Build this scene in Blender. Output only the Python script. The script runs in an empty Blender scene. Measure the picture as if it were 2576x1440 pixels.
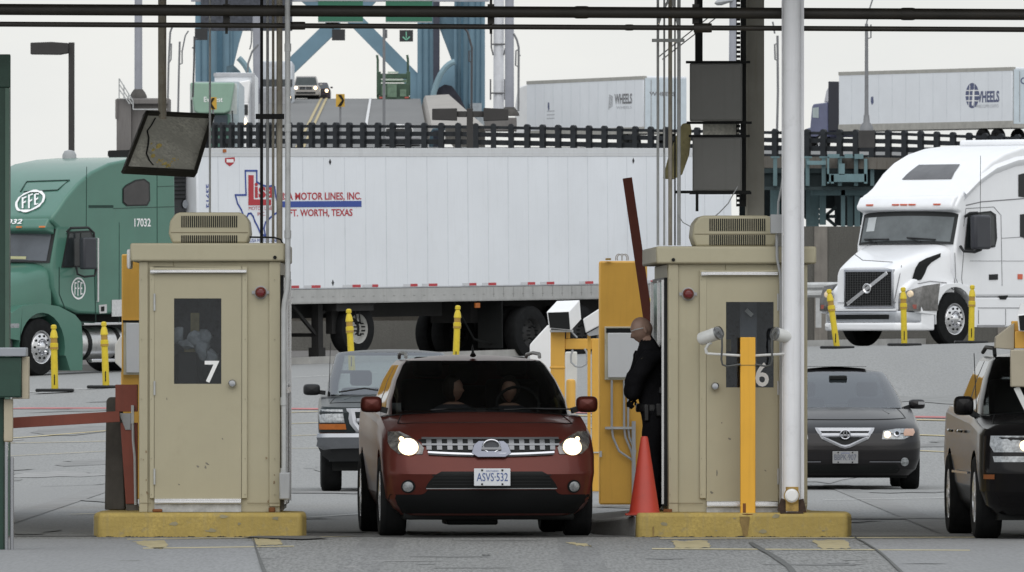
import bpy, bmesh, math, random
from mathutils import Vector, Matrix
R = math.radians
random.seed(7)
sc = bpy.context.scene
col = sc.collection
# ---------------------------------------------------------------- camera
# the photograph is a long telephoto view: level eye 1.6 m above the toll lanes, booths 100 m away
F_PX, CX, CY, EYE = 28500.0, 1288.0, 895.0, 1.6      # measured in a 2576 x 1440 reading of the photo
cam_d = bpy.data.cameras.new('camera'); cam = bpy.data.objects.new('camera', cam_d); col.objects.link(cam)
cam_d.sensor_width = 36; cam_d.lens = 36 * F_PX / 2576
cam.location = (0, 0, EYE); cam.rotation_euler = (R(90) + math.atan((CY - 720) / F_PX), 0, 0)
cam_d.clip_start = 1; cam_d.clip_end = 6000
cam_d.dof.use_dof = True; cam_d.dof.focus_distance = 104; cam_d.dof.aperture_fstop = 36
sc.camera = cam
# ---------------------------------------------------------------- sky: overcast cloud over a Nishita sky
w = bpy.data.worlds.new('World'); sc.world = w; w.use_nodes = True
nt = w.node_tree; nt.nodes.clear()
def N(t, **k):
    n = nt.nodes.new(t)
    for a, b in k.items(): setattr(n, a, b)
    return n
SUN_EL, SUN_AZ = R(52), R(178)
out = N('ShaderNodeOutputWorld'); bg = N('ShaderNodeBackground'); bg.inputs[1].default_value = 0.1
sky = N('ShaderNodeTexSky', sky_type='NISHITA', sun_disc=False); sky.sun_elevation = SUN_EL; sky.sun_rotation = SUN_AZ
sky.dust_density = 4; sky.air_density = 1.2
tc = N('ShaderNodeTexCoord'); mp = N('ShaderNodeMapping'); mp.inputs['Scale'].default_value = (9, 9, 26)
no = N('ShaderNodeTexNoise'); no.inputs['Scale'].default_value = 2.2; no.inputs['Detail'].default_value = 6
rp = N('ShaderNodeValToRGB'); rp.color_ramp.elements[0].position = .3; rp.color_ramp.elements[1].position = .7
rp.color_ramp.elements[0].color = (8.3, 8.45, 8.35, 1); rp.color_ramp.elements[1].color = (9.4, 9.4, 9.05, 1)
mx = N('ShaderNodeMix', data_type='RGBA'); mx.inputs[0].default_value = .94
L = nt.links.new
L(tc.outputs['Generated'], mp.inputs['Vector']); L(mp.outputs[0], no.inputs['Vector']); L(no.outputs['Fac'], rp.inputs[0])
sx = N('ShaderNodeSeparateXYZ'); mr = N('ShaderNodeMapRange'); mr.inputs[1].default_value = .06; mr.inputs[2].default_value = .75
m2 = N('ShaderNodeMix', data_type='RGBA'); m2.inputs[7].default_value = (9.2, 9.9, 10.8, 1)
L(tc.outputs['Generated'], sx.inputs[0]); L(sx.outputs[2], mr.inputs[0]); L(mr.outputs[0], m2.inputs[0]); L(rp.outputs[0], m2.inputs[6])
L(sky.outputs[0], mx.inputs[6]); L(m2.outputs[2], mx.inputs[7]); L(mx.outputs[2], bg.inputs[0]); L(bg.outputs[0], out.inputs[0])
sl = bpy.data.lights.new('sun', 'SUN'); so = bpy.data.objects.new('sun', sl); col.objects.link(so)
sl.energy = 1.3; sl.angle = R(75); sl.color = (1, .96, .9)
sd = Vector((math.sin(SUN_AZ) * math.cos(SUN_EL), math.cos(SUN_AZ) * math.cos(SUN_EL), math.sin(SUN_EL)))
so.rotation_euler = sd.to_track_quat('Z', 'Y').to_euler()
sc.view_settings.view_transform = 'Standard'; sc.view_settings.look = 'None'
sc.view_settings.exposure = 0; sc.view_settings.gamma = 1
# ---------------------------------------------------------------- materials
def S(r, g, b, k=1.0):
    f = lambda c: (c / 255 / 12.92 if c < 10.3 else ((c / 255 + .055) / 1.055) ** 2.4) / k
    return (min(f(r), .9), min(f(g), .9), min(f(b), .9))
MAT = {}
def M(name, c, rough=.5, metal=0, var=.1, scale=3, bump=0, coat=0, streak=0, grain=0, emit=0, dirt=0, dirtcol=(.05, .045, .04), stretch=(1, 1, 1), bscale=26, spec=.5):
    if name in MAT: return MAT[name]
    m = bpy.data.materials.new(name); m.use_nodes = True; t = m.node_tree; b = t.nodes['Principled BSDF']
    b.inputs['Roughness'].default_value = rough; b.inputs['Metallic'].default_value = metal
    b.inputs['Specular IOR Level'].default_value = spec
    if coat: b.inputs['Coat Weight'].default_value = coat; b.inputs['Coat Roughness'].default_value = .06
    c4 = (*c, 1); b.inputs['Base Color'].default_value = c4
    if emit: b.inputs['Emission Color'].default_value = c4; b.inputs['Emission Strength'].default_value = emit
    tcn = t.nodes.new('ShaderNodeTexCoord'); mpn = t.nodes.new('ShaderNodeMapping')
    mpn.inputs['Scale'].default_value = stretch; t.links.new(tcn.outputs['Object'], mpn.inputs[0]); vec = mpn.outputs[0]
    cur = None
    def noise(sc_, det=5, v=vec, rgh=.6):
        n = t.nodes.new('ShaderNodeTexNoise'); n.inputs['Scale'].default_value = sc_; n.inputs['Detail'].default_value = det
        n.inputs['Roughness'].default_value = rgh; t.links.new(v, n.inputs['Vector']); return n.outputs['Fac']
    def mixc(a, bcol, fac, mode='MIX'):
        x = t.nodes.new('ShaderNodeMix'); x.data_type = 'RGBA'; x.blend_type = mode
        if isinstance(fac, float): x.inputs[0].default_value = fac
        else: t.links.new(fac, x.inputs[0])
        for i, q in ((6, a), (7, bcol)):
            if isinstance(q, tuple): x.inputs[i].default_value = q
            else: t.links.new(q, x.inputs[i])
        return x.outputs[2]
    def ramp(f, lo, hi):
        r = t.nodes.new('ShaderNodeMapRange'); r.inputs[1].default_value = lo; r.inputs[2].default_value = hi
        t.links.new(f, r.inputs[0]); return r.outputs[0]
    if var:
        lo = tuple(x * (1 - var) for x in c) + (1,); hi = tuple(min(1, x * (1 + var)) for x in c) + (1,)
        cur = mixc(lo, hi, ramp(noise(scale), .3, .7))
    if grain:
        cur = mixc(cur or c4, (*[x * (1 - grain) for x in c], 1), ramp(noise(38, 3), .40, .64))
    if streak:
        ms = t.nodes.new('ShaderNodeMapping'); ms.inputs['Scale'].default_value = (9, 9, .5); t.links.new(tcn.outputs['Object'], ms.inputs[0])
        fs = ramp(noise(2.2, 6, ms.outputs[0]), .52, .75); mu = t.nodes.new('ShaderNodeMath'); mu.operation = 'MULTIPLY'; mu.inputs[1].default_value = streak
        t.links.new(fs, mu.inputs[0]); cur = mixc(cur or c4, (*dirtcol, 1), mu.outputs[0])
    if dirt:
        fd = ramp(noise(scale * 2.3, 8, rgh=.72), .56, .7); mu = t.nodes.new('ShaderNodeMath'); mu.operation = 'MULTIPLY'; mu.inputs[1].default_value = dirt
        t.links.new(fd, mu.inputs[0]); cur = mixc(cur or c4, (*dirtcol, 1), mu.outputs[0])
    if cur is not None: t.links.new(cur, b.inputs['Base Color'])
    if bump:
        bn = t.nodes.new('ShaderNodeBump'); bn.inputs['Strength'].default_value = bump; bn.inputs['Distance'].default_value = .02
        t.links.new(noise(bscale, 4), bn.inputs['Height']); t.links.new(bn.outputs[0], b.inputs['Normal'])
    MAT[name] = m; return m
def GLASS(name, tint, refl=1.5, rough=.02):
    if name in MAT: return MAT[name]
    m = bpy.data.materials.new(name); m.use_nodes = True; t = m.node_tree; t.nodes.clear()
    o = t.nodes.new('ShaderNodeOutputMaterial'); mxs = t.nodes.new('ShaderNodeMixShader'); tr = t.nodes.new('ShaderNodeBsdfTransparent')
    gl = t.nodes.new('ShaderNodeBsdfGlossy'); fr = t.nodes.new('ShaderNodeFresnel'); fr.inputs[0].default_value = refl
    tr.inputs[0].default_value = (*tint, 1); gl.inputs['Roughness'].default_value = rough; gl.inputs[0].default_value = (.95, .97, 1, 1)
    t.links.new(fr.outputs[0], mxs.inputs[0]); t.links.new(tr.outputs[0], mxs.inputs[1]); t.links.new(gl.outputs[0], mxs.inputs[2]); t.links.new(mxs.outputs[0], o.inputs[0])
    MAT[name] = m; return m
TAN = M('tan_paint', (.395, .36, .252), .55, var=.06, scale=1.2, streak=.05, dirtcol=(.2, .16, .1), dirt=.12)
TAN2 = M('tan_paint_light', (.42, .385, .27), .5, var=.05, scale=1.5, streak=.05, dirtcol=(.22, .18, .11), dirt=.1)
YEL = M('yellow_cabinet_paint', (.66, .365, .06), .42, var=.06, scale=2, streak=.14, dirtcol=(.3, .15, .03))
KERBY = M('worn_yellow_kerb_paint', (.40, .295, .085), .8, var=.2, scale=3.5, dirt=.6, dirtcol=(.24, .21, .14), bump=.3, streak=.3, grain=.12)
CONC = M('grey_concrete', (.33, .325, .31), .9, var=.12, scale=1.5, grain=.15, dirt=.3, bump=.3)
DCONC = M('dark_brown_concrete', (.105, .102, .092), .9, var=.18, scale=.8, grain=.25, streak=.3, bump=.2)
STEEL = M('galvanised_steel', (.44, .45, .45), .5, .15, var=.15, scale=6)
GREYP = M('grey_paint', (.34, .35, .36), .5, var=.08, scale=4, streak=.1)
RUSTC = M('rust_stained_steel', (.36, .33, .27), .75, var=.25, scale=5, dirt=.55, dirtcol=(.16, .07, .02), streak=.3)
BLK = M('black_paint', (.009, .010, .010), .55, var=.2, spec=.2)
BLKRAIL = M('blackened_steel', (.019, .022, .026), .65, var=.3, scale=2, spec=.3)
RUB = M('tyre_rubber', (.011, .0115, .012), .85, var=.3, scale=8, bump=.1, spec=.15)
PLASTIC = M('black_plastic', (.016, .017, .018), .5, var=.15, scale=5, spec=.25)
CHROME = M('chrome', (.46, .47, .50), .14, 1, var=.03)
ALU = M('polished_aluminium', (.7, .7, .71), .25, .9, var=.06, scale=9)
WHT = M('white_paint', (.80, .80, .80), .4, var=.04, scale=2, streak=.08, dirtcol=(.5, .48, .44))
WHTR = M('white_trailer_skin', (.74, .765, .80), .42, var=.035, scale=.7, streak=.14, dirtcol=(.5, .5, .49), dirt=.10, bump=.35, bscale=1.1)
WHTG = M('white_gloss_paint', (.82, .83, .85), .3, var=.02, coat=.5, streak=.04, dirtcol=(.5, .48, .44))
TGRN = M('green_truck_paint', (.062, .172, .128), .35, var=.08, scale=1.2, coat=.4, streak=.1, dirtcol=(.1, .13, .11))
DGRN = M('dark_green_paint', (.014, .05, .034), .5, var=.15, scale=4)
RED = M('oxide_red_paint', (.23, .055, .033), .55, var=.12, scale=4, streak=.2, dirtcol=(.1, .03, .02))
BLUE = M('bridge_blue_paint', (.145, .245, .315), .6, var=.12, scale=.35, streak=.2, dirtcol=(.09, .14, .17))
TEAL = M('bridge_teal_paint', (.10, .165, .18), .7, var=.2, scale=.9, streak=.5, dirtcol=(.05, .075, .075), dirt=.4)
DTEAL = M('grimy_teal_paint', (.035, .055, .060), .75, var=.25, scale=.9, streak=.5, dirtcol=(.03, .03, .03))
ORANGE = M('cone_orange', (.40, .038, .02), .5, var=.06, scale=5, dirt=.15)
DELY = M('delineator_yellow', (.62, .47, .02), .5, var=.08, scale=6, dirt=.3, dirtcol=(.2, .14, .02))
DELB = M('delineator_brown_band', (.36, .22, .04), .6)
REDL = M('red_lens', (.12, .006, .008), .15, coat=.5, var=0)
AMB = M('amber_lens', (.36, .10, .012), .3, var=.15, scale=20)
LENS = M('clear_lens', (.30, .315, .325), .12, .2, var=.45, scale=30)
DKGL = M('dark_window', (.016, .018, .02), .08, var=.3, scale=5)
TEXR = M('sign_red', (.42, .03, .04), .5, var=.05); TEXB = M('sign_blue', (.035, .07, .30), .5, var=.05)
TEXW = M('sign_white', (.82, .82, .82), .5, var=.02); TEXK = M('sign_black', (.05, .05, .07), .6, var=.1)
SKIN = M('skin', (.30, .195, .15), .5, var=.1, scale=12); UNI = M('black_uniform_cloth', (.008, .008, .0095), .9, var=.3, scale=7, bump=.4, spec=.1)
# ---------------------------------------------------------------- mesh helpers
class MB:
    def __init__(s): s.v = []; s.f = []
    def add(s, vs, fs):
        o = len(s.v); s.v += [Vector(p) for p in vs]; s.f += [tuple(i + o for i in f) for f in fs]; return s
    def box(s, x0, y0, z0, x1, y1, z1, m=None):
        if x0 > x1: x0, x1 = x1, x0
        if y0 > y1: y0, y1 = y1, y0
        if z0 > z1: z0, z1 = z1, z0
        vs = [Vector((x, y, z)) for z in (z0, z1) for y in (y0, y1) for x in (x0, x1)]
        if m: vs = [m @ p for p in vs]
        return s.add(vs, [(0, 2, 3, 1), (4, 5, 7, 6), (0, 1, 5, 4), (2, 6, 7, 3), (0, 4, 6, 2), (1, 3, 7, 5)])
    def bar(s, p0, p1, wd, dp, up=(0, 0, 1)):            # rectangular bar between two points
        p0 = Vector(p0); p1 = Vector(p1); d = (p1 - p0); ln = d.length; d.normalize(); up = Vector(up)
        if abs(d.dot(up)) > .98: up = Vector((0, 1, 0))
        a = d.cross(up).normalized(); b = a.cross(d).normalized()
        vs = [p0 + a * sx * wd / 2 + b * sz * dp / 2 + d * q for q in (0, ln) for sx, sz in ((-1, -1), (1, -1), (1, 1), (-1, 1))]
        return s.add(vs, [(3, 2, 1, 0), (4, 5, 6, 7)] + [(i, (i + 1) % 4, 4 + (i + 1) % 4, 4 + i) for i in range(4)])
    def cyl(s, p0, p1, r0, r1=None, n=14, cap=True):
        return s.tube([p0, p1], [r0, r0 if r1 is None else r1], n, cap)
    def tube(s, pts, r, n=10, cap=True):
        pts = [Vector(p) for p in pts]; k = len(pts); rs = r if isinstance(r, (list, tuple)) else [r] * k
        vs = []; pa = None
        for i, p in enumerate(pts):
            d = (pts[min(i + 1, k - 1)] - pts[max(i - 1, 0)]).normalized()
            if pa is None:
                u = Vector((0, 0, 1)) if abs(d.z) < .9 else Vector((1, 0, 0)); a = d.cross(u).normalized()
            else: a = (pa - d * pa.dot(d)).normalized()
            pa = a; b = d.cross(a)
            vs += [p + (a * math.cos(t) + b * math.sin(t)) * rs[i] for t in [2 * math.pi * q / n for q in range(n)]]
        fs = [(i * n + q, i * n + (q + 1) % n, (i + 1) * n + (q + 1) % n, (i + 1) * n + q) for i in range(k - 1) for q in range(n)]
        if cap: fs += [tuple(range(n - 1, -1, -1)), tuple((k - 1) * n + q for q in range(n))]
        return s.add(vs, fs)
    def prism(s, poly, fn, d0, d1):                     # poly of (u,v), fn(u,v,d)->point
        n = len(poly); vs = [fn(u, v, d0) for u, v in poly] + [fn(u, v, d1) for u, v in poly]
        return s.add(vs, [tuple(range(n)), tuple(range(2 * n - 1, n - 1, -1))] + [(i, n + i, n + (i + 1) % n, (i + 1) % n) for i in range(n)])
    def grid(s, rows, close=False):
        m = len(rows[0]); vs = [p for r in rows for p in r]; fs = []
        for i in range(len(rows) - 1):
            for j in range(m if close else m - 1):
                fs.append((i * m + j, i * m + (j + 1) % m, (i + 1) * m + (j + 1) % m, (i + 1) * m + j))
        return s.add(vs, fs)
    def lathe(s, prof, o, ax='Z', n=24):                # prof of (radius, height)
        o = Vector(o); rows = []
        for r, h in prof:
            row = []
            for q in range(n):
                t = 2 * math.pi * q / n; a, b = r * math.cos(t), r * math.sin(t)
                row.append(o + (Vector((a, b, h)) if ax == 'Z' else Vector((h, a, b)) if ax == 'X' else Vector((a, h, b))))
            rows.append(row)
        return s.grid(rows, True)
    def build(s, name, mat, parent=None, smooth=False, bevel=0, ang=35, seg=2, merge=True, mats=None):
        me = bpy.data.meshes.new(name); me.from_pydata([tuple(p) for p in s.v], [], s.f)
        bm = bmesh.new(); bm.from_mesh(me)
        if merge: bmesh.ops.remove_doubles(bm, verts=bm.verts, dist=1e-5)
        bmesh.ops.recalc_face_normals(bm, faces=bm.faces)
        for f in bm.faces: f.smooth = smooth
        bm.to_mesh(me); bm.free()
        if smooth: me.set_sharp_from_angle(angle=R(ang))
        me.materials.append(mat); o = bpy.data.objects.new(name, me); col.objects.link(o)
        if parent: o.parent = parent
        if bevel:
            b = o.modifiers.new('bevel', 'BEVEL'); b.width = bevel; b.segments = seg; b.limit_method = 'ANGLE'; b.angle_limit = R(30)
            b.harden_normals = False
            for p in me.polygons: p.use_smooth = True
            me.set_sharp_from_angle(angle=R(60)) if seg > 1 else None
        return o
def thing(name, label, cat, loc=(0, 0, 0), rz=0, group=None, mat=None):
    o = bpy.data.objects.new(name, None); col.objects.link(o); o.empty_display_size = .2
    if mat is not None: o.matrix_world = mat
    else: o.location = loc; o.rotation_euler = (0, 0, rz)
    o['label'] = label; o['category'] = cat
    if group: o['group'] = group
    return o
def tag(o, label, cat, group=None):
    o['label'] = label; o['category'] = cat
    if group: o['group'] = group
    return o
def struct(o): o['kind'] = 'structure'; return o
def copy_tree(o, parent=None):
    c = o.copy(); col.objects.link(c)
    if parent: c.parent = parent
    for ch in list(o.children): copy_tree(ch, c)
    return c
def lettering(body, mat, parent, org, right, up, width, height, bold=.0, name='lettering', depth=.004, shear=0):
    cu = bpy.data.curves.new(name, 'FONT'); cu.body = body; cu.size = 1; cu.offset = bold; cu.shear = shear; cu.resolution_u = 3
    t = bpy.data.objects.new(name, cu); col.objects.link(t)
    dg = bpy.context.evaluated_depsgraph_get(); me = bpy.data.meshes.new_from_object(t.evaluated_get(dg))
    bpy.data.objects.remove(t)
    xs = [v.co.x for v in me.vertices]; ys = [v.co.y for v in me.vertices]; x0, x1, y0, y1 = min(xs), max(xs), min(ys), max(ys)
    right = Vector(right).normalized(); up = Vector(up).normalized(); nrm = right.cross(up); org = Vector(org)
    for v in me.vertices:
        v.co = org + right * ((v.co.x - x0) / (x1 - x0) * width) + up * ((v.co.y - y0) / (y1 - y0) * height) + nrm * depth
    me.name = name; me.materials.append(mat); o = bpy.data.objects.new(name, me); col.objects.link(o)
    if parent: o.parent = parent
    return o
# ---------------------------------------------------------------- reading places off the photograph
def W(px, py, D): return Vector(((px - CX) * D / F_PX, D, EYE + (CY - py) * D / F_PX))
class Fr:                                               # local metres around a base point at depth D
    def __init__(s, px, py, D): s.px, s.py, s.D, s.k = px, py, D, D / F_PX; s.loc = W(px, py, D)
    def x(s, px): return (px - s.px) * s.k
    def z(s, py): return (s.py - py) * s.k
def gz(X, D):                                           # lie of the land: level toll lanes, then a rising, cross-sloped plaza
    Dc = min(D, 245); Xc = max(-25, min(25, X)); t = max(0, min(1, (D - 140) / 39))
    p = EYE - .101 + .03855 * Xc + .00499 * (Dc - 200) - .000571 * Xc * (Dc - 200)
    return t * p
def gp(px, py, d0=60, d1=260):                          # where the line of sight meets the ground
    D = d0; pv = None
    while D < d1:
        h = W(px, py, D); v = h.z - gz(h.x, D)
        if v <= 0: break
        D += .1
    h = W(px, py, D); return Vector((h.x, D, gz(h.x, D)))
def frame(Fw, o):
    Fw = Vector(Fw).normalized(); U = Vector((0, 0, 1)); U = (U - Fw * U.dot(Fw)).normalized(); Lf = U.cross(Fw)
    m = Matrix.Identity(4)
    for i in range(3): m[i][0], m[i][1], m[i][2], m[i][3] = Fw[i], Lf[i], U[i], o[i]
    return m
def hit(m, px, py, val=0.0, ax=1):                      # sight line against a plane of a local frame
    inv = m.inverted(); c = inv @ Vector((0, 0, EYE)); d = inv.to_3x3() @ (W(px, py, 1) - Vector((0, 0, EYE)))
    return c + d * ((val - c[ax]) / d[ax])
# ================================================================ GROUND, ROADS, MARKINGS
PLAZA = M('plaza_concrete', (.255, .257, .252), .88, var=.13, scale=.35, grain=.16, dirt=.22, dirtcol=(.2, .2, .195), bump=.15, stretch=(1, .06, 1))
ASPH = M('weathered_asphalt', (.218, .219, .212), .9, var=.16, scale=.5, grain=.38, dirt=.35, dirtcol=(.15, .15, .145), bump=.5, stretch=(1, .05, 1))
TROAD = M('dark_brown_asphalt', (.10, .092, .085), .9, var=.2, scale=.5, grain=.15, bump=.2)
def sheet(name, mat, xs, ds, dz, fn=gz):
    m = MB(); m.grid([[Vector((x, d, fn(x, d) + dz)) for x in xs] for d in ds]); o = m.build(name, mat, smooth=True); return struct(o)
xs = [-400, -120, -60] + [-40 + i * 2 for i in range(41)] + [60, 120, 400]
ds = [10, 40, 60, 80, 100, 120, 140] + [145 + i * 5 for i in range(21)] + [300, 500, 900, 1600, 3000]
sheet('ground', PLAZA, xs, ds, 0, lambda x, d: gz(x, d) if d < 250 else gz(x, 245) - min(4, (d - 245) * .02))
sheet('approach_road', ASPH, [-40 + i * 5 for i in range(17)], [55, 70, 85, 99.75], .004)
# kerb of the truck lane and the dark lane behind it
KP = [gp(-700, 962), gp(-200, 947), gp(240, 934), gp(780, 916), gp(1400, 893), gp(2100, 871), gp(2700, 852), gp(3200, 835)]
def rib(name, mat, pts, wdt, dz, h=None):
    m = MB(); a = []; b = []
    for i, p in enumerate(pts):
        d = (pts[min(i + 1, len(pts) - 1)] - pts[max(i - 1, 0)]); n = Vector((-d.y, d.x, 0)).normalized()
        a.append(Vector((p.x, p.y, gz(p.x, p.y) + dz))); q = p + n * wdt; b.append(Vector((q.x, q.y, gz(q.x, q.y) + dz)))
    if h:
        lo = [Vector((p.x, p.y, p.z - h)) for p in a]; hi = [Vector((p.x, p.y, p.z - h)) for p in b]; m.grid([lo, a, b, hi])
    else: m.grid([a, b])
    return struct(m.build(name, mat))
def dens(pts, k=8):
    o = []
    for i in range(len(pts) - 1):
        for j in range(k): o.append(pts[i].lerp(pts[i + 1], j / k))
    return o + [pts[-1]]
KPD = dens(KP)
rib('kerb', M('pale_kerb_concrete', (.36, .355, .34), .9, var=.15), KPD, .3, .13, .3)
m = MB(); m.grid([[Vector((p.x, p.y + .3 + t * (247 - p.y), gz(p.x, p.y + .3 + t * (247 - p.y)) + .05)) for p in KPD] for t in [0, .15, .3, .5, .75, 1]])
struct(m.build('truck_lane_road', TROAD, smooth=True))
YLINE = M('faded_yellow_line', (.50, .42, .22), .85, var=.2, scale=3, dirt=.6, dirtcol=(.34, .34, .33))
RLINE = M('faded_red_line', (.42, .15, .15), .85, var=.2, scale=3, dirt=.6, dirtcol=(.36, .3, .3))
WLINE = M('white_edge_line', (.62, .62, .6), .8, var=.15, dirt=.4, dirtcol=(.36, .36, .35))
YPATCH = M('worn_yellow_paint', (.36, .305, .17), .9, var=.3, scale=5, dirt=1, dirtcol=(.225, .225, .215))
def line(name, mat, pp, wd, dz=.012):
    pts = dens([gp(*p) for p in pp], 6); return rib(name, mat, pts, wd, dz)
line('red_line_marking', RLINE, [(10, 1031), (800, 1033), (1500, 1043), (2450, 1056), (2700, 1058)], .35)
for i, (pp, wd) in enumerate([([(20, 1074), (300, 1055), (800, 1038), (1500, 1050), (2440, 1062), (2700, 1064)], .16), ([(20, 1106), (300, 1084), (800, 1066), (1500, 1080), (2440, 1101), (2700, 1105)], .14),
                              ([(20, 1118), (300, 1112), (820, 1096), (1500, 1110), (2440, 1143), (2700, 1150)], .10), ([(20, 1150), (300, 1136), (820, 1130)], .06), ([(190, 1297), (290, 1294)], .1)]):
    line('yellow_line_marking', YLINE, pp, wd)
line('white_line_marking', WLINE, [(-300, 1012), (140, 984), (560, 960), (860, 945), (1150, 928)], .22)
line('white_line_marking', WLINE, [(2080, 1260), (2360, 1255), (2500, 1250)], .06); line('white_line_marking', WLINE, [(730, 1308), (960, 1292), (1380, 1300)], .05)
# paint remains, tar seams and cracks on the approach asphalt (4 mm above it)
def flat(name, mat, poly, dz=.008):
    if mat is YPATCH:
        rq = random.Random(int(poly[0][0])); poly = [(a[0] + (b[0] - a[0]) * t_ / 9 + rq.uniform(-4, 4), a[1] + (b[1] - a[1]) * t_ / 9 + rq.uniform(-1.6, 1.6)) for a, b in zip(poly, poly[1:] + poly[:1]) for t_ in range(9)]
    m = MB(); ps = [gp(*p) for p in poly]; m.add([(p.x, p.y, dz) for p in ps], [tuple(range(len(ps)))]); return struct(m.build(name, mat))
for pl in ([(335, 1364), (415, 1362), (425, 1374), (405, 1384), (360, 1376)], [(635, 1357), (700, 1359), (712, 1372), (650, 1376)], [(1690, 1364), (1780, 1362), (1788, 1380), (1700, 1382)],
           [(2042, 1362), (2128, 1360), (2142, 1382), (2068, 1384)], [(1420, 1366), (1475, 1370), (1490, 1378), (1450, 1375)]):
    flat('yellow_paint_marking', YPATCH, pl)
THIN = M('thin_pale_line', (.42, .37, .23), .9, var=.2)
for pl in ([(320, 1358), (960, 1350), (960, 1351.5), (320, 1360)], [(360, 1381), (740, 1376), (740, 1378), (360, 1383.5)], [(1660, 1356), (2500, 1353), (2500, 1355), (1660, 1358.5)],
           [(1640, 1382), (2440, 1386), (2440, 1388), (1640, 1384.5)]): flat('pale_line_marking', THIN, pl)
SECM = M('smooth_asphalt_section', (.228, .231, .232), .9, var=.10, scale=.6, grain=.16, dirt=.2, dirtcol=(.17, .17, .17), stretch=(1, .05, 1))
flat('asphalt_section', SECM, [(2160, 1360), (2700, 1356), (2760, 1480), (2300, 1480), (2275, 1450), (2235, 1412), (2210, 1390)], .0065)
flat('asphalt_section', SECM, [(-200, 1358), (600, 1359), (640, 1366), (650, 1400), (655, 1415), (668, 1450), (675, 1480), (-200, 1480)], .0065)
TAR = M('tar_seam', (.085, .087, .083), .8, var=.3)
def crack(pts, wds):
    a = [(x - q, y) for (x, y), q in zip(pts, wds)]; b = [(x + q, y) for (x, y), q in zip(pts, wds)]
    flat('tar_seam_marking', TAR, a + b[::-1], .012)
crack([(638, 1358), (642, 1378), (650, 1400), (655, 1415), (668, 1450)], [1.5, 2, 3, 4, 6]); crack([(1888, 1368), (1905, 1380), (1935, 1396), (1960, 1412), (1985, 1430), (2000, 1450)], [6, 9, 8, 10, 8, 9])
crack([(2145, 1352), (2175, 1368), (2210, 1390), (2235, 1412), (2275, 1450)], [2, 3, 4, 4, 5]); crack([(1215, 1400), (1222, 1398), (1230, 1400)], [3, 9, 3])
flat('asphalt_patch', M('dark_patch', (.11, .11, .105), .9), [(610, 1356), (680, 1350), (760, 1350), (830, 1358), (760, 1361), (690, 1359)], .016)
LIP = M('dark_joint', (.09, .09, .088), .95, var=.3, dirt=.5, dirtcol=(.2, .2, .2))
m = MB(); m.box(-40, 99.72, 0, 40, 99.9, .014); struct(m.build('pavement_joint', LIP))
for px0, py0, px1, py1 in ((300, 1215, 100, 1225), (150, 1197, 330, 1198), (760, 1180, 800, 1181), (2340, 1126, 2420, 1122), (150, 1290, 300, 1288), (740, 1295, 1000, 1302)):
    line('slab_crack_marking', M('slab_crack', (.17, .17, .165), .9, var=.3), [(px0, py0), (px1, py1)], .05, .008)
rs = random.Random(11)
STN = [M('oil_stain', (.20, .20, .196), .9, var=.2), M('worn_patch', (.268, .267, .262), .9, var=.15), M('damp_stain', (.215, .217, .212), .9, var=.15), M('faint_tyre_track', (.225, .225, .22), .9, var=.2)]
for i in range(46):
    px, py = rs.uniform(-100, 2700), rs.uniform(1000, 1345); c = gp(px, py); ry_ = rs.uniform(.4, 2.2); rx_ = rs.uniform(.15, 1.1); m = MB()
    if abs(px - 1210) < 330 and py > 1250: continue
    ps = [(c.x + math.cos(a) * rx_ * rs.uniform(.5, 1.2), c.y + math.sin(a) * ry_ * rs.uniform(.5, 1.2)) for a in [q * math.pi / 7 for q in range(14)]]
    m.add([(a, b, gz(a, b) + .0065 + i * .00007) for a, b in ps], [tuple(range(14))]); struct(m.build('stain_marking', rs.choice(STN[:3])))
for i in range(16):
    px, py = rs.uniform(0, 2576), rs.uniform(1362, 1436); c = gp(px, py); ry_ = rs.uniform(.1, .5); rx_ = rs.uniform(.06, .5); m = MB()
    ps = [(c.x + math.cos(a) * rx_ * rs.uniform(.4, 1.2), c.y + math.sin(a) * ry_ * rs.uniform(.4, 1.2)) for a in [q * math.pi / 7 for q in range(14)]]
    m.add([(a, b, .0062 + i * .00005) for a, b in ps], [tuple(range(14))]); struct(m.build('stain_marking', M('asphalt_stain', (.165, .166, .162), .9, var=.25, grain=.3) if i % 3 else M('asphalt_pale_patch', (.245, .243, .235), .9, var=.2, grain=.3)))
for x0 in (-1.15, .55, 4.0, 5.6, -4.9, -6.5):
    m = MB(); m.grid([[Vector((x0 + q, d, gz(x0, d) + .0055)) for q in (-.16, .16)] for d in (62, 75, 88, 99.7)]); struct(m.build('tyre_track_marking', M('asphalt_tyre_track', (.185, .186, .182), .9, var=.2, grain=.34, stretch=(1, .05, 1))))
    m = MB(); m.grid([[Vector((x0 + q, d, gz(x0, d) + .0055)) for q in (-.16, .16)] for d in (100, 110, 125, 139.9)]); struct(m.build('tyre_track_marking', STN[3]))
# ================================================================ WALLS BEHIND THE TRUCK LANE
def wall(name, label, cat, pts, tops, th, mat, cap=None):
    t = thing(name, label, cat, (pts[0].x, pts[0].y, pts[0].z)); o = pts[0]; m = MB()
    for i in range(len(pts) - 1):
        a, b = pts[i] - o, pts[i + 1] - o
        m.add([(a.x, a.y, -1 + a.z), (b.x, b.y, -1 + b.z), (b.x, b.y, tops[i + 1] - o.z), (a.x, a.y, tops[i] - o.z),
               (a.x, a.y + th, -1 + a.z), (b.x, b.y + th, -1 + b.z), (b.x, b.y + th, tops[i + 1] - o.z), (a.x, a.y + th, tops[i] - o.z)],
              [(0, 1, 2, 3), (7, 6, 5, 4), (3, 2, 6, 7), (0, 3, 7, 4), (1, 5, 6, 2)])
    m.build('wall_face', mat, t, merge=False); return t
def zt(py, D): return EYE + (CY - py) * D / F_PX
a, b = W(-500, 880, 246), W(1925, 850, 246)
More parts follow.
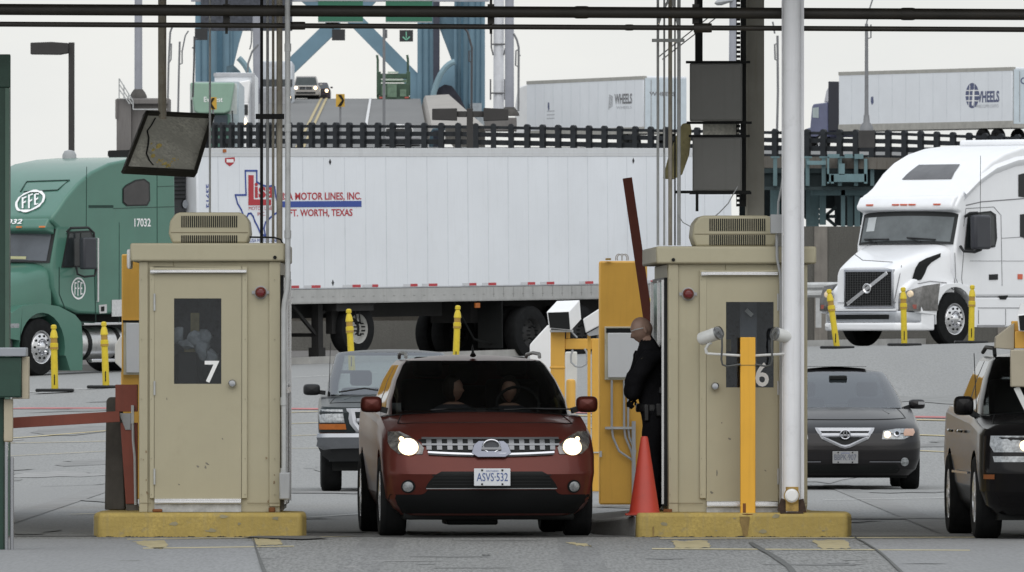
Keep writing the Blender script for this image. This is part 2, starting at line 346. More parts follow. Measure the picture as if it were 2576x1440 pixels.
t = wall('barrier_wall', 'long low brown concrete wall seen under the white trailer', 'wall', [Vector((a.x, 246, gz(a.x, 246))), Vector((b.x, 246, gz(b.x, 246)))], [zt(812, 246), zt(804, 246)], .4, DCONC)
a, b = W(1926, 850, 244), W(3100, 850, 244)
t = wall('retaining_wall', 'tall dark concrete retaining wall behind the white truck tractor', 'wall', [Vector((a.x, 244, gz(a.x, 244))), Vector((b.x, 244, gz(b.x, 244)))], [zt(570, 244), zt(570, 244)], .5, DCONC)
m = MB(); wl = b.x - a.x
for q in (1.05, 5.0, 9.0): m.box(q, -.03, 0, q + .28, -.002, zt(570, 244) - gz(a.x, 244))
m.build('pilaster', M('paler_concrete', (.2, .185, .165), .9, var=.15, streak=.3), t)
def wbeam(pts):
    t = thing('guard_rail', 'grey corrugated guard rail in front of the tall concrete wall', 'guard rail', pts[0]); o = pts[0]; m = MB(); d = pts[1] - pts[0]; rows = []
    for (dy, dz) in ((0, -.16), (-.05, -.11), (-.05, -.05), (0, 0), (-.05, .05), (-.05, .11), (0, .16), (.01, .16), (.01, -.16)):
        rows.append([Vector((0, dy, dz)), Vector((d.x, d.y + dy, d.z + dz))])
    m.grid(rows); m.build('rail', STEEL, t)
    for i in range(12):
        q = MB(); c = d * (i + .5) / 12; q.box(c.x - .06, c.y + .01, c.z - .8, c.x + .06, c.y + .15, c.z + .1); q.build('post', STEEL, t)
wbeam([W(1925, 731, 240), W(3000, 720, 240)])
# ================================================================ TOLL CANOPY AND ITS PIPES
PIPE = M('black_painted_pipe', (.022, .019, .015), .55, var=.25, scale=3, dirt=.3, dirtcol=(.05, .035, .02))
t = thing('canopy', 'flat toll canopy roof carried above the inspection booths', 'canopy', (0, 98.5, 5.6))
m = MB(); m.box(-22, .2, 0, 22, 16, .5); m.build('roof_slab', M('canopy_soffit', (.22, .215, .20), .8, var=.15, scale=.4), t)
m = MB(); m.box(-22.1, 0, -.1, 22.1, .19, .65); m.build('fascia', M('canopy_fascia', (.3, .27, .2), .6, var=.1), t)
def pipe(label, pts, rad, D, cps):
    ps = [W(*p, D) for p in pts]; t = thing('overhead_pipe', label, 'pipe', ps[0]); o = ps[0]
    m = MB(); m.tube([p - o for p in ps], rad, 16); m.build('pipe_run', PIPE, t, smooth=True)
    for x, r2, ln in cps:
        y = pts[0][1] + (pts[-1][1] - pts[0][1]) * (x - pts[0][0]) / (pts[-1][0] - pts[0][0]); c = W(x, y, D) - o
        m = MB(); m.tube([c - Vector((ln / 2, 0, 0)), c - Vector((ln / 2 - .02, 0, 0)), c + Vector((ln / 2 - .02, 0, 0)), c + Vector((ln / 2, 0, 0))], [r2 * .94, r2, r2, r2 * .94], 16); m.build('coupling', PIPE, t, smooth=True)
    return t, o
p1, o1 = pipe('thick black pipe running across the top of the view under the canopy', [(-400, 22), (2980, 39)], .05, 100.0, [(1463, .056, .12), (2284, .056, .12)])
p2, o2 = pipe('thinner black pipe running just below the thick overhead pipe', [(-400, 59), (2980, 77)], .023, 100.0, [(1583, .028, .07), (745, .036, .16), (1768, .042, .16), (1235, .028, .03)])
for i, (px, nm) in enumerate(((570, 'left of the four conduits'), (1235, 'midway between the two booths'), (1750, 'near the conduit bundle of booth 6'))):
    m = MB(); c = W(px, 0, 100.12); m.box(c.x - .012, 100.08, zt(85, 100), c.x + .012, 100.1, 5.6); m.box(c.x - .03, 100.06, zt(60, 100), c.x + .03, 100.12, zt(10, 100))
    tag(m.build('pipe_hanger', PIPE), 'dark pipe hanger strap ' + nm, 'pipe hanger', 'hangers of the overhead pipes')
# ================================================================ BOOTHS ON THEIR ISLANDS
def island(label, poly, hgt, D, cut=None):
    t = thing('traffic_island', label, 'kerb island', (poly[0][0], poly[0][1], 0)); o = Vector((poly[0][0], poly[0][1], 0))
    m = MB(); n = len(poly); hs = cut or [hgt] * n
    m.add([(p[0] - o.x, p[1] - o.y, -.05) for p in poly] + [(p[0] - o.x, p[1] - o.y, h) for p, h in zip(poly, hs)],
          [tuple(range(n - 1, -1, -1)), tuple(range(n, 2 * n))] + [(i, (i + 1) % n, n + (i + 1) % n, n + i) for i in range(n)])
    return t, m, o
k100 = 100 / F_PX
def ix(px): return (px - CX) * k100
H_IS = .217
t, m, o = island('long worn yellow kerb island under the booth marked 7', [(ix(252), 99.62), (ix(760), 99.62), (ix(772), 99.8), (ix(772) - .02, 100.7), (ix(700) - .05, 101.2), (ix(690), 104), (ix(300) * 1.03, 104), (ix(262), 102), (ix(238), 101), (ix(238), 99.85)], H_IS, 100)
m.build('kerb', KERBY, t, bevel=.035, seg=3)
m = MB(); m.box(ix(238) - o.x - .008, .3, .0, ix(238) - o.x + .06, 1.3, H_IS - .03); m.build('bare_concrete_side', CONC, t)
def kerb_wear(t, o, x0, x1, seed):
    rr = random.Random(seed); y = 99.62 - o.y - .003; pts = []; n = 200
    for i in range(n + 1): pts.append((x0 + (x1 - x0) * i / n - o.x, max(.003, .007 + .006 * math.sin(i * .31 + seed) * math.sin(i * .083) + rr.gauss(0, .0025))))
    m = MB(); m.add([(a, y, 0) for a, b in pts] + [(a, y, b) for a, b in pts], [(i, i + 1, n + 2 + i, n + 1 + i) for i in range(n)]); m.build('grime_edge', M('kerb_grime', (.045, .04, .03), .95, var=.4, scale=20), t)
    m = MB()
    for k in range(6):
        cx, cz, r = rr.uniform(x0 + .1, x1 - .1) - o.x, rr.choice((.185, .17, .12, .06)), rr.choice((.008, .012, .016, .03))
        m.add([(cx + math.cos(a) * r * rr.uniform(.6, 1.6), y - .001 * k * .2, cz + math.sin(a) * r * rr.uniform(.4, .9)) for a in [i * .9 for i in range(7)]], [tuple(range(7))])
    m.build('chipped_paint', M('chip_grey_yellow', (.27, .24, .15), .9, var=.2), t)
kerb_wear(t, o, ix(256), ix(756), 5)
t, m, o = island('worn yellow kerb island under the booth marked 6 with a broken grey end', [(ix(1604), 99.62), (ix(2128), 99.62), (ix(2140), 99.8), (ix(2140), 100.6), (ix(2060), 101.1), (ix(2030), 104.5), (ix(1600) * 1.05, 104.5), (ix(1598), 99.7)], H_IS, 100)
m.build('kerb', KERBY, t, bevel=.035, seg=3)
kerb_wear(t, o, ix(1610), ix(2124), 9)
m = MB(); a0 = ix(1858) - o.x; m.add([(a0 + u, 99.62 - o.y - .005, v) for u, v in ((0, .185), (.09, .185), (.085, .12), (.075, .06), (.07, .015), (.03, .015), (.022, .08), (.004, .13))], [tuple(range(8))]); m.build('rust_stain', M('rust_stain_brown', (.22, .15, .055), .9, var=.3, scale=12, dirt=.7, dirtcol=(.15, .08, .03)), t)
m = MB(); a0 = ix(1640) - o.x; m.add([(a0 + u, 99.62 - o.y - .005, v) for u, v in ((0, .09), (.012, .1), (.015, .05), (.01, .012), (.002, .012))], [tuple(range(5))]); m.build('rust_stain', M('rust_stain_brown', (0, 0, 0)), t)
m = MB(); q = [(ix(1597), 99.72), (ix(1597), 103.5), (ix(1470), 105.5), (ix(1497), 101.6)]; hh = [.19, .19, .12, .12]
m.add([(x - o.x, y - o.y, -.05) for x, y in q] + [(x - o.x, y - o.y, h) for (x, y), h in zip(q, hh)], [(0, 1, 2, 3), (7, 6, 5, 4), (0, 4, 5, 1), (1, 5, 6, 2), (2, 6, 7, 3), (3, 7, 4, 0)])
m.build('broken_end', CONC, t, bevel=.02)
def inside(num, t, x, z, bl, br):
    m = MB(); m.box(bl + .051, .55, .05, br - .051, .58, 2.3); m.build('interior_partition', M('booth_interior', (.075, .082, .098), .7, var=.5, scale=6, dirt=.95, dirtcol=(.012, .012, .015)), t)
    def blob(pts, nm, mt):
        m = MB()
        for a, b, rx, rz, y in pts:
            c = Vector((x(a), y, z(b))); rows = [[c + Vector((math.sin(th) * math.cos(ph) * rx, math.sin(th) * math.sin(ph) * .06, math.cos(th) * rz)) for ph in [q * math.pi / 6 for q in range(12)]] for th in [.02] + [q * math.pi / 8 for q in range(1, 8)] + [3.12]]
            m.grid(rows, True)
        from mathutils import noise as ns
        for v in m.v: v += Vector((ns.noise(v * 14) * .035, 0, ns.noise(v * 14 + Vector((7, 3, 1))) * .035))
        m.build(nm, mt, t, smooth=True)
    CL = M('pale_cloth', (.27, .29, .30), .9, var=.4, scale=9); PY = M('dull_yellow_card', (.20, .17, .08), .8, var=.3, scale=9)
    if num == '7':
        blob([(444, 842, .05, .07, .16), (470, 862, .09, .05, .15), (492, 848, .08, .06, .14), (516, 842, .055, .06, .12), (508, 872, .06, .10, .13), (528, 895, .07, .07, .15)], 'pale_cloth_bundle', CL)
        m = MB(); m.box(x(478), .18, z(835), x(500), .19, z(783)); m.box(x(462), .15, z(882), x(492), .16, z(862)); m.build('yellow_card', PY, t)
        m = MB(); m.box(x(440), .08, z(970), x(499), .16, z(882)); m.build('chair_back', BLK, t, bevel=.03)
    else:
        m = MB(); m.box(x(1866), .3, z(975), x(1908), .33, z(745)); m.build('interior_panel', M('grey_blue_panel', (.13, .145, .17), .5, var=.3, scale=5), t)
        m = MB(); m.box(x(1828), .2, z(880), x(1842), .22, z(850)); m.build('yellow_card', PY, t)
        m = MB(); m.bar((x(1880), .25, z(775)), (x(1896), .25, z(790)), .035, .02, (0, 1, 0)); m.build('lamp_reflection', M('pale_reflection', (.7, .7, .66), .4), t)  # pale bar stands in for a lamp's reflection in the window
def booth(label, D, X, depth, rz, num, lampx, ac, hinge_left, side):
    # X: dict of photo columns; front face is local y=0
    f = Fr(X['c'], 1285, D); base = Vector((f.loc.x, D, H_IS)); z0 = 1285
    t = thing('inspection_booth', label, 'booth', base, rz); x, z = f.x, f.z
    bl, br = x(X['bl']), x(X['br']); zt_ = z(X['capb']); zb = 0
    m = MB(); W0, W1, WT, WB = x(X['w0']), x(X['w1']), z(X['wt']), z(X['wb'])
    for q in ((bl, 0, zb, W0 - .004, .05, zt_ - .002), (W1 + .004, 0, zb, br, .05, zt_ - .002), (W0 - .004, 0, zb, W1 + .004, .05, WB - .004), (W0 - .004, 0, WT + .004, W1 + .004, .05, zt_ - .002), (bl, .05, zb, bl + .05, depth, zt_ - .002), (br - .05, .05, zb, br, depth, zt_ - .002), (bl + .05, depth - .05, zb, br - .05, depth, zt_ - .002)): m.box(*q)
    m.box(x(X['tl0']), -.022, zb + .0, x(X['tl1']), -.002, zt_ - .002); m.box(x(X['tr0']), -.022, zb + .05, x(X['tr1']), -.002, zt_ - .002)
    m.build('body', TAN, t, bevel=.006)
    m = MB(); m.box(x(X['cl']), -.06, zt_, x(X['cr']), depth + .06, z(X['capt'])); rf = m.build('roof', TAN2, t, bevel=.018)
    m = MB(); bx = x(X['bolt'] ); m.cyl((bx, -.07, z(X['bolty'])), (bx, -.058, z(X['bolty'])), .016); m.build('drain_hole', BLK, rf)
    # door frame and leaf
    m = MB(); a, b = x(X['f0']), x(X['f1']); tp = z(X['ft'])
    for q in ((a, z(1250), x(X['d0']) - .004, tp), (x(X['d1']) + .004, z(1250), b, tp), (x(X['d0']) - .004, z(X['dt']) + .004, x(X['d1']) + .004, tp)): m.box(q[0], -.03, q[1], q[2], -.002, q[3])
    m.build('door_frame', TAN2, t, bevel=.004)
    dr = MB(); w0, w1, wt, wb = x(X['w0']), x(X['w1']), z(X['wt']), z(X['wb']); d0, d1, dt, db = x(X['d0']), x(X['d1']), z(X['dt']), z(X['db'])
    for q in ((d0, db, w0, dt), (w1, db, d1, dt), (w0, wt, w1, dt), (w0, db, w1, wb)): dr.box(q[0], -.028, q[1], q[2], .0, q[3])
    d = dr.build('door', TAN, t)
    m = MB(); m.box(w0, -.016, wb, w1, -.010, wt); wn = m.build('window', GLASS('booth_glass', (.80, .82, .84), 1.38), d)
    inside(num, t, x, z, bl, br)
    lettering(num, TEXW, wn, (x(X['n0']), -.017, z(X['nb'])), (1, 0, 0), (0, 0, 1), x(X['n1']) - x(X['n0']), z(X['nt']) - z(X['nb']), .015, 'window_number', .001)
    hx = x(X['hx']); hz = z(X['hz']); m = MB(); m.lathe([(.0, -.085), (.026, -.084), (.036, -.07), (.036, -.055), (.018, -.05), (.018, -.034), (.034, -.033), (.034, -.028)], (hx, 0, hz), 'Y', 20); m.build('door_knob', CHROME, d, smooth=True)
    for hy0, hy1 in ((735, 778), (955, 990), (1175, 1215)):
        m = MB(); hxx = d0 if hinge_left else d1; m.cyl((hxx, -.038, z(hy1)), (hxx, -.038, z(hy0)), .009); m.build('hinge', STEEL, d)
    m = MB(); m.box(d0, -.045, z(X['k1']), d1, -.028, z(X['k0'])); m.box(d0, -.06, z(X['k1']), d1, -.045, z(X['k0']) - .018); m.build('door_sweep', ALU, d, bevel=.004)
    m = MB(); m.box(d0, -.03, z(X['s1']), d1, -.002, z(X['k1']) - .003); m.build('sill_plate', M('scuffed_galvanised_plate', (.42, .43, .44), .5, .4, var=.25, scale=14, dirt=.5, dirtcol=(.2, .2, .2)), t)
    m = MB(); m.box(x(X['r0']), -.055, z(X['rb']), x(X['r1']), -.031, z(X['rt'])); m.box(x(X['r0']), -.07, z(X['rb']), x(X['r1']), -.055, z(X['rb']) + .016); m.build('drip_rail', ALU, t, bevel=.004)
    lx, lz = x(lampx), z(X['lz']); m = MB(); m.lathe([(0, -.085), (.03, -.08), (.046, -.062), (.05, -.03), (.05, -.002)], (lx, 0, lz), 'Y', 24); lp = m.build('warning_lamp', REDL, t, smooth=True)
    m = MB(); m.lathe([(.051, -.022), (.058, -.02), (.058, -.001)], (lx, 0, lz), 'Y', 24); m.box(lx - .078, -.012, lz - .014, lx + .078, -.002, lz + .014); m.build('lamp_base', GREYP, lp)
    m = MB(); m.box(bl + .003, -.0245, z(1263), d0 - .03, -.0225, z(1261)); m.box(x(X['f1']), -.0245, z(1263), br - .003, -.0225, z(1261)); m.build('base_seam', M('dark_tan_seam', (.2, .17, .11), .8), t)  # thin darker tan strips mark the base seam
    rr = random.Random(int(num)); m = MB()
    sc_ = [(521, 1163, 9, 3), (517, 1172, 3, 5), (498, 1170, 4, 3), (450, 1215, 3, 2), (560, 1100, 2, 2), (420, 1000, 2, 3)] if num == '7' else [(1803, 1186, 2, 9), (1835, 1100, 5, 3), (1790, 1235, 4, 3), (1925, 1180, 3, 2), (1815, 1060, 2, 2)]
    for i, (a, b, ra, rb) in enumerate(sc_): m.add([(x(a + math.cos(q) * ra * rr.uniform(.5, 1.3)), -.0285 - i * .0002, z(b + math.sin(q) * rb * rr.uniform(.5, 1.3) + math.cos(q) * ra * .35)) for q in [k * .785 for k in range(8)]], [tuple(range(8))])
    m.build('scuff_mark', M('scuff_grey', (.17, .16, .13), .7, var=.4, scale=40), d)
    m = MB()
    for i in range(8):
        a, b = rr.choice((rr.uniform(X['bl'] + 2, X['d0'] - 14), rr.uniform(X['f1'] + 3, X['br'] - 4))), rr.uniform(1130, 1284); ra = rr.uniform(1, 3)
        m.add([(x(a + math.cos(q) * ra * rr.uniform(.5, 1.3)), -.0246 - i * .0002, z(b + math.sin(q) * ra * rr.uniform(.5, 2.2))) for q in [k * .785 for k in range(8)]], [tuple(range(8))])
    m.build('grime_spot', M('grime_brown', (.2, .15, .09), .8, var=.4, scale=30), t)
    m = MB()
    for a in (X['bl'] + 4, X['tr0'] + 14, X['f0'] + 4, X['f1'] - 5):
        for b in (700, 850, 1000, 1150, 1240): m.cyl((x(a), -.034, z(b)), (x(a), -.02, z(b)), .0045, n=8)
    m.build('screw_heads', M('screw_dull', (.3, .27, .2), .5, .3), t)
    # air conditioner on the roof
    a0, a1, at, ab = x(ac[0]), x(ac[1]), z(ac[2]), z(X['capt']); ay = .12
    pr = [(a0 + .03, ab), (a0, ab + (at - ab) * .32), (a0 + .012, ab + (at - ab) * .72), (a0 + .06, at - .012), (a0 + .1, at), (a1 - .1, at), (a1 - .06, at - .012), (a1 - .012, ab + (at - ab) * .72), (a1, ab + (at - ab) * .32), (a1 - .03, ab)]
    m = MB(); m.prism(pr, lambda u, v, dd: Vector((u, dd, v)), ay, ay + .75); A = m.build('air_conditioner', TAN2, t, bevel=.02, seg=3)
    g = MB(); n = 27; gx0, gx1 = x(ac[3]), x(ac[4])
    for zz0, zz1 in ((z(ac[5]), z(ac[6])), (z(ac[7]), z(ac[8]))):
        for i in range(n):
            cx = gx0 + (gx1 - gx0) * (i + .5) / n; ww = (gx1 - gx0) / n * .27; g.box(cx - ww, ay - .006, zz1, cx + ww, ay - .001, zz0)
        g.build('vent_slots', BLK, A); g = MB()
    g = MB(); zz = (z(ac[6]) + z(ac[7])) / 2 - .01; g.box(a0 + .02, ay - .004, zz - .003, a1 - .02, ay - .001, zz + .003); g.build('seam', M('dark_tan_seam', (.2, .17, .11), .8), A)
    # service side with sliding door
    sx = bl if side < 0 else br; sg = side
    m = MB(); m.box(sx + sg * .001, .18, .05, sx + sg * .03, depth - .3, zt_ - .12); m.build('side_door_frame', PLASTIC, t)
    m = MB()
    for yy in (.2, 1.15, depth - .36): m.box(sx + sg * .03, yy, .07, sx + sg * .05, yy + .05, zt_ - .14)
    m.box(sx + sg * .03, .25, 1.05, sx + sg * .045, depth - .36, 1.1); m.build('side_door_rail', ALU, t)
    m = MB(); m.box(sx + sg * .031, .26, 1.12, sx + sg * .036, depth - .38, zt_ - .16); m.build('side_window', DKGL, t)
    return t, f
X7 = dict(c=530, bl=352, br=704, tl0=350, tl1=372, tr0=677, tr1=705, cl=328, cr=718, capt=608, capb=654, bolt=692, bolty=644, f0=377, f1=622, ft=668, d0=389, d1=607, dt=684, db=1252, w0=438, w1=557, wt=747, wb=962,
          n0=515, n1=552, nt=904, nb=959, hx=585, hz=961, k0=1251, k1=1263, s1=1284, r0=378, r1=621, rt=675, rb=683, lz=732)
t7, f7 = booth('tan inspection booth with the number 7 in its door window', 100.0, X7, 3.0, 0, '7', 656, (423, 629, 530, 454, 597, 539, 568, 588, 607), True, 1)
X6 = dict(c=1850, bl=1681, br=2030, tl0=1681, tl1=1706, tr0=2003, tr1=2031, cl=1650, cr=2053, capt=616, capb=660, bolt=1693, bolty=650, f0=1760, f1=1968, ft=676, d0=1777, d1=1957, dt=688, db=1257, w0=1826, w1=1946, wt=756, wb=971,
          n0=1900, n1=1934, nt=908, nb=969, hx=1798, hz=968, k0=1258, k1=1271, s1=1293, r0=1763, r1=1957, rt=680, rb=689, lz=736)
t6, f6 = booth('tan inspection booth with the number 6 in its door window, officer at its side', 100.0, X6, 3.0, R(1.6), '6', 1731, (1743, 1958, 538, 1785, 1928, 546, 577, 587, 613), False, -1)
kerb_wear_done = True
# white light fitting at the far corner of booth 7's roof
m = MB(); f = f7; m.box(f.x(316), .3, f.z(672), f.x(327), .75, f.z(622)); m.build('side_floodlight', WHT, t7, bevel=.03, seg=3)
m = MB(); m.box(f.x(719), .12, f.z(702), f.x(730), .3, f.z(674)); m.build('side_lamp', PLASTIC, t7, bevel=.02)
m = MB(); m.box(f.x(704), .02, .02, f.x(714), .14, f.z(1010)); m.build('dark_channel', M('rusty_dark_channel', (.07, .06, .05), .8, var=.3), t7)
for bx in (352, 690): pass
RUST = M('rust', (.16, .06, .02), .9, var=.4, scale=20)
m = MB(); m.box(f.x(384), -.06, 0, f.x(409), -.003, .03); m.box(f.x(676), -.05, 0, f.x(693), -.0235, .045); m.build('rusty_foot', RUST, t7, bevel=.01)
m = MB(); f = f6; m.box(f.x(1668), -.04, 0, f.x(1690), -.0235, .03); m.box(f.x(2005), -.03, 0, f.x(2028), -.0235, .02); m.build('rusty_foot', RUST, t6, bevel=.01)
# ================================================================ POLES, CONDUITS AND COLUMNS AT THE BOOTHS
TOPZ = 5.58
def vpole(name, label, px, r, bot_py, D, mat, cat='conduit', group=None, top=None, n=12, kink=None):
    p = W(px, bot_py, D); t0 = TOPZ if top is None else zt(top, D); m = MB()
    pts = [p, Vector((p.x, p.y, t0))]
    if kink: pts = [W(a, b, D) for a, b in kink] + [Vector((W(kink[-1][0], 0, D).x, D, t0))]
    o = pts[0].copy(); m.tube([q - o for q in pts], r, n); ob = m.build(name, mat, smooth=True); ob.location = o
    return tag(ob, label, cat, group)
GC = 'conduits rising behind booth 7'
vpole('conduit', 'slim grey pole standing alone above the air conditioner of booth 7', 528, .010, 545, 102, STEEL, 'conduit', GC)
vpole('conduit', 'black conduit, darkest of the bundle behind booth 7', 658, .014, 612, 101.5, BLK, 'conduit', GC)
vpole('conduit', 'narrow pale conduit next to the black one behind booth 7', 673, .013, 612, 101.6, STEEL, 'conduit', GC)
vpole('conduit', 'narrow pale conduit in the middle of the bundle behind booth 7', 687, .012, 612, 101.6, RUSTC, 'conduit', GC)
vpole('conduit', 'wide rust streaked conduit beside the big galvanised pipe of booth 7', 703, .027, 612, 101.5, RUSTC, 'conduit', GC)
# galvanised pipe that bends round the roof corner of booth 7 and ends in a box
t = thing('downpipe', 'fat galvanised pipe bending round the roof corner of booth 7', 'pipe', W(714, 1256, 99.9)); o = t.location.copy()
m = MB(); m.tube([W(a, b, 99.9) - o for a, b in ((715, 1190), (715, 1160), (714, 900), (714, 780), (716, 760), (722, 730), (724, 700), (724, 300), (723, -60))], .024, 16); m.build('pipe_run', STEEL, t, smooth=True)
for q in (120, 322, 590, 1010, 1188):
    m = MB(); px = 724 if q < 600 else 714; m.tube([W(px, q - 10, 99.9) - o, W(px, q + 10, 99.9) - o], .030, 16); m.build('collar', STEEL, t, smooth=True)
m = MB(); a = W(703, 1257, 99.9) - o; b = W(730, 1189, 99.9) - o; m.box(a.x, -.05, a.z, b.x, .06, b.z); m.build('junction_box', GREYP, t, bevel=.012)
m = MB(); c1 = [W(a, b, 100.1) - o for a, b in ((628, 597), (690, 598), (706, 603), (712, 615))]; m.tube(c1, .008, 8); m.build('cable', BLK, t, smooth=True)
# strap bracket round the conduits
m = MB(); m.box(*(W(643, 300, 101.3)), *(W(715, 287, 101.34))); tag(m.build('strut_bracket', BLK), 'dark strut bracket clamping the conduits behind booth 7', 'bracket')
# rusty column with the framed mirror
vpole('canopy_column', 'rusty square looking column carrying the tilted mirror', 408, .038, 300, 103, RUSTC, 'column', top=-80)
t = thing('traffic_mirror', 'large tilted rectangular mirror with a black frame hanging over booth 7', 'mirror', W(420, 360, 102.8)); o = t.location.copy()
q = [W(367, 288, 102.9) - o, W(532, 296, 103.4) - o, W(489, 437, 102.6) - o, W(313, 428, 102.1) - o]
MIRM = M('grime_and_reflection_grey', (.62, .61, .54), .5, var=.3, scale=3, dirt=.9, dirtcol=(.26, .25, .21), grain=.2)  # mottled grey also carries the pavement reflected in the mirror
nrm = (q[1] - q[0]).cross(q[3] - q[0]).normalized(); nrm = nrm if nrm.y < 0 else -nrm
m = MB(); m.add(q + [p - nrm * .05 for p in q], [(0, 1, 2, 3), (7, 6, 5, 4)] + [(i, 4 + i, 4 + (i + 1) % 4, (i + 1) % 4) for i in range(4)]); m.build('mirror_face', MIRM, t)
m = MB()
for i in range(4): m.bar(q[i] - (q[(i + 1) % 4] - q[i]).normalized() * .012, q[(i + 1) % 4] + (q[(i + 1) % 4] - q[i]).normalized() * .012, .03, .07, nrm)
m.build('frame', M('dark_mirror_frame', (.03, .028, .022), .6, var=.3), t)
def onq(u, v): return q[0].lerp(q[1], u).lerp(q[3].lerp(q[2], u), v) + nrm * .004
YFL = M('reflected_yellow_patch', (.75, .60, .20), .7, var=.3, scale=30); CRK = M('black_crack', (.02, .02, .02), .8)  # yellow patches stand in for painted pavement reflected in the mirror
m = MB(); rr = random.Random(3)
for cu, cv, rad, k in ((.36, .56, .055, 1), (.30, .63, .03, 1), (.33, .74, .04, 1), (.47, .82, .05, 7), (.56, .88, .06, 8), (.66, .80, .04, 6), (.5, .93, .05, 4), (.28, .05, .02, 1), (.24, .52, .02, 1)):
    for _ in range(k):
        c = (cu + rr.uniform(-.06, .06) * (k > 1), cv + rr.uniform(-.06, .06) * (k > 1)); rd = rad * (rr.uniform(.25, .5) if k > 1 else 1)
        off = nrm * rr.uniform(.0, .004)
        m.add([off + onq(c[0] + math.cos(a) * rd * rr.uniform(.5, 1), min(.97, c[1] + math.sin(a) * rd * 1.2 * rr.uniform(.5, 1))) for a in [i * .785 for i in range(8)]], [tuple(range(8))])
m.build('painted_reflection_patch', YFL, t)
m = MB(); pp = [(.16, .06), (.14, .2), (.11, .3), (.17, .42), (.2, .55), (.22, .7), (.3, .82), (.38, .9)]
for a, b in zip(pp, pp[1:]): m.add([onq(a[0] - .012, a[1]) + nrm * .002, onq(a[0] + .012, a[1]) + nrm * .002, onq(b[0] + .012, b[1]) + nrm * .002, onq(b[0] - .012, b[1]) + nrm * .002], [(0, 1, 2, 3)])
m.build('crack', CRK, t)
# right hand steelwork over booth 6
GR = 'conduits rising behind booth 6'
for px, r, mt, lb in ((1655, .012, STEEL, 'leftmost slim galvanised conduit of the bundle behind booth 6'), (1671, .009, STEEL, 'second slim conduit from the left behind booth 6'), (1686, .018, RUSTC, 'brownish thicker conduit in the bundle behind booth 6'),
                      (1698, .007, BLK, 'thin black conduit in the bundle behind booth 6'), (1708, .016, STEEL, 'rightmost pale conduit of the bundle behind booth 6')):
    vpole('conduit', lb, px, r, 618, 101.8, mt, 'conduit', GR)
m = MB(); dd = 101.7
m.tube([W(a, b, dd) for a, b in ((1655, 90), (1656, 60), (1668, 25), (1680, 5), (1684, -40))], .012, 8); m.tube([W(a, b, dd) for a, b in ((1708, 100), (1706, 60), (1696, 25), (1690, -40))], .014, 8)
m.box(*W(1640, 106, dd - .05), *W(1722, 98, dd - .02)); tag(m.build('conduit_bends', STEEL, smooth=True), 'bent conduit tops gathering above the overhead pipes of booth 6', 'conduit')
DECK = M('column_brown_steel', (.27, .262, .232), .7, var=.15, scale=2, streak=.4, dirtcol=(.2, .17, .12))
t = thing('canopy_column', 'brown steel flanged column rising behind the roof of booth 6', 'column', W(1898, 545, 102.6)); o = t.location.copy(); f = Fr(1898, 545, 102.6)
m = MB(); m.box(f.x(1878), -.08, 0, f.x(1922), -.06, TOPZ - o.z); m.box(f.x(1878), .06, 0, f.x(1922), .08, TOPZ - o.z); m.box(f.x(1898), -.06, 0, f.x(1902), .06, TOPZ - o.z); m.build('flange', DECK, t)
m = MB(); m.box(f.x(1874), -.12, 0, f.x(1880), -.085, TOPZ - o.z); m.build('cover_angle', M('column_edge', (.34, .325, .28), .7, var=.2), t)
t = thing('strut_channel', 'perforated black strut channel beside the brown column', 'channel', W(1857, 520, 102.4)); o = t.location.copy(); f = Fr(1857, 520, 102.4)
m = MB(); m.box(f.x(1863), 0, 0, f.x(1877), .03, TOPZ - o.z)
z = 0
while z < TOPZ - o.z: m.box(f.x(1852), -.002, z, f.x(1862.5), .012, z + .025); z += .042
m.box(f.x(1852), -.002, 0, f.x(1853.5), .012, TOPZ - o.z); m.build('channel_body', BLK, t)
m = MB(); m.box(f.x(1749), .06, f.z(165), f.x(1768), .1, TOPZ - o.z); tag(m.build('strut_channel', BLK, None), 'dark strut channel above the upper grey cabinet', 'channel').location = o
CABG = M('grey_cabinet_metal', (.20, .20, .192), .5, 0, var=.05, scale=3, streak=.15, dirtcol=(.12, .12, .11))
for lb, x0, x1, y0, y1 in (('upper grey steel cabinet mounted above booth 6', 1735, 1867, 160, 305), ('lower grey steel cabinet mounted above booth 6', 1742, 1866, 346, 482)):
    c = W((x0 + x1) / 2, y1, 102.2); t = thing('electrical_cabinet', lb, 'cabinet', c, R(-2), 'grey cabinets above booth 6'); f = Fr((x0 + x1) / 2, y1, 102.2)
    m = MB(); m.box(f.x(x0), 0, 0, f.x(x1), .12, f.z(y0)); m.build('case', CABG, t, bevel=.008)
    m = MB(); m.box(f.x(x0) + .012, -.008, .012, f.x(x1) - .012, -.002, f.z(y0) - .012); m.build('door', CABG, t, bevel=.003)
    for q in ((x0 - 10, f.z(y0) + .002, x1 + 20, f.z(y0) + .025), (x0 - 8, -.025, x1 + 24, -.002)):
        m = MB(); m.box(f.x(q[0]), .06, q[1], f.x(q[2]), .1, q[3]); m.build('bracket', BLK, t)
m = MB(); c = W(1667, 450, 103); pts = [(1667, 450), (1680, 400), (1700, 345), (1716, 312), (1736, 308), (1740, 330), (1734, 390), (1716, 440), (1694, 452)]
m.prism(pts, lambda u, v, d: W(u, v, 103 + d), 0, .08); tag(m.build('traffic_mirror', M('yellowed_mirror_back', (.42, .37, .18), .5, var=.35, scale=6, dirt=.5), bevel=.01), 'yellowish rounded mirror seen edge-on beside the grey cabinets', 'mirror')
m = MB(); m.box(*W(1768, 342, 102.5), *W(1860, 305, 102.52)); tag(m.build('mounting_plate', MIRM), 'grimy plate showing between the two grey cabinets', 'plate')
m = MB()
for a, b, c2, d2 in ((1655, 145, 1788, 40), (1666, 150, 1800, 46)): m.tube([W(a, b, 102.9), W(c2, d2, 102.9)], .006, 6)
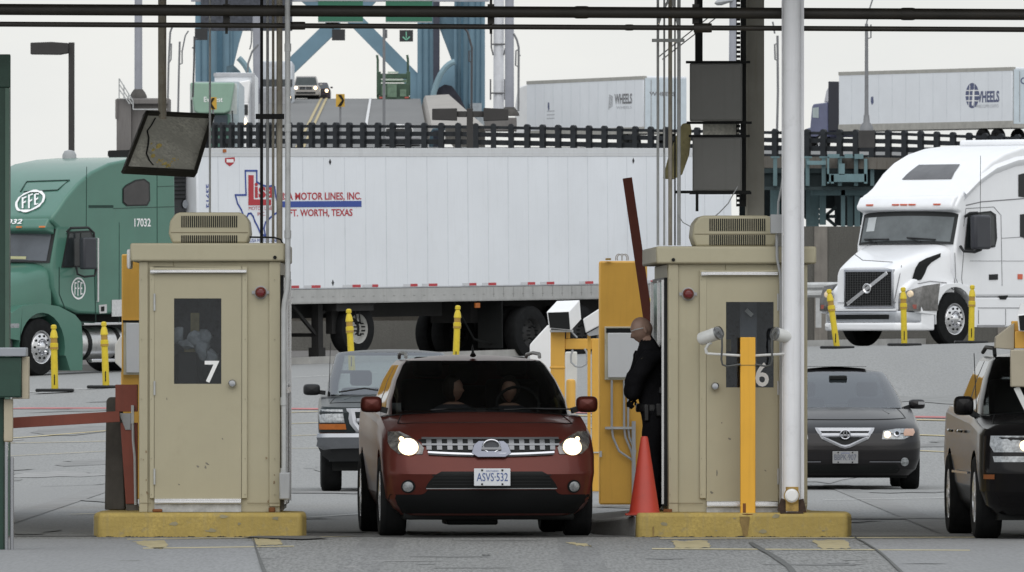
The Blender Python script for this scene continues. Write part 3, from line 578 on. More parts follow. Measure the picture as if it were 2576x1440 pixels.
tag(m.build('brace_rod', STEEL), 'pair of slanting brace rods above the upper grey cabinet', 'rod')
m = MB(); m.tube([W(*p, 101.2) for p in ((1790, 552), (1810, 535), (1832, 512), (1845, 488), (1856, 470))], .006, 6); m.tube([W(*p, 101.2) for p in ((1705, 540), (1718, 560), (1738, 571), (1742, 573))], .005, 6); tag(m.build('cable', GREYP, smooth=True), 'thin cables looping down to the air conditioner of booth 6', 'cable')
m = MB(); m.box(*W(1700, 487, 101.9), *W(1888, 480, 101.94)); m.box(*W(1750, 532, 101.9), *W(1757, 486, 101.94)); tag(m.build('strut_bracket', BLK), 'black strut bracket under the lower grey cabinet', 'bracket')
# white painted pole in front of booth 6
t = thing('canopy_column', 'white painted round pole with a rusty foot in front of booth 6', 'column', W(1992, 1292, 99.75)); o = t.location.copy(); f = Fr(1992, 1292, 99.75)
WP = M('scuffed_white_pole_paint', (.76, .77, .80), .4, var=.05, scale=2, streak=.2, dirtcol=(.32, .32, .31), dirt=.2)
m = MB(); m.tube([(0, 0, 0), (0, 0, TOPZ - o.z)], f.x(2015) , 24); m.build('pole', WP, t, smooth=True)
m = MB(); m.box(f.x(1967), .03, .05, f.x(1975), .1, TOPZ - o.z); m.box(f.x(2013), .03, .05, f.x(2023), .1, TOPZ - o.z); m.build('side_angle', WP, t)
RW = M('rust_yellow_foot', (.34, .22, .06), .8, var=.4, scale=15, dirt=.7, dirtcol=(.08, .04, .02))
m = MB(); m.box(f.x(1976), -.095, .02, f.x(2008), -.078, f.z(1225)); m.build('foot_plate', RW, t); m = MB()
m.bar((f.x(1968), -.05, .01), (f.x(1978), -.05, .12), .02, .1); m.bar((f.x(2014), -.05, .01), (f.x(2007), -.05, .12), .02, .1); m.box(f.x(1962), -.12, 0, f.x(2020), .1, .014); m.build('foot_bracket', M('dark_rust', (.05, .03, .02), .85, var=.5, scale=20), t)
m = MB(); m.lathe([(0, -.125), (.045, -.122), (.06, -.11), (.062, -.097)], (f.x(1991), 0, f.z(1247)), 'Y', 24); lp = m.build('round_reflector', WHT, t, smooth=True)
m = MB(); m.lathe([(.062, -.11), (.07, -.108), (.07, -.096)], (f.x(1991), 0, f.z(1247)), 'Y', 24); m.build('reflector_rim', RW, lp)
for zz in (293, 903):
    m = MB(); m.tube([(0, 0, f.z(zz) - .012), (0, 0, f.z(zz) + .012)], f.x(2014) + .003, 24); m.build('rusty_band', M('rusty_weld', (.5, .45, .36), .7, var=.3, scale=25, dirt=.7, dirtcol=(.3, .17, .05)), t, smooth=True)
t = thing('conduit', 'grey conduit with a junction box running down the front of booth 6', 'conduit', W(1963, 1290, 99.9)); o = t.location.copy()
m = MB(); m.tube([W(a, b, 99.9) - o for a, b in ((1964, 1288), (1964, 720), (1963, 690), (1955, 650), (1954, 590))], .013, 10); m.tube([W(a, b, 99.95) - o for a, b in ((1957, 540), (1958, 510), (1966, 470), (1972, 420), (1974, 300), (1974, -60))], .010, 10); m.build('pipe_run', GREYP, t, smooth=True)
a, b = W(1938, 588, 99.9) - o, W(1968, 540, 99.9) - o; m = MB(); m.box(a.x, -.05, a.z, b.x, .05, b.z); m.build('junction_box', GREYP, t, bevel=.006)
# ================================================================ BOLLARD WITH CAMERAS, CONE
t = thing('camera_bollard', 'square yellow bollard with two white tube cameras in front of booth 6', 'bollard', W(1880, 1295, 99.75)); f = Fr(1880, 1295, 99.75); x, z = f.x, f.z
m = MB(); m.box(x(1862), -.07, 0, x(1900), .06, z(849)); m.build('post', M('bollard_yellow', (.76, .40, .035), .42, var=.05, scale=2, streak=.2, dirtcol=(.35, .14, .03)), t, bevel=.006)
m = MB(); m.lathe([(.13, .0), (.13, .008), (.0, .008)], (0, 0, 0), 'Z', 20); m.box(x(1868), -.0705, .01, x(1876), -.07, .1); m.build('rusty_base', RUST, t)
m = MB(); m.box(x(1862) - .002, -.073, z(920), x(1900) + .002, -.0705, z(918)); m.build('weld_line', RW, t)
CAMW = M('camera_white', (.62, .63, .62), .35, var=.08, scale=8, streak=.15, dirtcol=(.35, .34, .3))
for sx, c0, c1, el in ((-1, (1807, 838), (1765, 853), (1778, 885)), (1, (1949, 840), (2003, 853), (1988, 885))):
    m = MB(); a = Vector((x(c0[0]), -.11, z(c0[1]))); b = Vector((x(c1[0]), .02, z(c1[1]))); d = (b - a).normalized()
    m.tube([a, a + d * .005, b, b + d * .015], [.055, .058, .058, .045], 20); cm = m.build('camera', CAMW, t, smooth=True)
    m = MB(); m.tube([a - d * .012, a + d * .006], [.060, .062], 20, False); m.tube([a - d * .004, a - d * .001], .05, 20); m.build('lens_ring', M('camera_back', (.25, .26, .27), .3, .5, var=.3, scale=30), cm, smooth=True)
    m = MB(); m.tube([(x(1862) if sx < 0 else x(1900), -.03, z(895)), (x(el[0]), -.03, z(890)), ], .012, 10); m.tube([(x(el[0]), -.03, z(890)), (x(el[0] + sx * 3), -.03, z(878)), (x(el[0] - sx * 4), -.04, z(866)), (x(c1[0] - sx * 25), -.04, z(862))], .014, 10); m.build('arm', CAMW, t, smooth=True)
    m = MB(); q0 = c0[0]; m.tube([(x(q0), -.125, z(835)), (x(q0 - sx * 8), -.15, z(845)), (x(q0 - sx * 9), -.14, z(870)), (x(q0 - sx * 7), -.14, z(905)), (x(q0 - sx * 10), -.13, z(918)), (x(q0 - sx * 22), -.11, z(922)), (x(1862 if sx < 0 else 1900), -.08, z(917))], .009, 8); m.build('cable', M('dark_grey_cable', (.08, .085, .085), .5, var=.1), t, smooth=True)
t = thing('traffic_cone', 'orange rubber traffic cone on the kerb in front of the officer', 'cone', W(1621, 1297, 99.85)); f = Fr(1621, 1297, 99.85); x, z = f.x, f.z
m = MB(); m.lathe([(.0, z(1098)), (.024, z(1098)), (.032, z(1101)), (x(1659), z(1287)), (x(1663), z(1292))], (0, 0, 0), 'Z', 32); m.build('cone_body', ORANGE, t, smooth=True)
m = MB(); m.box(x(1572), -.17, 0, x(1670), .17, .018); m.build('base_plate', M('cone_base', (.3, .03, .015), .7, var=.2), t, bevel=.008)
# ================================================================ BARRIER GATES
t = thing('barrier_gate', 'lowered red gate arm with its red post beside booth 7', 'barrier gate', W(325, 1285, 101.2)); f = Fr(325, 1285, 101.2); x, z = f.x, f.z
m = MB(); m.box(x(291), -.08, z(1036), x(346), .12, z(968)); m.build('gear_box', RED, t, bevel=.004)
m = MB(); m.add([(x(a), y, z(b)) for y in (-.06, .1) for a, b in ((303, 1064), (346, 1064), (346, 1268), (317, 1268))], [(0, 1, 2, 3), (7, 6, 5, 4), (0, 4, 5, 1), (1, 5, 6, 2), (2, 6, 7, 3), (3, 7, 4, 0)]); m.build('post', RED, t, bevel=.004)
m = MB(); m.box(x(318), -.05, 0, x(348), .1, z(1268)); m.build('foot', M('grimy_steel_foot', (.1, .09, .08), .8, var=.4), t)
m = MB(); m.prism([(x(300), z(1040)), (x(330), z(1040)), (x(330), z(1082)), (x(316), z(1082))], lambda u, v, d: Vector((u, d, v)), -.07, .05); m.build('hinge_bracket', GREYP, t, bevel=.004)
m = MB(); m.box(x(331), -.12, z(1066), x(338), -.06, z(1020)); m.tube([(x(335), -.1, z(1066)), (x(336), -.1, z(1110)), (x(340), -.1, z(1150)), (x(342), -.1, z(1270))], .012, 8); m.build('counterweight_rod', STEEL, t)
m = MB(); a = Vector((x(20), -.1, z(1065))); b = Vector((x(302), -.1, z(1048))); m.bar(a, b, .03, .096); m.build('arm', RED, t, bevel=.003)
m = MB(); m.prism([(x(265), z(1008)), (x(272), z(1000)), (x(298), z(1000)), (x(303), z(1006)), (x(312), z(1284)), (x(261), z(1284))], lambda u, v, d: Vector((u, d, v)), .25, .6)
o = m.build('concrete_bollard', M('dark_grimy_concrete', (.085, .078, .068), .9, var=.25, scale=5, streak=.3, dirtcol=(.04, .035, .03)), bevel=.01); o.location = f.loc; tag(o, 'dark grimy concrete post behind the red gate post', 'bollard')
t = thing('barrier_gate', 'raised red gate arm leaning behind the officer', 'barrier gate', W(1640, 1245, 108)); f = Fr(1640, 1245, 108); x, z = f.x, f.z
m = MB(); m.bar((x(1645), 0, z(905)), (x(1578), 0, z(448)), .09, .03, (0, 1, 0)); m.build('arm', RED, t, bevel=.003)
m = MB(); m.box(x(1632), -.1, 0, x(1668), .12, z(880)); m.build('post', RED, t, bevel=.004)
m = MB(); m.cyl((x(1645), -.14, z(900)), (x(1645), .02, z(900)), .05); m.build('pivot', GREYP, t)
# ================================================================ YELLOW SCANNING PORTALS, CAMERAS
PW = M('portal_white_panel', (.66, .67, .68), .4, var=.03, scale=3, streak=.05, dirtcol=(.4, .4, .38))
t = thing('scanning_portal', 'tall yellow scanning pillar with white door panel behind the officer', 'scanning pillar', W(1568, 1270, 120)); f = Fr(1568, 1270, 120); x, z = f.x, f.z
m = MB(); m.box(x(1507), 0, 0, x(1628), .5, z(657)); m.build('body', YEL, t, bevel=.02)
m = MB(); m.box(x(1521), -.03, z(956), x(1610), -.002, z(822)); bk = m.build('panel_frame', M('panel_frame_cream', (.5, .47, .36), .6, var=.15, dirt=.4), t, bevel=.004)
m = MB(); m.box(x(1525), -.036, z(838), x(1612), -.031, z(826)); m.build('dark_panel_strip', BLK, bk)  # black strip across the top of the panel frame
m = MB(); m.box(x(1529), -.05, z(950), x(1612), -.031, z(838)); m.build('door_panel', PW, bk, bevel=.006)
m = MB()
for k, cx in enumerate((1557, 1565, 1573)): 
    p = [Vector((x(cx) + .035 * math.cos(a) * (1.5 if k == 1 else 1), .1 + k * .03, z(650) + .045 * math.sin(a))) for a in [i * math.pi / 6 - math.pi / 6 for i in range(9)]]
    m.tube(p, .006, 6)
m.build('lifting_ring', GREYP, t, smooth=True)
m = MB(); m.tube([(x(1530), -.03, z(655)), (x(1530), -.03, z(650)), ], .03, 8); m.build('rusty_bolt', RW, t)
m = MB()
for px in (1539, 1570, 1580):
    m.tube([(x(px), -.03, z(957)), (x(px), -.03, z(1075)), (x(px + 3), -.03, z(1100)), (x(px + 18), -.03, z(1135)), (x(1594), -.03, z(1160))], .012, 8)
m.tube([(x(1594), -.04, z(1060)), (x(1594), -.04, z(1262))], .022, 10); m.build('conduit', GREYP, t, smooth=True)
m = MB(); m.box(x(1522), -.05, z(1080), x(1592), -.002, z(1074)); m.build('conduit_clamp', STEEL, t)
m = MB(); m.box(x(1508), -.03, z(1150), x(1514), -.002, z(1135)); m.build('latch', STEEL, t)
tw = copy_tree(t); tw.location = (-3.28, 120.4, 0); tw['label'] = 'yellow scanning pillar standing behind booth 7, mirrored in the red car side'
t['group'] = tw['group'] = 'scanning pillars of the middle lane'
tw = copy_tree(t); tw.location = (1.88, 120.2, 0); tw['label'] = 'yellow scanning pillar standing behind booth 6, mirrored in the black car side'
t = thing('camera_gantry', 'yellow gantry frame carrying a white hooded camera next to the scanning pillar', 'camera frame', W(1450, 1237, 132)); f = Fr(1450, 1237, 132); x, z = f.x, f.z
m = MB(); m.box(x(1385), 0, 0, x(1421), .2, z(835)); m.box(x(1383), -.01, z(928), x(1422), .21, z(922)); m.build('post', YEL, t, bevel=.008)
m = MB(); m.box(x(1489), 0, 0, x(1511), .14, z(852)); m.build('post', YEL, t, bevel=.008)
m = MB(); m.box(x(1421.5), .02, z(879), x(1511), .12, z(852.5)); m.box(x(1424), .03, z(852), x(1434), .1, z(830)); m.build('crossbeam', YEL, t, bevel=.006)
m = MB(); m.box(x(1492), -.02, z(1140), x(1511), -.002, z(1137)); m.build('latch', STEEL, t)
m = MB(); m.tube([(x(a), -.04, z(b)) for a, b in ((1441, 880), (1436, 895), (1437, 912), (1448, 922), (1462, 923), (1474, 917), (1478, 902), (1475, 885), (1470, 878))], .012, 8); m.tube([(x(a), -.04, z(b)) for a, b in ((1436, 820), (1440, 838), (1452, 850))], .010, 8); m.build('cable', GREYP, t, smooth=True)
# hooded camera: a box pointing at the viewer, turned and tilted down
def hood(parent, f, P, dep, dx, dz, name='camera_housing'):
    # P: four photo corners of the front face (tl, tr, br, bl); the body runs back by dep metres, shifted dx, dz
    x, z = f.x, f.z; fr = [Vector((x(a), -.18, z(b))) for a, b in P]; bkk = [p + Vector((dx, dep, dz)) for p in fr]
    m = MB(); m.add(fr + bkk, [(0, 1, 2, 3), (7, 6, 5, 4)] + [(i, 4 + i, 4 + (i + 1) % 4, (i + 1) % 4) for i in range(4)]); h = m.build(name, WHT, parent, bevel=.008)
    c = sum(fr, Vector()) / 4; m = MB(); m.add([c + (p - c) * .9 + Vector((0, -.012, 0)) for p in fr] + [c + (p - c) * .9 + Vector((0, -.003, 0)) for p in fr], [(0, 1, 2, 3), (7, 6, 5, 4)] + [(i, 4 + i, 4 + (i + 1) % 4, (i + 1) % 4) for i in range(4)])
    m.build('lens_window', BLK, h); return h
hood(t, f, [(1375, 785), (1433, 783), (1437, 832), (1381, 827)], .6, .12, .13)
m = MB(); m.box(x(1383), -.14, z(836), x(1442), .1, z(830)); m.build('camera_mount', STEEL, t)
t2 = thing('camera_housing', 'tilted white camera hood half hidden by the yellow scanning pillar', 'camera', W(1490, 835, 126)); f2 = Fr(1490, 835, 126)
m = MB(); m.prism([(f2.x(1474), f2.z(838)), (f2.x(1467), f2.z(803)), (f2.x(1515), f2.z(772)), (f2.x(1522), f2.z(812))], lambda u, v, d: Vector((u, d, v)), 0, .3); m.build('housing', WHT, t2, bevel=.01)
m = MB(); m.prism([(f2.x(1482), f2.z(846)), (f2.x(1476), f2.z(840)), (f2.x(1522), f2.z(815)), (f2.x(1522), f2.z(840))], lambda u, v, d: Vector((u, d, v)), .02, .28); m.build('underside', GREYP, t2)
m = MB(); m.box(f2.x(1478), .1, f2.z(1250), f2.x(1486), .16, f2.z(842)); m.build('support_post', YEL, t2)
t = thing('equipment_cabinet', 'white angular cabinet with a slanted top behind the yellow camera frame', 'cabinet', W(1360, 1230, 134)); f = Fr(1360, 1230, 134); x, z = f.x, f.z
m = MB(); m.prism([(x(1333), 0), (x(1333), z(868)), (x(1341), z(858)), (x(1378), z(818)), (x(1386), z(818)), (x(1386), 0)], lambda u, v, d: Vector((u, d, v)), .1, .7); m.build('case', WHT, t, bevel=.012)
t = thing('equipment_box', 'low pale grey box standing between the posts of the yellow camera frame', 'box', W(1452, 1000, 165)); f = Fr(1452, 1000, 165)
m = MB(); m.box(f.x(1422), 0, -.5, f.x(1452), .5, f.z(885)); m.build('case', M('pale_cream_paint', (.55, .54, .5), .5, var=.08), t, bevel=.02); m = MB(); m.box(f.x(1424), -.1, -.5, f.x(1449), -.002, f.z(962)); m.build('lower_case', GREYP, t, bevel=.01)
t = thing('bollard', 'short round topped yellow bollard behind the red vehicle', 'bollard', W(1436, 1230, 136)); f = Fr(1436, 1230, 136)
m = MB(); r = f.x(1448); m.lathe([(r, 0), (r, f.z(962)), (r * .9, f.z(957)), (r * .6, f.z(954.5)), (0, f.z(954))], (0, 0, 0), 'Z', 20); m.build('post', YEL, t, smooth=True)
m = MB(); m.box(-r * 2, -r * 2, 0, r * 2, r * 2, .02); m.build('base', STEEL, t)
# portal on the far side of booth 7
t = thing('scanning_portal', 'yellow scanning pillar with white panel peeping out left of booth 7', 'scanning pillar', W(365, 1256, 119)); f = Fr(365, 1256, 119); x, z = f.x, f.z
m = MB(); m.box(x(306), 0, 0, x(430), .5, z(640)); m.build('body', YEL, t, bevel=.015)
m = MB(); m.box(x(311), -.03, z(943), x(420), -.002, z(806)); bk = m.build('panel_frame', M('panel_frame_cream', (.5, .47, .36)), t); m = MB(); m.box(x(318), -.045, z(938), x(415), -.031, z(813)); m.build('door_panel', PW, bk, bevel=.006)
m = MB(); m.box(x(309), -.034, z(812), x(420), -.0305, z(806)); m.build('dark_panel_strip', BLK, bk)
t = thing('equipment_cabinet', 'pale angular cabinet edge beside the yellow pillar left of booth 7', 'cabinet', W(300, 1240, 126)); f = Fr(300, 1240, 126); x, z = f.x, f.z
m = MB(); m.prism([(x(288), z(912)), (x(288), z(868)), (x(302), z(846)), (x(312), z(846)), (x(312), z(935))], lambda u, v, d: Vector((u, d, v)), .1, .6); m.build('case', M('pale_cream_paint', (.55, .54, .5)), t, bevel=.01)
m = MB(); m.box(x(303), .2, 0, x(312), .4, z(936)); m.build('support_post', YEL, t)
# right edge of the frame: housing over the dark vehicle
TANB = M('camera_tan_paint', (.36, .32, .24), .5, var=.06, scale=5)
t = thing('camera_housing', 'tan and yellow camera housing with white hood at the right edge', 'camera', W(2560, 1240, 97.5)); f = Fr(2560, 1240, 97.5); x, z = f.x, f.z
m = MB(); m.box(x(2553), 0, z(877), x(2640), .25, z(834)); m.box(x(2546), .05, z(834), x(2640), .2, z(808)); m.box(x(2584), .05, z(1300), x(2640), .2, z(877)); m.build('post', YEL, t, bevel=.006)
m = MB(); m.prism([(x(2504), z(876)), (x(2506), z(848)), (x(2552), z(812)), (x(2552), z(880))], lambda u, v, d: Vector((u, d, v)), .02, .3); m.build('side_case', TANB, t, bevel=.006)
m = MB(); m.box(x(2541), -.1, z(974), x(2640), -.004, z(880)); m.build('lower_case', TANB, t, bevel=.012)
hood(t, f, [(2556, 793), (2640, 785), (2640, 838), (2560, 834)], .5, .05, .1)
m = MB(); m.bar((x(2556), -.05, z(975)), (x(2590), -.05, z(1045)), .05, .03, (0, 1, 0)); m.build('brace', CAMW, t)
# left edge of the frame: green gate machine and pole
t = thing('gate_machine', 'dark green gate machine with a grey cap on a tan post at the left edge', 'gate machine', W(20, 1500, 93)); f = Fr(20, 1500, 93); x, z = f.x, f.z
TANP = M('tan_post_paint', (.42, .37, .27), .5, var=.08, scale=6, streak=.2, dirtcol=(.2, .17, .12))
m = MB(); m.box(x(-60), -.1, z(1000), x(55), .25, z(898)); m.build('case', DGRN, t, bevel=.012)
m = MB(); m.box(x(-60), -.13, z(897), x(67), .28, z(875)); m.build('cap', M('bluish_grey_cap', (.30, .32, .35), .4, .2, var=.08), t, bevel=.006)
m = MB(); m.box(x(55.5), -.05, z(1004), x(72), .2, z(898)); m.box(x(30), -.04, z(1004), x(55), .2, z(1000.5)); m.build('side_panel', TANP, t, bevel=.004)
m = MB(); m.box(x(10), -.02, z(1110), x(32), .1, z(1004.5)); m.build('post', TANP, t, bevel=.004)
m = MB()
for px in (16, 30): m.tube([(x(px), .02, 0), (x(px), .02, z(1108 if px == 16 else 1150))], .016, 12)
m.build('tube', CHROME, t, smooth=True)
m = MB(); m.lathe([(.035, z(1112)), (.04, z(1100)), (.035, z(1086))], (x(20), .03, 0), 'Z', 16); m.build('brass_collar', M('brass', (.5, .36, .2), .3, .8), t)
m = MB(); m.box(x(-70), .05, 0, x(9), .2, z(1001)); m.build('lower_body', DGRN, t, bevel=.005)
t = thing('gate_column', 'dark green square column at the far left edge', 'column', W(0, 1352, 100.6)); f = Fr(0, 1352, 100.6); x, z = f.x, f.z
m = MB(); m.box(x(-60), 0, 0, x(23), .3, z(137)); m.box(x(-60), -.02, z(220), x(26), .02, z(137)); m.build('post', DGRN, t, bevel=.006)
m = MB(); m.box(x(13), -.012, 0, x(24), -.002, z(222)); m.build('edge_trim', M('faded_green_trim', (.07, .13, .10), .5, var=.1), t)
# ================================================================ DELINEATOR POSTS
def delineator(label, tx, ty, bx, by):
    p = None; lo = W(0, 0, 1)
    D = 190.0
    for _ in range(30): X = (bx - CX) * D / F_PX; D = 179 + (X + 7.2) * 25 / 15.5
    X = (bx - CX) * D / F_PX; k = D / F_PX; hgt = (by - ty) * k; lean = (tx - bx) * k
    p = Vector((X, D, gz(X, D))); t = thing('delineator_post', label, 'delineator', p, 0, 'yellow delineator posts along the truck lane')
    def at(h): return Vector((lean * h / hgt, 0, h))
    m = MB(); m.tube([at(.03), at(hgt * .62), at(hgt * .63), at(hgt * .72), at(hgt * .725), at(hgt * .80), at(hgt * .805), at(hgt * .88), at(hgt * .93), at(hgt * .94), at(hgt * .985), at(hgt)], [.056, .052, .064, .064, .052, .052, .064, .05, .03, .045, .045, .02], 12); b = m.build('tube', DELY, t, smooth=True)
    m = MB(); m.tube([at(hgt * .73), at(hgt * .795)], .0535, 12); m.tube([at(hgt * .635), at(hgt * .665)], .0655, 12); m.build('reflective_band', DELB, b, smooth=True)
    m = MB(); m.box(-.3, -.25, .0, .3, .25, .05); m.build('rubber_base', PLASTIC, t, bevel=.02)
    m = MB(); c = at(hgt * .2); m.box(c.x - .008, -.062, c.z - .1, c.x + .008, -.056, c.z + .06); m.build('scuff_mark', BLK, t)
for d in (('leftmost yellow delineator post, in front of the green tractor wheel', 135, 815, 138, 984), ('yellow delineator post in front of the green tractor fuel tank', 261, 803, 267, 971),
          ('yellow delineator post leaning left above the dark pickup cab', 877, 779, 886, 941), ('yellow delineator post standing above the red vehicle roof', 1152, 770, 1146, 926), ('yellow delineator post peeping between scanning pillar and booth 6', 1638, 753, 1638, 902),
          ('strongly leaning yellow delineator post left of the white tractor grille', 2085, 727, 2106, 877), ('yellow delineator post in front of the white tractor bumper', 2272, 720, 2275, 868), ('rightmost yellow delineator post, behind the white tractor wheel', 2446, 714, 2443, 861)):
    delineator(*d)
# ================================================================ OFFICER
def skin_mesh(name, verts, edges, radii, root=0, sub=2):
    me = bpy.data.meshes.new(name); me.from_pydata(verts, edges, []); o = bpy.data.objects.new(name, me); col.objects.link(o)
    sk = o.modifiers.new('s', 'SKIN'); sk.use_smooth_shade = True
    for i, r in enumerate(radii): me.skin_vertices[0].data[i].radius = (r, r) if not isinstance(r, tuple) else r
    me.skin_vertices[0].data[root].use_root = True
    sb = o.modifiers.new('b', 'SUBSURF'); sb.levels = sub; sb.render_levels = sub
    dg = bpy.context.evaluated_depsgraph_get(); m2 = bpy.data.meshes.new_from_object(o.evaluated_get(dg)); bpy.data.objects.remove(o); return m2
def head_bm(bm, c, s, face, tilt=0, mi=1):
    # sculpted head: ellipsoid with brow, nose, jaw and ears; face = direction it looks (unit, horizontal)
    fw = Vector(face).normalized(); up = Vector((0, 0, 1)); lf = up.cross(fw)
    q = Matrix.Rotation(tilt, 3, lf); fw = q @ fw; up = q @ up
    n0 = len(bm.verts); vs = bmesh.ops.create_uvsphere(bm, u_segments=28, v_segments=20, radius=1)['verts']
    for v in vs:
        x, y, z = v.co                                   # x forward, y left, z up
        X, Y, Z = x * .98, y * .78, z * 1.18
        if z < -.15: k = (-.15 - z); Y *= 1 - .28 * k; X *= 1 - (.12 if x > 0 else .55) * k
        if x > .3 and z < 0: X += .10 * max(0, 1 - abs(z + .75) * 2.5) * max(0, 1 - abs(y) * 1.6)          # chin
        if x > .5: X += .30 * max(0, 1 - abs(z + .12) * 4.2) * max(0, 1 - abs(y) * 4.5)                       # nose
        if x > .4: X -= .09 * max(0, 1 - abs(z - .16) * 5) * max(0, 1 - abs(abs(y) - .35) * 4)                # eye sockets
        if x > .4: X += .05 * max(0, 1 - abs(z - .38) * 5)                                                    # brow
        if x > .5: X += .05 * max(0, 1 - abs(z + .45) * 9) * max(0, 1 - abs(y) * 3)                           # lips
        v.co = Vector(c) + (fw * X + lf * Y + up * Z) * s
    fs = {f for v in vs for f in v.link_faces}
    for f in fs: f.material_index = mi; f.smooth = True
    for sy in (-1, 1):
        e = bmesh.ops.create_uvsphere(bm, u_segments=10, v_segments=8, radius=1)['verts']
        for v in e: x, y, z = v.co; v.co = Vector(c) + (fw * (x * .2 - .08) + lf * (sy * .78 + y * .1) + up * (z * .32 - .02)) * s
        for f in {f for v in e for f in v.link_faces}: f.material_index = mi; f.smooth = True
def person(label, base, verts, edges, radii, head, hs, face, tilt, mats, rule, hands=()):
    me = skin_mesh('body', verts, edges, radii); bm = bmesh.new(); bm.from_mesh(me)
    for f in bm.faces: f.material_index = rule(f.calc_center_median()); f.smooth = True
    head_bm(bm, head, hs, face, tilt)
    from mathutils import noise as ns
    for v in bm.verts:
        if v.co.z < head.z - .12: n_ = ns.noise(v.co * 9) * .014 + ns.noise(Vector((v.co.x * 6, v.co.y * 6, v.co.z * 26))) * .010; v.co += v.normal * n_
    me = bpy.data.meshes.new('person'); bm.to_mesh(me); bm.free()
    for mt in mats: me.materials.append(mt)
    o = bpy.data.objects.new('person', me); col.objects.link(o); o.location = base; return tag(o, label, 'person')
f = Fr(1640, 1288, 101.0); base = Vector((f.loc.x, 101.0, H_IS)); x, z = f.x, f.z
k = lambda px, py, y=0: (x(px), y, z(py))
V = [k(1643, 1030), k(1640, 985), k(1636, 925), k(1634, 885), k(1626, 858), k(1622, 842),                      # pelvis, waist, chest, upper chest, neck, skull base
     k(1646, 1045, -.09), k(1638, 1160, -.10), k(1644, 1268, -.10), k(1622, 1280, -.14),                         # near leg and foot
     k(1650, 1045, .09), k(1650, 1160, .11), k(1656, 1268, .12), k(1634, 1280, .10),                             # far leg
     k(1640, 890, -.17), k(1604, 952, -.22), k(1590, 996, -.15), k(1596, 1008, -.10),                           # near arm, bent forward
     k(1632, 890, .16), k(1596, 955, .2), k(1586, 992, .08), k(1590, 1004, .04)]
E_ = [(0, 1), (1, 2), (2, 3), (3, 4), (4, 5), (0, 6), (6, 7), (7, 8), (8, 9), (0, 10), (10, 11), (11, 12), (12, 13), (3, 14), (14, 15), (15, 16), (16, 17), (3, 18), (18, 19), (19, 20), (20, 21)]
RR = [(.15, .16), (.15, .155), (.165, .175), (.135, .15), .062, .06, .115, .09, .075, .05, .115, .09, .075, .05, .088, .08, .07, .042, .088, .08, .07, .042]
head_c = Vector(k(1615, 834))
off = person('bald officer in black uniform leaning at the side of booth 6', base, V, E_, RR, head_c, .102, (-1, -.28, 0), R(24), [UNI, SKIN], lambda c: 1 if c.z > z(860) and (c.x < x(1636)) else 0)
off_e = off
hd = MB()
for (cx, cy, yy) in ((1596, 1010, -.10), (1590, 1006, .04)):
    for i in range(4): 
        p = Vector(k(cx, cy, yy)); q = Vector((-.006 * i, -.012 + .016 * i, -.008 * i)); hd.tube([p + q, p + q + Vector((-.022, 0, -.02)), p + q + Vector((-.020, .004, -.045)), p + q + Vector((-.004, .005, -.06 + .004 * i))], [.012, .011, .010, .008], 7)
    p = Vector(k(cx, cy, yy)); hd.tube([p, p + Vector((.01, -.03, -.02)), p + Vector((.004, -.036, -.045))], [.012, .011, .008], 7)
hd.build('gloved_fingers', UNI, off, smooth=True)
m = MB(); m.tube([k(1605, 1018, 0), k(1645, 1026, -.175), k(1683, 1022, 0)], .022, 8); 
m = MB(); rows = []
for zz, rr in ((1040, .155), (1036, .165), (1022, .165), (1018, .155)): rows.append([Vector((x(1643) + rr * .95 * math.cos(a), rr * 1.08 * math.sin(a), z(zz))) for a in [i * math.pi / 12 for i in range(24)]])
m.grid(rows, True); bl = m.build('duty_belt', M('black_leather', (.012, .012, .013), .35), off, smooth=True)
m = MB(); m.box(x(1620), -.19, z(1062), x(1632), -.13, z(1020)); m.box(x(1650), -.2, z(1050), x(1664), -.15, z(1018)); m.build('pouch', M('black_leather', (0, 0, 0)), bl, bevel=.008)
bd = MB(); bd.add([(x(a), -.245 - .0, z(b)) for a, b in ((1612, 905), (1622, 900), (1628, 908), (1624, 922), (1616, 924), (1610, 914))], [tuple(range(6))]); bd.build('shoulder_patch', M('dull_patch', (.05, .045, .025), .7, var=.4, scale=60), off)
gl = MB(); hc = head_c + Vector((-.09, -.035, .0)); gl.tube([hc + Vector((.1, -.075, .02)), hc + Vector((.03, -.07, .005)), hc + Vector((-.006, -.04, -.008))], .005, 6); gl.build('eyeglasses', STEEL, off)
m = MB(); m.box(x(1598), -.3, .15, x(1606), -.05, .16)
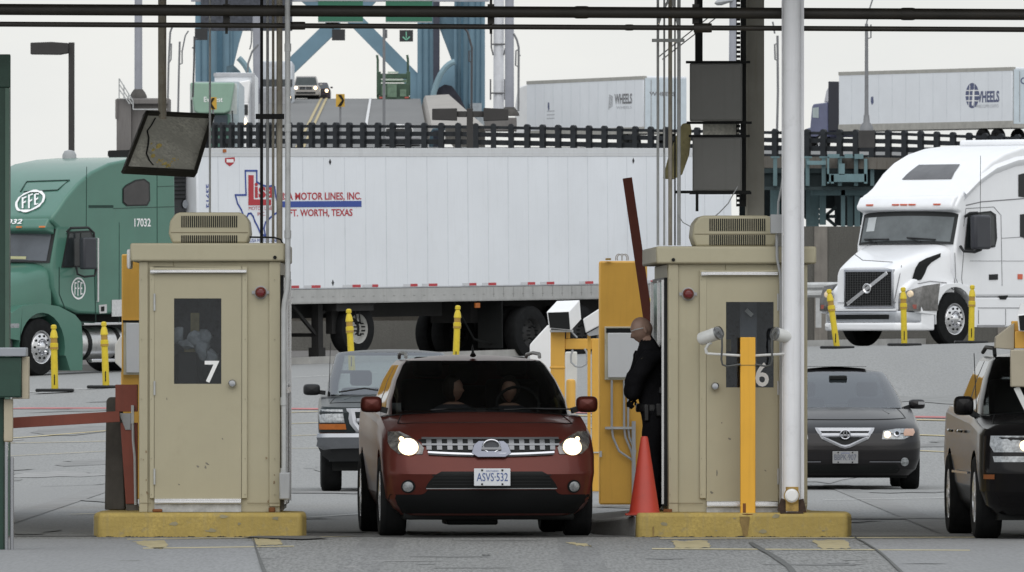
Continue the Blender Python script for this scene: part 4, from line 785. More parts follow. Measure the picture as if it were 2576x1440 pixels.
# ================================================================ CARS
def sgnp(v, e): return math.copysign(abs(v) ** e, v)
class Car:
    """lower body = stacked plan outlines; front looks along -y; origin on the ground under the front axle"""
    NF = 10
    def __init__(s, P, root): s.P = P; s.root = root; s.levels = P['levels']; s.zb = s.levels[0][0]; s.zf = s.levels[-1][0]
    def ztop(s, y):
        q = s.P['ztop']
        if y <= q[0][0]: return q[0][1]
        for (a, za), (b, zb) in zip(q, q[1:]):
            if y <= b: return za + (zb - za) * (y - a) / (b - a)
        return q[-1][1]
    def lev(s, f):
        Ls = s.levels; z = s.zb + f * (s.zf - s.zb)
        for a, b in zip(Ls, Ls[1:]):
            if z <= b[0] + 1e-9: t = (z - a[0]) / (b[0] - a[0]); return [p + (q - p) * t for p, q in zip(a, b)]
        return list(Ls[-1])
    def zat(s, f, y): return s.zb + f * (s.ztop(y) - s.zb)
    def front(s, f, i):                                  # i in -NF..NF
        z0, hw, yf, cf, e = s.lev(f); a = abs(i) / s.NF * math.pi / 2; y = yf + cf * (1 - math.cos(a) ** e); return Vector((sgnp(math.sin(a), e) * hw * (1 if i >= 0 else -1), y, s.zat(f, y)))
    def ring(s, f):
        P = s.P; z0, hw, yf, cf, e = s.lev(f); fr = [s.front(f, i) for i in range(-s.NF, s.NF + 1)]
        yr = P['yr'] - P.get('rins', .12) * abs(f - .45); cr = P.get('cr', .3)
        rr = []
        for i in range(-s.NF, s.NF + 1):
            a = abs(i) / s.NF * math.pi / 2; y = yr - cr * (1 - math.cos(a) ** .55); rr.append(Vector((sgnp(math.sin(a), .55) * hw * .97 * (1 if i >= 0 else -1), y, s.zat(f, y))))
        ys0 = yf + cf; ys1 = yr - cr; n = P.get('ns', 18); side = [ys0 + (ys1 - ys0) * (j + 1) / (n + 1) for j in range(n)]
        mk = lambda sg: [Vector((sg * hw * (1 - .03 * ((y - ys0) / (ys1 - ys0)) ** 2 * 1), y, s.zat(f, y))) for y in side]
        return fr, mk(1), rr, mk(-1)
    def fas(s, x, z, off=.004):                          # point on the front fascia
        def pt(x, z):
            y = s.levels[3][2]
            for _ in range(6):
                f = max(0, min(1, (z - s.zb) / (s.ztop(y) - s.zb))); z0, hw, yf, cf, e = s.lev(f); sn = min(.9999, abs(x) / hw) ** (1 / e); y = yf + cf * (1 - math.sqrt(1 - sn * sn) ** e)
            return Vector((x, y, z))
        p = pt(x, z); h = .01; sx = -h if x > 0 else h; t1 = (pt(x + sx, z) - p) / sx; t2 = (pt(x, z + h) - pt(x, z - h)); n = t1.cross(t2).normalized(); n = n if n.y < 0 else -n
        return p + n * off
    def patch(s, name, mat, rows, parent, nx=10, off=.004, thick=.0, smooth=True, bevel=0):
        g = []
        for z, a, b in rows: g.append([s.fas(a + (b - a) * i / nx, z, off) for i in range(nx + 1)])
        m = MB(); m.grid(g)
        o = m.build(name, mat, parent, smooth=smooth)
        return o
    def build_body(s, mat):
        P = s.P; m = MB(); fl = [i / (s.P.get('nl', 14)) for i in range(s.P.get('nl', 14) + 1)]
        fl = sorted(set(fl + [(l[0] - s.zb) / (s.zf - s.zb) for l in s.levels]))
        rings = []
        for f in fl:
            fr, sr, rr, sl_ = s.ring(f); rings.append(fr + sr + rr[::-1] + sl_[::-1])
        m.grid(rings, True)
        def cap(f, crown):
            fr, sr, rr, sl_ = s.ring(f); yc = P['cowl']; js = min(range(len(sr)), key=lambda j: abs(sr[j].y - yc)); NFn = len(fr)
            def cross(j, k):
                a, b = sl_[j], sr[j]; out_ = []
                for i in range(NFn):
                    u = -1 + 2 * i / (NFn - 1); p = a.lerp(b, i / (NFn - 1)); p.z += k * (1 - u * u); p.y -= P.get('cbow', .12) * (1 - u * u) * (1 if k else 0); out_.append(p)
                return out_
            rows = [fr]; cw = cross(js, crown); pts = [fr[-1]] + sr[:js + 1]; ptl = [fr[0]] + sl_[:js + 1]
            for j in range(1, js + 1):
                v = j / (js + 1); row = []
                for i in range(NFn):
                    u = i / (NFn - 1); w = abs(2 * u - 1) ** 4; p = fr[i].lerp(cw[i], v); p.z += P.get('hcrown', .03) * 4 * v * (1 - v) * (1 - abs(2 * u - 1) ** 3)
                    ed = ptl[j].lerp(pts[j], u); p = p.lerp(Vector((ed.x, ed.y, p.z if abs(2*u-1) < .999 else ed.z)), w); p.z = p.z * (1 - w) + ed.z * w; row.append(p)
                rows.append(row)
            rows.append(cw)
            for j in range(js + 1, len(sr)): rows.append(cross(j, crown * max(0, 1 - (j - js) / 3)))
            rows.append(rr); s.cowl_row = cw; s.hood_rows = rows[:js + 2]; return rows
        m.grid(cap(1.0, P.get('ccrown', .05)))
        bot = cap(0.0, 0); m.grid(bot); cap(1.0, P.get('ccrown', .05))
        o = m.build('body', mat, s.root, smooth=True, ang=P.get('ang', 28))
        q = MB(); hr = s.hood_rows; cN = len(hr[0])
        for c_ in (2, cN - 3): q.tube([r[c_] + Vector((0, 0, .0015)) for r in hr[1:]], .005, 5)
        q.tube([p + Vector((0, -.001, .001)) for p in hr[1][2:cN - 2]], .005, 5); q.build('hood_gap', BLK, o)
        q = MB()
        for c_ in (5, cN - 6): q.tube([r[c_] + Vector((0, 0, -.004)) for r in hr[2:-1]], .010, 6)
        q.build('hood_crease', mat, o, smooth=True)
        # cut wheel arches
        cut = MB()
        for wy in (0, P['wb']):
            for sg in (-1, 1): cut.cyl((sg * .55, wy, P['wr']), (sg * 1.3, wy, P['wr']), P.get('ar', P['wr'] + .055), n=28)
        c = cut.build('cutter', BLK, s.root); bo = o.modifiers.new('arch', 'BOOLEAN'); bo.object = c; bo.operation = 'DIFFERENCE'; bo.solver = 'EXACT'; bo.use_self = True
        bpy.context.view_layer.update(); dg = bpy.context.evaluated_depsgraph_get(); me = bpy.data.meshes.new_from_object(o.evaluated_get(dg))
        if len(me.polygons) > 200: o.modifiers.clear(); o.data = me
        else: o.modifiers.clear()
        bpy.data.objects.remove(c); return o
    def glasshouse(s, paint, glass, wcol=7, bpill=(0.42, .47)):
        """P['gh'] = list of (g, z, hw, yfront, yrear, cf, cr) from belt to roof"""
        P = s.P; NF = s.NF; G = P['gh']; ns = 16; rings = []
        for g, z, hw, yf, yr, cf, cr in G:
            row = []
            for i in range(-NF, NF + 1):
                a = abs(i) / NF * math.pi / 2; e = .62; y = yf + cf * (1 - math.cos(a) ** e); row.append(Vector((sgnp(math.sin(a), e) * hw * (1 if i >= 0 else -1), y, z)))
            y0, y1 = yf + cf, yr - cr; sd = [y0 + (y1 - y0) * (j + 1) / (ns + 1) for j in range(ns)]
            rr = []
            for i in range(-NF, NF + 1):
                a = abs(i) / NF * math.pi / 2; y = yr - cr * (1 - math.cos(a) ** .6); rr.append(Vector((sgnp(math.sin(a), .6) * hw * .98 * (1 if i >= 0 else -1), y, z)))
            ring = row + [Vector((hw, y, z)) for y in sd] + rr[::-1] + [Vector((-hw, y, z)) for y in sd[::-1]]
            if g == 0 or g < .25:
                k = 1 - g / .25
                for p in ring:
                    zz = s.ztop(p.y) - .012; p.z = p.z * (1 - k) + zz * k if p.y > yf + cf * .5 else p.z
            rings.append(ring)
        n = len(rings[0]); F1 = 2 * NF + 1
        def cols(c0, c1, g0, g1, name, mat, parent, push=0):
            rows = []
            for r in rings[g0:g1 + 1]: rows.append([r[c % n] + Vector((math.copysign(push, r[c % n].x) if abs(r[c % n].x) > .3 else 0, -push if r[c % n].y < 1 else 0, 0)) for c in range(c0, c1 + 1)])
            m = MB(); m.grid(rows); return m.build(name, mat, parent, smooth=True, ang=50)
        gl = len(rings) - 1; ws0, ws1 = NF - wcol, NF + wcol
        W_ = cols(ws0, ws1, 0, gl, 'windshield', glass, s.root)
        m = MB()
        def addc(c0, c1, g0, g1):
            m.grid([[r[c % n].copy() for c in range(c0, c1 + 1)] for r in rings[g0:g1 + 1]])
        addc(ws1, F1 + 0, 0, gl); addc(n, n + ws0, 0, gl); addc(n - 1, n, 0, gl)                     # A pillars
        addc(F1 - 1, n, gl - 1, gl)                                         # header and cant rails
        rb = F1 + ns; addc(rb - 2, rb + 4, 0, gl); addc(rb + F1 - 5, rb + F1 + 1, 0, gl)              # rear pillars
        top = rings[-1]; cen = Vector((0, (min(p.y for p in top) + max(p.y for p in top)) / 2, 0)); rr_ = [top]
        for kq in (.93, .8, .55, .25, .02):
            rr_.append([Vector((cen.x + (p.x - cen.x) * kq, cen.y + (p.y - cen.y) * kq, p.z + P.get('rcrown', .05) * (1 - kq * kq))) for p in top])
        m.grid(rr_, True); rf = m.build('roof', paint, s.root, smooth=True, ang=40)
        b0 = F1 + int(ns * bpill[0]); b1 = b0 + 1
        for sg in (0, 1):
            conv = (lambda c: c) if sg == 0 else (lambda c: n - 1 - (c - F1))
            for c0, c1, nm, mt in ((F1, b0, 'side_window', glass), (b1, rb - 2, 'side_window', glass), (b0, b1, 'door_pillar', BLK)):
                a, b = conv(c0), conv(c1); a, b = min(a, b), max(a, b); cols(a, b, 0, gl - 1, nm, mt, s.root)
        cols(rb + 4, rb + F1 - 5, 0, gl - 1, 'rear_window', glass, s.root)
        s.rings = rings; return rf
    def wheel(s, x, y, r, wdt, rim_mat, spokes=5, rr=.62, steer=0):
        m = MB(); h = wdt / 2; m.lathe([(r * rr, -h * .86), (r * .80, -h), (r * .93, -h * .97), (r * .985, -h * .8), (r, -h * .6), (r, h * .6), (r * .985, h * .8), (r * .93, h * .97), (r * .80, h), (r * rr, h * .86)], (0, 0, 0), 'X', 36)
        for q in (-.55, -.18, .18, .55):
            m.lathe([(r * 1.002, h * q - .006), (r * 1.004, h * q), (r * 1.002, h * q + .006)], (0, 0, 0), 'X', 36)
        sg = 1 if x > 0 else -1; ty = m.build('wheel', RUB, s.root, smooth=True); ty.location = (x - sg * h, y, r); ty.rotation_euler = (0, 0, steer)
        m = MB(); q = sg * h * .8; ri = r * rr
        m.lathe([(ri, q), (ri * .97, q + sg * .012), (ri * .92, q), (ri * .9, q - sg * .05)], (0, 0, 0), 'X', 32)
        for i in range(spokes):
            a = 2 * math.pi * i / spokes; c, sn = math.cos(a), math.sin(a)
            m.bar((q, 0, 0), (q - sg * .004, c * ri * .93, sn * ri * .93), .05 + .03 * (spokes < 6), .03, (1, 0, 0))
        m.lathe([(0, q + sg * .02), (ri * .22, q + sg * .015), (ri * .24, q - sg * .03)], (0, 0, 0), 'X', 20); m.build('rim', rim_mat, ty, smooth=True)
        m = MB(); m.lathe([(0, q - sg * .06), (ri, q - sg * .05)], (0, 0, 0), 'X', 24); m.build('brake_backing', BLK, ty); return ty
    def mirror(s, sg, x0, x1, z0, z1, y, mat, root_pt, rnd=.35):
        m = MB(); rows = []; cx, cz, hx, hz = (x0 + x1) / 2, (z0 + z1) / 2, abs(x1 - x0) / 2, (z1 - z0) / 2; n = 24
        for sc_, dy in ((.02, -.075), (.55, -.07), (.85, -.05), (1, 0), (1, .06), (.95, .08), (.02, .085)):
            rows.append([Vector((cx + sgnp(math.cos(a), .5) * hx * sc_, y + dy, cz + sgnp(math.sin(a), .55) * hz * sc_)) for a in [2 * math.pi * i / n for i in range(n)]])
        m.grid(rows, True); o = m.build('mirror', mat, s.root, smooth=True, ang=60)
        m = MB(); m.bar((cx - sg * hx * .5, y + .02, z0 + .04), root_pt, .05, .05); m.build('mirror_stalk', PLASTIC, o); return o
    def ellipse(s, name, mat, cx, cz, rx, rz, parent, off=.01, rings=((1, 0),), n=20):
        m = MB(); m.grid([[s.fas(cx + rx * k * math.cos(a), cz + rz * k * math.sin(a), off + d) for a in [2 * math.pi * i / n for i in range(n)]] for k, d in rings], True); return m.build(name, mat, parent, smooth=True)
LAMP = M('lit_headlamp', (1, .90, .72), .3, var=0, emit=16); SATIN = M('satin_silver', (.48, .49, .52), .35, .25, var=.05); LAMPR = M('lit_reflector', (1, .80, .55), .3, var=0, emit=.7)
LAMPW = M('lit_warm_lamp', (1, .72, .42), .3, var=0, emit=5)
PLATE = M('number_plate_white', (.62, .64, .67), .45, var=.04); SEATM = M('dark_seat_fabric', (.014, .014, .015), .85, var=.2)
def plate(parent, c, wd, hg, txt, small=True, off=0, mat=PLATE, ink=None):
    ink = ink or M('plate_blue', (.06, .10, .26), .5)
    m = MB(); m.box(c.x - wd / 2, c.y - .008, c.z - hg / 2, c.x + wd / 2, c.y, c.z + hg / 2); p = m.build('number_plate', mat, parent, bevel=.006)
    lettering(txt, ink, p, (c.x - wd * .43, c.y - .009, c.z - hg * .23), (1, 0, 0), (0, 0, 1), wd * .86, hg * .48, .006, 'plate_number', .001)
    if small:
        lettering('ONTARIO', TEXB, p, (c.x - wd * .17, c.y - .009, c.z + hg * .31), (1, 0, 0), (0, 0, 1), wd * .34, hg * .09, 0, 'plate_heading', .001)
    m = MB(); 
    for sx in (-.28, .28):
        for sz in (-.4, .4): m.box(c.x + sx * wd - .008, c.y - .012, c.z + sz * hg - .008, c.x + sx * wd + .008, c.y - .0085, c.z + sz * hg + .008)
    m.build('plate_screw', BLK, p); return p
def cabin(car, zfl, y0, y1, hw, seats, dash_y, parent=None):
    m = MB(); m.box(-hw, y0, zfl - .02, hw, y1, zfl); m.build('interior_floor', SEATM, car.root)
    m = MB(); m.box(-hw * .95, dash_y, zfl, hw * .95, dash_y + .35, zfl + .06); m.build('dashboard', SEATM, car.root, bevel=.03)
    for sx, sy, sz in seats:
        m = MB(); m.prism([(sy, zfl), (sy + .16, zfl), (sy + .28, zfl + sz), (sy + .12, zfl + sz)], lambda u, v, d: Vector((sx + d, u, v)), -.24, .24); se = m.build('seat', SEATM, car.root, bevel=.05, seg=3)
        m = MB(); m.box(sx - .13, sy + .16, zfl + sz + .02, sx + .13, sy + .27, zfl + sz + .2); m.build('headrest', SEATM, se, bevel=.04, seg=3)
# ---------------------------------------------------------------- red crossover between the booths
REDP = M('dark_red_metallic_paint', (.098, .023, .017), .32, .35, var=.05, coat=.16, spec=.2)
SG = GLASS('dark_tinted_glass', (.46, .49, .49), 1.45)
base = Vector((-.245, 100.0, 0)); t = thing('crossover_car', 'dark red crossover with lit headlights driving between the two booths', 'car', base, R(4.2))
P = dict(levels=[(.20, .76, -.74, .42, .62), (.26, .84, -.84, .46, .6), (.34, .895, -.90, .48, .6), (.45, .915, -.935, .50, .6), (.565, .93, -.955, .50, .6), (.59, .93, -.945, .50, .6), (.70, .935, -.885, .50, .62), (.76, .93, -.86, .52, .64), (.83, .92, -.82, .56, .66), (.875, .89, -.76, .62, .68)],
         yr=3.72, ztop=[(-.9, .872), (-.5, .905), (0, 1.0), (.45, 1.06), (1.5, 1.10), (3.2, 1.17)], cowl=.42, wb=2.83, wr=.365, ar=.41, ccrown=.045, hcrown=.06, cbow=.16)
P['gh'] = [(0, 1.085, .81, .30, 3.45, .50, .4), (.25, 1.20, .795, .50, 3.38, .50, .4), (.6, 1.38, .73, .84, 3.22, .48, .4), (.9, 1.515, .655, 1.12, 3.08, .42, .36), (1.0, 1.555, .615, 1.22, 3.02, .38, .34)]
P['rcrown'] = .055
c = Car(P, t); body = c.build_body(REDP); rf = c.glasshouse(REDP, SG, wcol=8)
# hood / cowl shut line and wiper cowl
m = MB(); rows = [[p + Vector((0, .0, .006)) for p in c.cowl_row], [p + Vector((0, .13 , .012)) for p in c.cowl_row]]; m.grid(rows); m.build('cowl_panel', PLASTIC, t, smooth=True)
for sx, a in ((-.45, .12), (.2, .1)):
    m = MB(); m.tube([(sx, .36, 1.118), (sx + .28, .42, 1.13), (sx + .62, .46, 1.125)], .008, 6); m.build('wiper', PLASTIC, t)
CL = M('matt_bumper_black', (.008, .0085, .009), .8, var=.15, spec=.15)
c.patch('lower_bumper', CL, [(.22, -.80, .80), (.26, -.835, .835), (.30, -.865, .865), (.345, -.885, .885), (.385, -.875, .875)], t, 30, .004)
c.patch('lower_bumper', CL, [(.385, -.62, .62), (.39, -.60, .60), (.40, -.58, .58), (.425, -.56, .56)], t, 20, .005)
it = c.patch('air_intake', BLK, [(.44, -.58, .58), (.48, -.56, .56), (.52, -.53, .53), (.56, -.49, .49), (.585, -.44, .44)], t, 20, .005)
c.patch('intake_trim', GREYP, [(.436, -.57, .57), (.443, -.572, .572)], it, 20, .009)
for zz in (.475, .50, .53, .555): c.patch('intake_slat', PLASTIC, [(zz - .004, -.52, .52), (zz + .004, -.52, .52)], it, 20, .009)
gr = c.patch('grille', BLK, [(.755, -.52, .52), (.79, -.56, .56), (.83, -.60, .60), (.862, -.63, .63)], t, 24, .006)
m = MB()
for zz, hh in ((.865, .009), (.815, .008)):
    m.grid([[c.fas(-.6 + 1.2 * i / 24, zz + q, .016) for i in range(25)] for q in (-hh, hh)])
for i in range(13):
    xx = -.54 + 1.08 * i / 12
    if abs(xx) < .1: continue
    m.grid([[c.fas(xx + q, zz, .014) for q in (-.022, .022)] for zz in (.77, .8, .83, .862)])
m.build('grille_bars', M('brushed_silver', (.20, .205, .215), .35, .7, var=.1), gr, smooth=True)
m = MB(); m.grid([[c.fas(-.55 + 1.1 * i / 30, .745 + q - .016 * (1 - (abs(-.55 + 1.1 * i / 30) / .55) ** 2), .014 + d) for i in range(31)] for q, d in ((-.018, 0), (-.008, .014), (.008, .014), (.018, 0))]); m.build('chrome_bar', CHROME, gr, smooth=True)
m = MB(); m.prism([(-.175, .735), (-.15, .81), (-.11, .835), (.11, .835), (.15, .81), (.175, .735), (.12, .70), (-.12, .70)], lambda u, v, d: c.fas(u, v, d), .01, .03); em = m.build('emblem', M('satin_chrome', (.17, .18, .215), .22, .9), gr, bevel=.004)
m = MB(); n = 28; cc = c.fas(0, .787, .04); m.tube([cc + Vector((math.cos(a) * .072, 0, math.sin(a) * .056)) for a in [2 * math.pi * i / n for i in range(n + 1)]], .011, 8); m.box(-.088, cc.y - .016, .778, .088, cc.y + .006, .797); m.build('emblem_ring', CHROME, em, smooth=True); m = MB(); m.grid([[cc + Vector((math.cos(a) * .064 * k_, .004, math.sin(a) * .049 * k_)) for a in [2 * math.pi * i / 20 for i in range(20)]] for k_ in (.02, 1)], True); m.build('emblem_recess', M('emblem_dark', (.07, .075, .085), .4), em)
plate(t, c.fas(0, .542, .03), .318, .152, 'ASVS\u00b7532')
for sg in (-1, 1):
    hl = c.patch('headlight', M('headlight_glass', (.12, .115, .11), .08, .3, var=.6, scale=20, coat=1), [(.735, sg * .60, sg * .80), (.79, sg * .585, sg * .865), (.84, sg * .63, sg * .885), (.89, sg * .70, sg * .885), (.935, sg * .78, sg * .875)], t, 8, .006)
    c.ellipse('lamp_bulb', LAMP, sg * .715, .795, .060, .058, hl, .018, ((.02, .02), (.6, .018), (1, 0)))
    c.ellipse('lamp_reflector', LAMPR, sg * .715, .793, .085, .072, hl, .012, ((.7, 0), (1, .002)))
    c.ellipse('marker_lamp', LAMPW, sg * .77, .86, .02, .017, hl, .014, ((.02, .008), (1, 0)))
    fg = c.ellipse('fog_lamp_bezel', BLK, sg * .725, .456, .06, .058, t, .006, ((.02, -.002), (1, 0)))
    c.ellipse('fog_lamp', LENS, sg * .725, .456, .044, .044, fg, .012, ((.02, .01), (.6, .008), (1, 0)))
    c.mirror(sg, sg * .865, sg * 1.055, 1.095, 1.24, .62, REDP, (sg * .82, .62, 1.11))
    m = MB(); m.tube([(sg * .60, 1.45, 1.585), (sg * .60, 1.5, 1.615), (sg * .595, 2.2, 1.625), (sg * .58, 2.7, 1.61), (sg * .575, 2.78, 1.58)], .016, 10); m.build('roof_rail', STEEL, t, smooth=True)
    c.wheel(sg * .935, 0, .365, .235, ALU, 5); c.wheel(sg * .935, 2.83, .365, .235, ALU, 5)
m = MB(); m.tube([(0, 1.42, 1.60), (0, 1.44, 1.63), (0, 1.50, 1.70)], [.028, .012, .003], 10); m.build('antenna', PLASTIC, t, smooth=True)
m = MB(); m.box(-.75, -.6, .16, .75, 3.5, .24); m.box(-.35, -.3, .11, .1, .4, .17); m.build('underbody', BLK, t, bevel=.02)
cabin(c, 1.03, .7, 3.2, .72, [(-.38, 1.65, .36), (.38, 1.65, .36), (0, 2.5, .3)], .62)
m = MB(); m.tube([Vector((.38 + .19 * math.cos(a), 1.12 + .05 * math.sin(a), 1.16 + .16 * math.sin(a))) for a in [2 * math.pi * i / 24 for i in range(25)]], .014, 8); m.build('steering_wheel', PLASTIC, t, smooth=True)
# two people behind the windscreen
def sitter(label, px, face, hairm, shirt, zz=1.37):
    V = [(0, 0, -.32), (0, 0, -.10), (0, -.01, -.0), (-.15, -.02, -.14), (.15, -.02, -.14), (-.2, -.2, -.3), (.2, -.2, -.3)]
    me = skin_mesh('body', V, [(0, 1), (1, 2), (1, 3), (1, 4), (3, 5), (4, 6)], [.16, .11, .05, .085, .085, .06, .06]); bm = bmesh.new(); bm.from_mesh(me)
    for fc in bm.faces: fc.material_index = 1 if fc.calc_center_median().z > -.03 else 0; fc.smooth = True
    head_bm(bm, (0, -.03, .10), .092, face); me = bpy.data.meshes.new('person'); bm.to_mesh(me); bm.free(); me.materials.append(shirt); me.materials.append(M('sitter_skin', (.50, .29, .21), .5, var=.05))
    o = bpy.data.objects.new('person', me); col.objects.link(o); o.location = t.matrix_basis @ Vector((px, 1.55, zz)) if False else (Matrix.Translation(t.location) @ Matrix.Rotation(t.rotation_euler.z, 4, 'Z')) @ Vector((px, 1.5, zz)); o.rotation_euler = t.rotation_euler; tag(o, label, 'person')
    h = MB(); fw = Vector(face).normalized(); rows = []
    for a in range(13):
        th = math.pi * a / 12; row = []
        for b in range(17):
            ph = math.pi * 2 * b / 16; d = Vector((math.sin(th) * math.cos(ph), math.sin(th) * math.sin(ph), math.cos(th))); k = 1 if d.dot(fw) < .45 or d.z > .62 else .8
            row.append(Vector((0, -.03, .11)) + Vector((d.x * .096, d.y * .105, d.z * .125)) * k - fw * .012)
        rows.append(row)
    h.grid(rows); h.build('hair', hairm, o, smooth=True); return o
HAIR = M('dark_hair', (.02, .014, .01), .6, var=.3)
sitter('driver facing forward behind the wheel of the red crossover', .33, (-.15, -1, 0), HAIR, M('dark_shirt', (.05, .05, .06), .9), 1.19)
sitter('passenger turned sideways in the front of the red crossover', -.17, (.85, -.6, 0), HAIR, M('dark_shirt', (0, 0, 0)), 1.20)
# ---------------------------------------------------------------- dark pickup behind
PKP = M('dark_grey_green_paint', (.018, .024, .026), .32, 0, var=.05, coat=0, spec=.2)
PG = GLASS('pale_clear_glass', (.66, .73, .71), 2.5); AG = GLASS('sedan_glass', (.84, .92, .91), 2.0)
D = 132.5; k = D / F_PX; base = Vector(((984 - CX) * k, D + .75, 0)); t = thing('pickup_truck', 'dark pickup with chrome grille half hidden behind the red crossover', 'pickup', base, R(1.2))
P = dict(levels=[(.36, .74, -.66, .22, .45), (.50, .80, -.70, .22, .42), (.62, .86, -.74, .20, .4), (.80, .87, -.74, .20, .4), (.93, .86, -.73, .2, .42), (.99, .83, -.68, .24, .45)],
         yr=3.75, ztop=[(-.8, .985), (-.4, 1.02), (.5, 1.10), (1.2, 1.14), (4, 1.16)], cowl=.50, wb=2.83, wr=.36, ar=.42, ccrown=.035, hcrown=.03, cr=.12)
P['gh'] = [(0, 1.14, .76, .42, 2.0, .28, .15), (.25, 1.28, .745, .60, 1.95, .28, .15), (.9, 1.60, .655, 1.02, 1.85, .24, .14), (1.0, 1.635, .625, 1.09, 1.82, .22, .13)]
P['rcrown'] = .04
c = Car(P, t); c.build_body(PKP); c.glasshouse(PKP, PG, wcol=9, bpill=(.8, .9))
m = MB(); rows = [[p + Vector((0, 0, .006)) for p in c.cowl_row], [p + Vector((0, .12, .02)) for p in c.cowl_row]]; m.grid(rows); m.build('cowl_panel', PLASTIC, t, smooth=True)
for sx in (-.62, .1):
    m = MB(); m.tube([(sx, .34, 1.17), (sx + .3, .40, 1.215), (sx + .62, .36, 1.165)], .011, 6); m.build('wiper', PLASTIC, t)
g = c.patch('grille', BLK, [(.72, -.42, .42), (.80, -.47, .47), (.90, -.50, .50), (.965, -.50, .50)], t, 12, .006)
def fr_bar(rows, nm, mat, off, par):
    m = MB(); m.grid([[c.fas(a[0] + (b[0] - a[0]) * i / 12, a[1] + (b[1] - a[1]) * i / 12, off) for i in range(13)] for a, b in rows]); m.build(nm, mat, par, smooth=True)
m = MB()
loop_o = [(-.54, .975), (-.50, .80), (-.42, .70), (-.33, .675), (.33, .675), (.42, .70), (.50, .80), (.54, .975)]; loop_i = [(-.44, .935), (-.42, .82), (-.37, .75), (-.31, .725), (.31, .725), (.37, .75), (.42, .82), (.44, .935)]
m.grid([[c.fas(u, v, .012) for u, v in loop_o + [loop_o[0]]], [c.fas((a[0] + b[0]) / 2, (a[1] + b[1]) / 2, .035) for a, b in zip(loop_o + [loop_o[0]], loop_i + [loop_i[0]])], [c.fas(u, v, .012) for u, v in loop_i + [loop_i[0]]]])
m.grid([[c.fas(-.42 + .84 * i / 10, v, o_) for i in range(11)] for v, o_ in ((.815, .012), (.83, .03), (.85, .03), (.865, .012))]); m.build('grille_surround', SATIN, g, smooth=True)
for sg in (-1, 1):
    c.patch('headlight', LENS, [(.815, sg * .56, sg * .845), (.90, sg * .575, sg * .855), (.965, sg * .58, sg * .85)], t, 8, .008)
    c.patch('turn_signal', AMB, [(.735, sg * .54, sg * .85), (.80, sg * .55, sg * .855)], t, 8, .008)
    c.mirror(sg, sg * .84, sg * 1.04, 1.13, 1.265, .75, PLASTIC, (sg * .78, .75, 1.16))
    c.wheel(sg * .83, 0, .36, .24, STEEL, 5); c.wheel(sg * .83, 2.83, .36, .24, STEEL, 5)
m = MB()
for zz0, zz1, o0, nm in ((.60, .70, .10, 0),):
    m.grid([[c.fas(-.83 + 1.66 * i / 24, z_, o_) for i in range(25)] for z_, o_ in ((.525, .06), (.545, .09), (.60, .10), (.625, .085), (.645, .10), (.69, .085), (.705, .03))])
m.build('chrome_bumper', M('dull_chrome', (.27, .28, .30), .2, 1, var=.06), t, smooth=True)
c.patch('lower_bumper', PLASTIC, [(.38, -.70, .70), (.45, -.78, .78), (.53, -.82, .82)], t, 16, .05)
m = MB(); m.box(-.7, -.5, .25, .7, 3.5, .4); m.build('underbody', BLK, t)
m = MB(); m.tube([(-.74, .2, 1.1), (-.72, .25, 1.75)], .004, 5); m.build('antenna', PLASTIC, t)
cabin(c, 1.08, .7, 1.9, .66, [(-.35, 1.35, .14), (.35, 1.35, .14)], .6)
# ---------------------------------------------------------------- dark sedan right of booth 6
SDP = M('dark_grey_brown_paint', (.013, .012, .013), .28, .05, var=.05, coat=.1, spec=.28)
D = 135.0; k = D / F_PX; base = Vector(((2124 - CX) * k, D + .9, 0)); t = thing('sedan_car', 'dark grey sedan with a five sided chrome grille right of booth 6', 'car', base, R(0.6))
P = dict(levels=[(.17, .78, -.80, .40, .6), (.24, .86, -.88, .42, .58), (.36, .905, -.92, .44, .56), (.48, .915, -.93, .45, .56), (.56, .915, -.92, .45, .58), (.66, .905, -.87, .5, .6), (.72, .86, -.78, .55, .62)],
         yr=3.75, ztop=[(-.9, .715), (-.4, .80), (.2, .90), (.6, .95), (1.5, .97), (3.4, 1.0)], cowl=.62, wb=2.74, wr=.325, ar=.37, ccrown=.04, hcrown=.05, cbow=.18)
P['gh'] = [(0, .97, .78, .50, 3.35, .45, .4), (.25, 1.07, .755, .72, 3.25, .45, .4), (.6, 1.25, .67, 1.12, 2.95, .42, .38), (.9, 1.375, .60, 1.42, 2.65, .36, .34), (1.0, 1.405, .565, 1.52, 2.55, .32, .3)]
P['rcrown'] = .06
c = Car(P, t); c.build_body(SDP); c.glasshouse(SDP, AG, wcol=8)
loop_o = [(-.355, .735), (.355, .735), (.345, .70), (.275, .60), (.06, .505), (0, .49), (-.06, .505), (-.275, .60), (-.345, .70)]; ctr = (0, .645)
loop_i = [(-.29, .692), (.29, .692), (.285, .68), (.235, .622), (.045, .54), (0, .532), (-.045, .54), (-.235, .622), (-.285, .68)]
m = MB(); m.grid([[c.fas(u, v, .008) for u, v in loop_o + loop_o[:1]], [c.fas(u * .5, .64 + (v - .64) * .5, .008) for u, v in loop_o + loop_o[:1]], [c.fas(0, .64, .008) for _ in range(10)]]); g = m.build('grille', BLK, t, smooth=True)
m = MB(); m.grid([[c.fas(u, v, .010) for u, v in loop_o + loop_o[:1]], [c.fas((a[0] + b[0]) / 2, (a[1] + b[1]) / 2, .03) for a, b in zip(loop_o + loop_o[:1], loop_i + loop_i[:1])], [c.fas(u, v, .012) for u, v in loop_i + loop_i[:1]]]); m.build('grille_surround', SATIN, g, smooth=True)
m = MB(); m.grid([[c.fas(-.28 + .56 * i / 10, v, o_) for i in range(11)] for v, o_ in ((.622, .014), (.632, .035), (.656, .035), (.666, .014))]); m.build('grille_bar', SATIN, g, smooth=True)
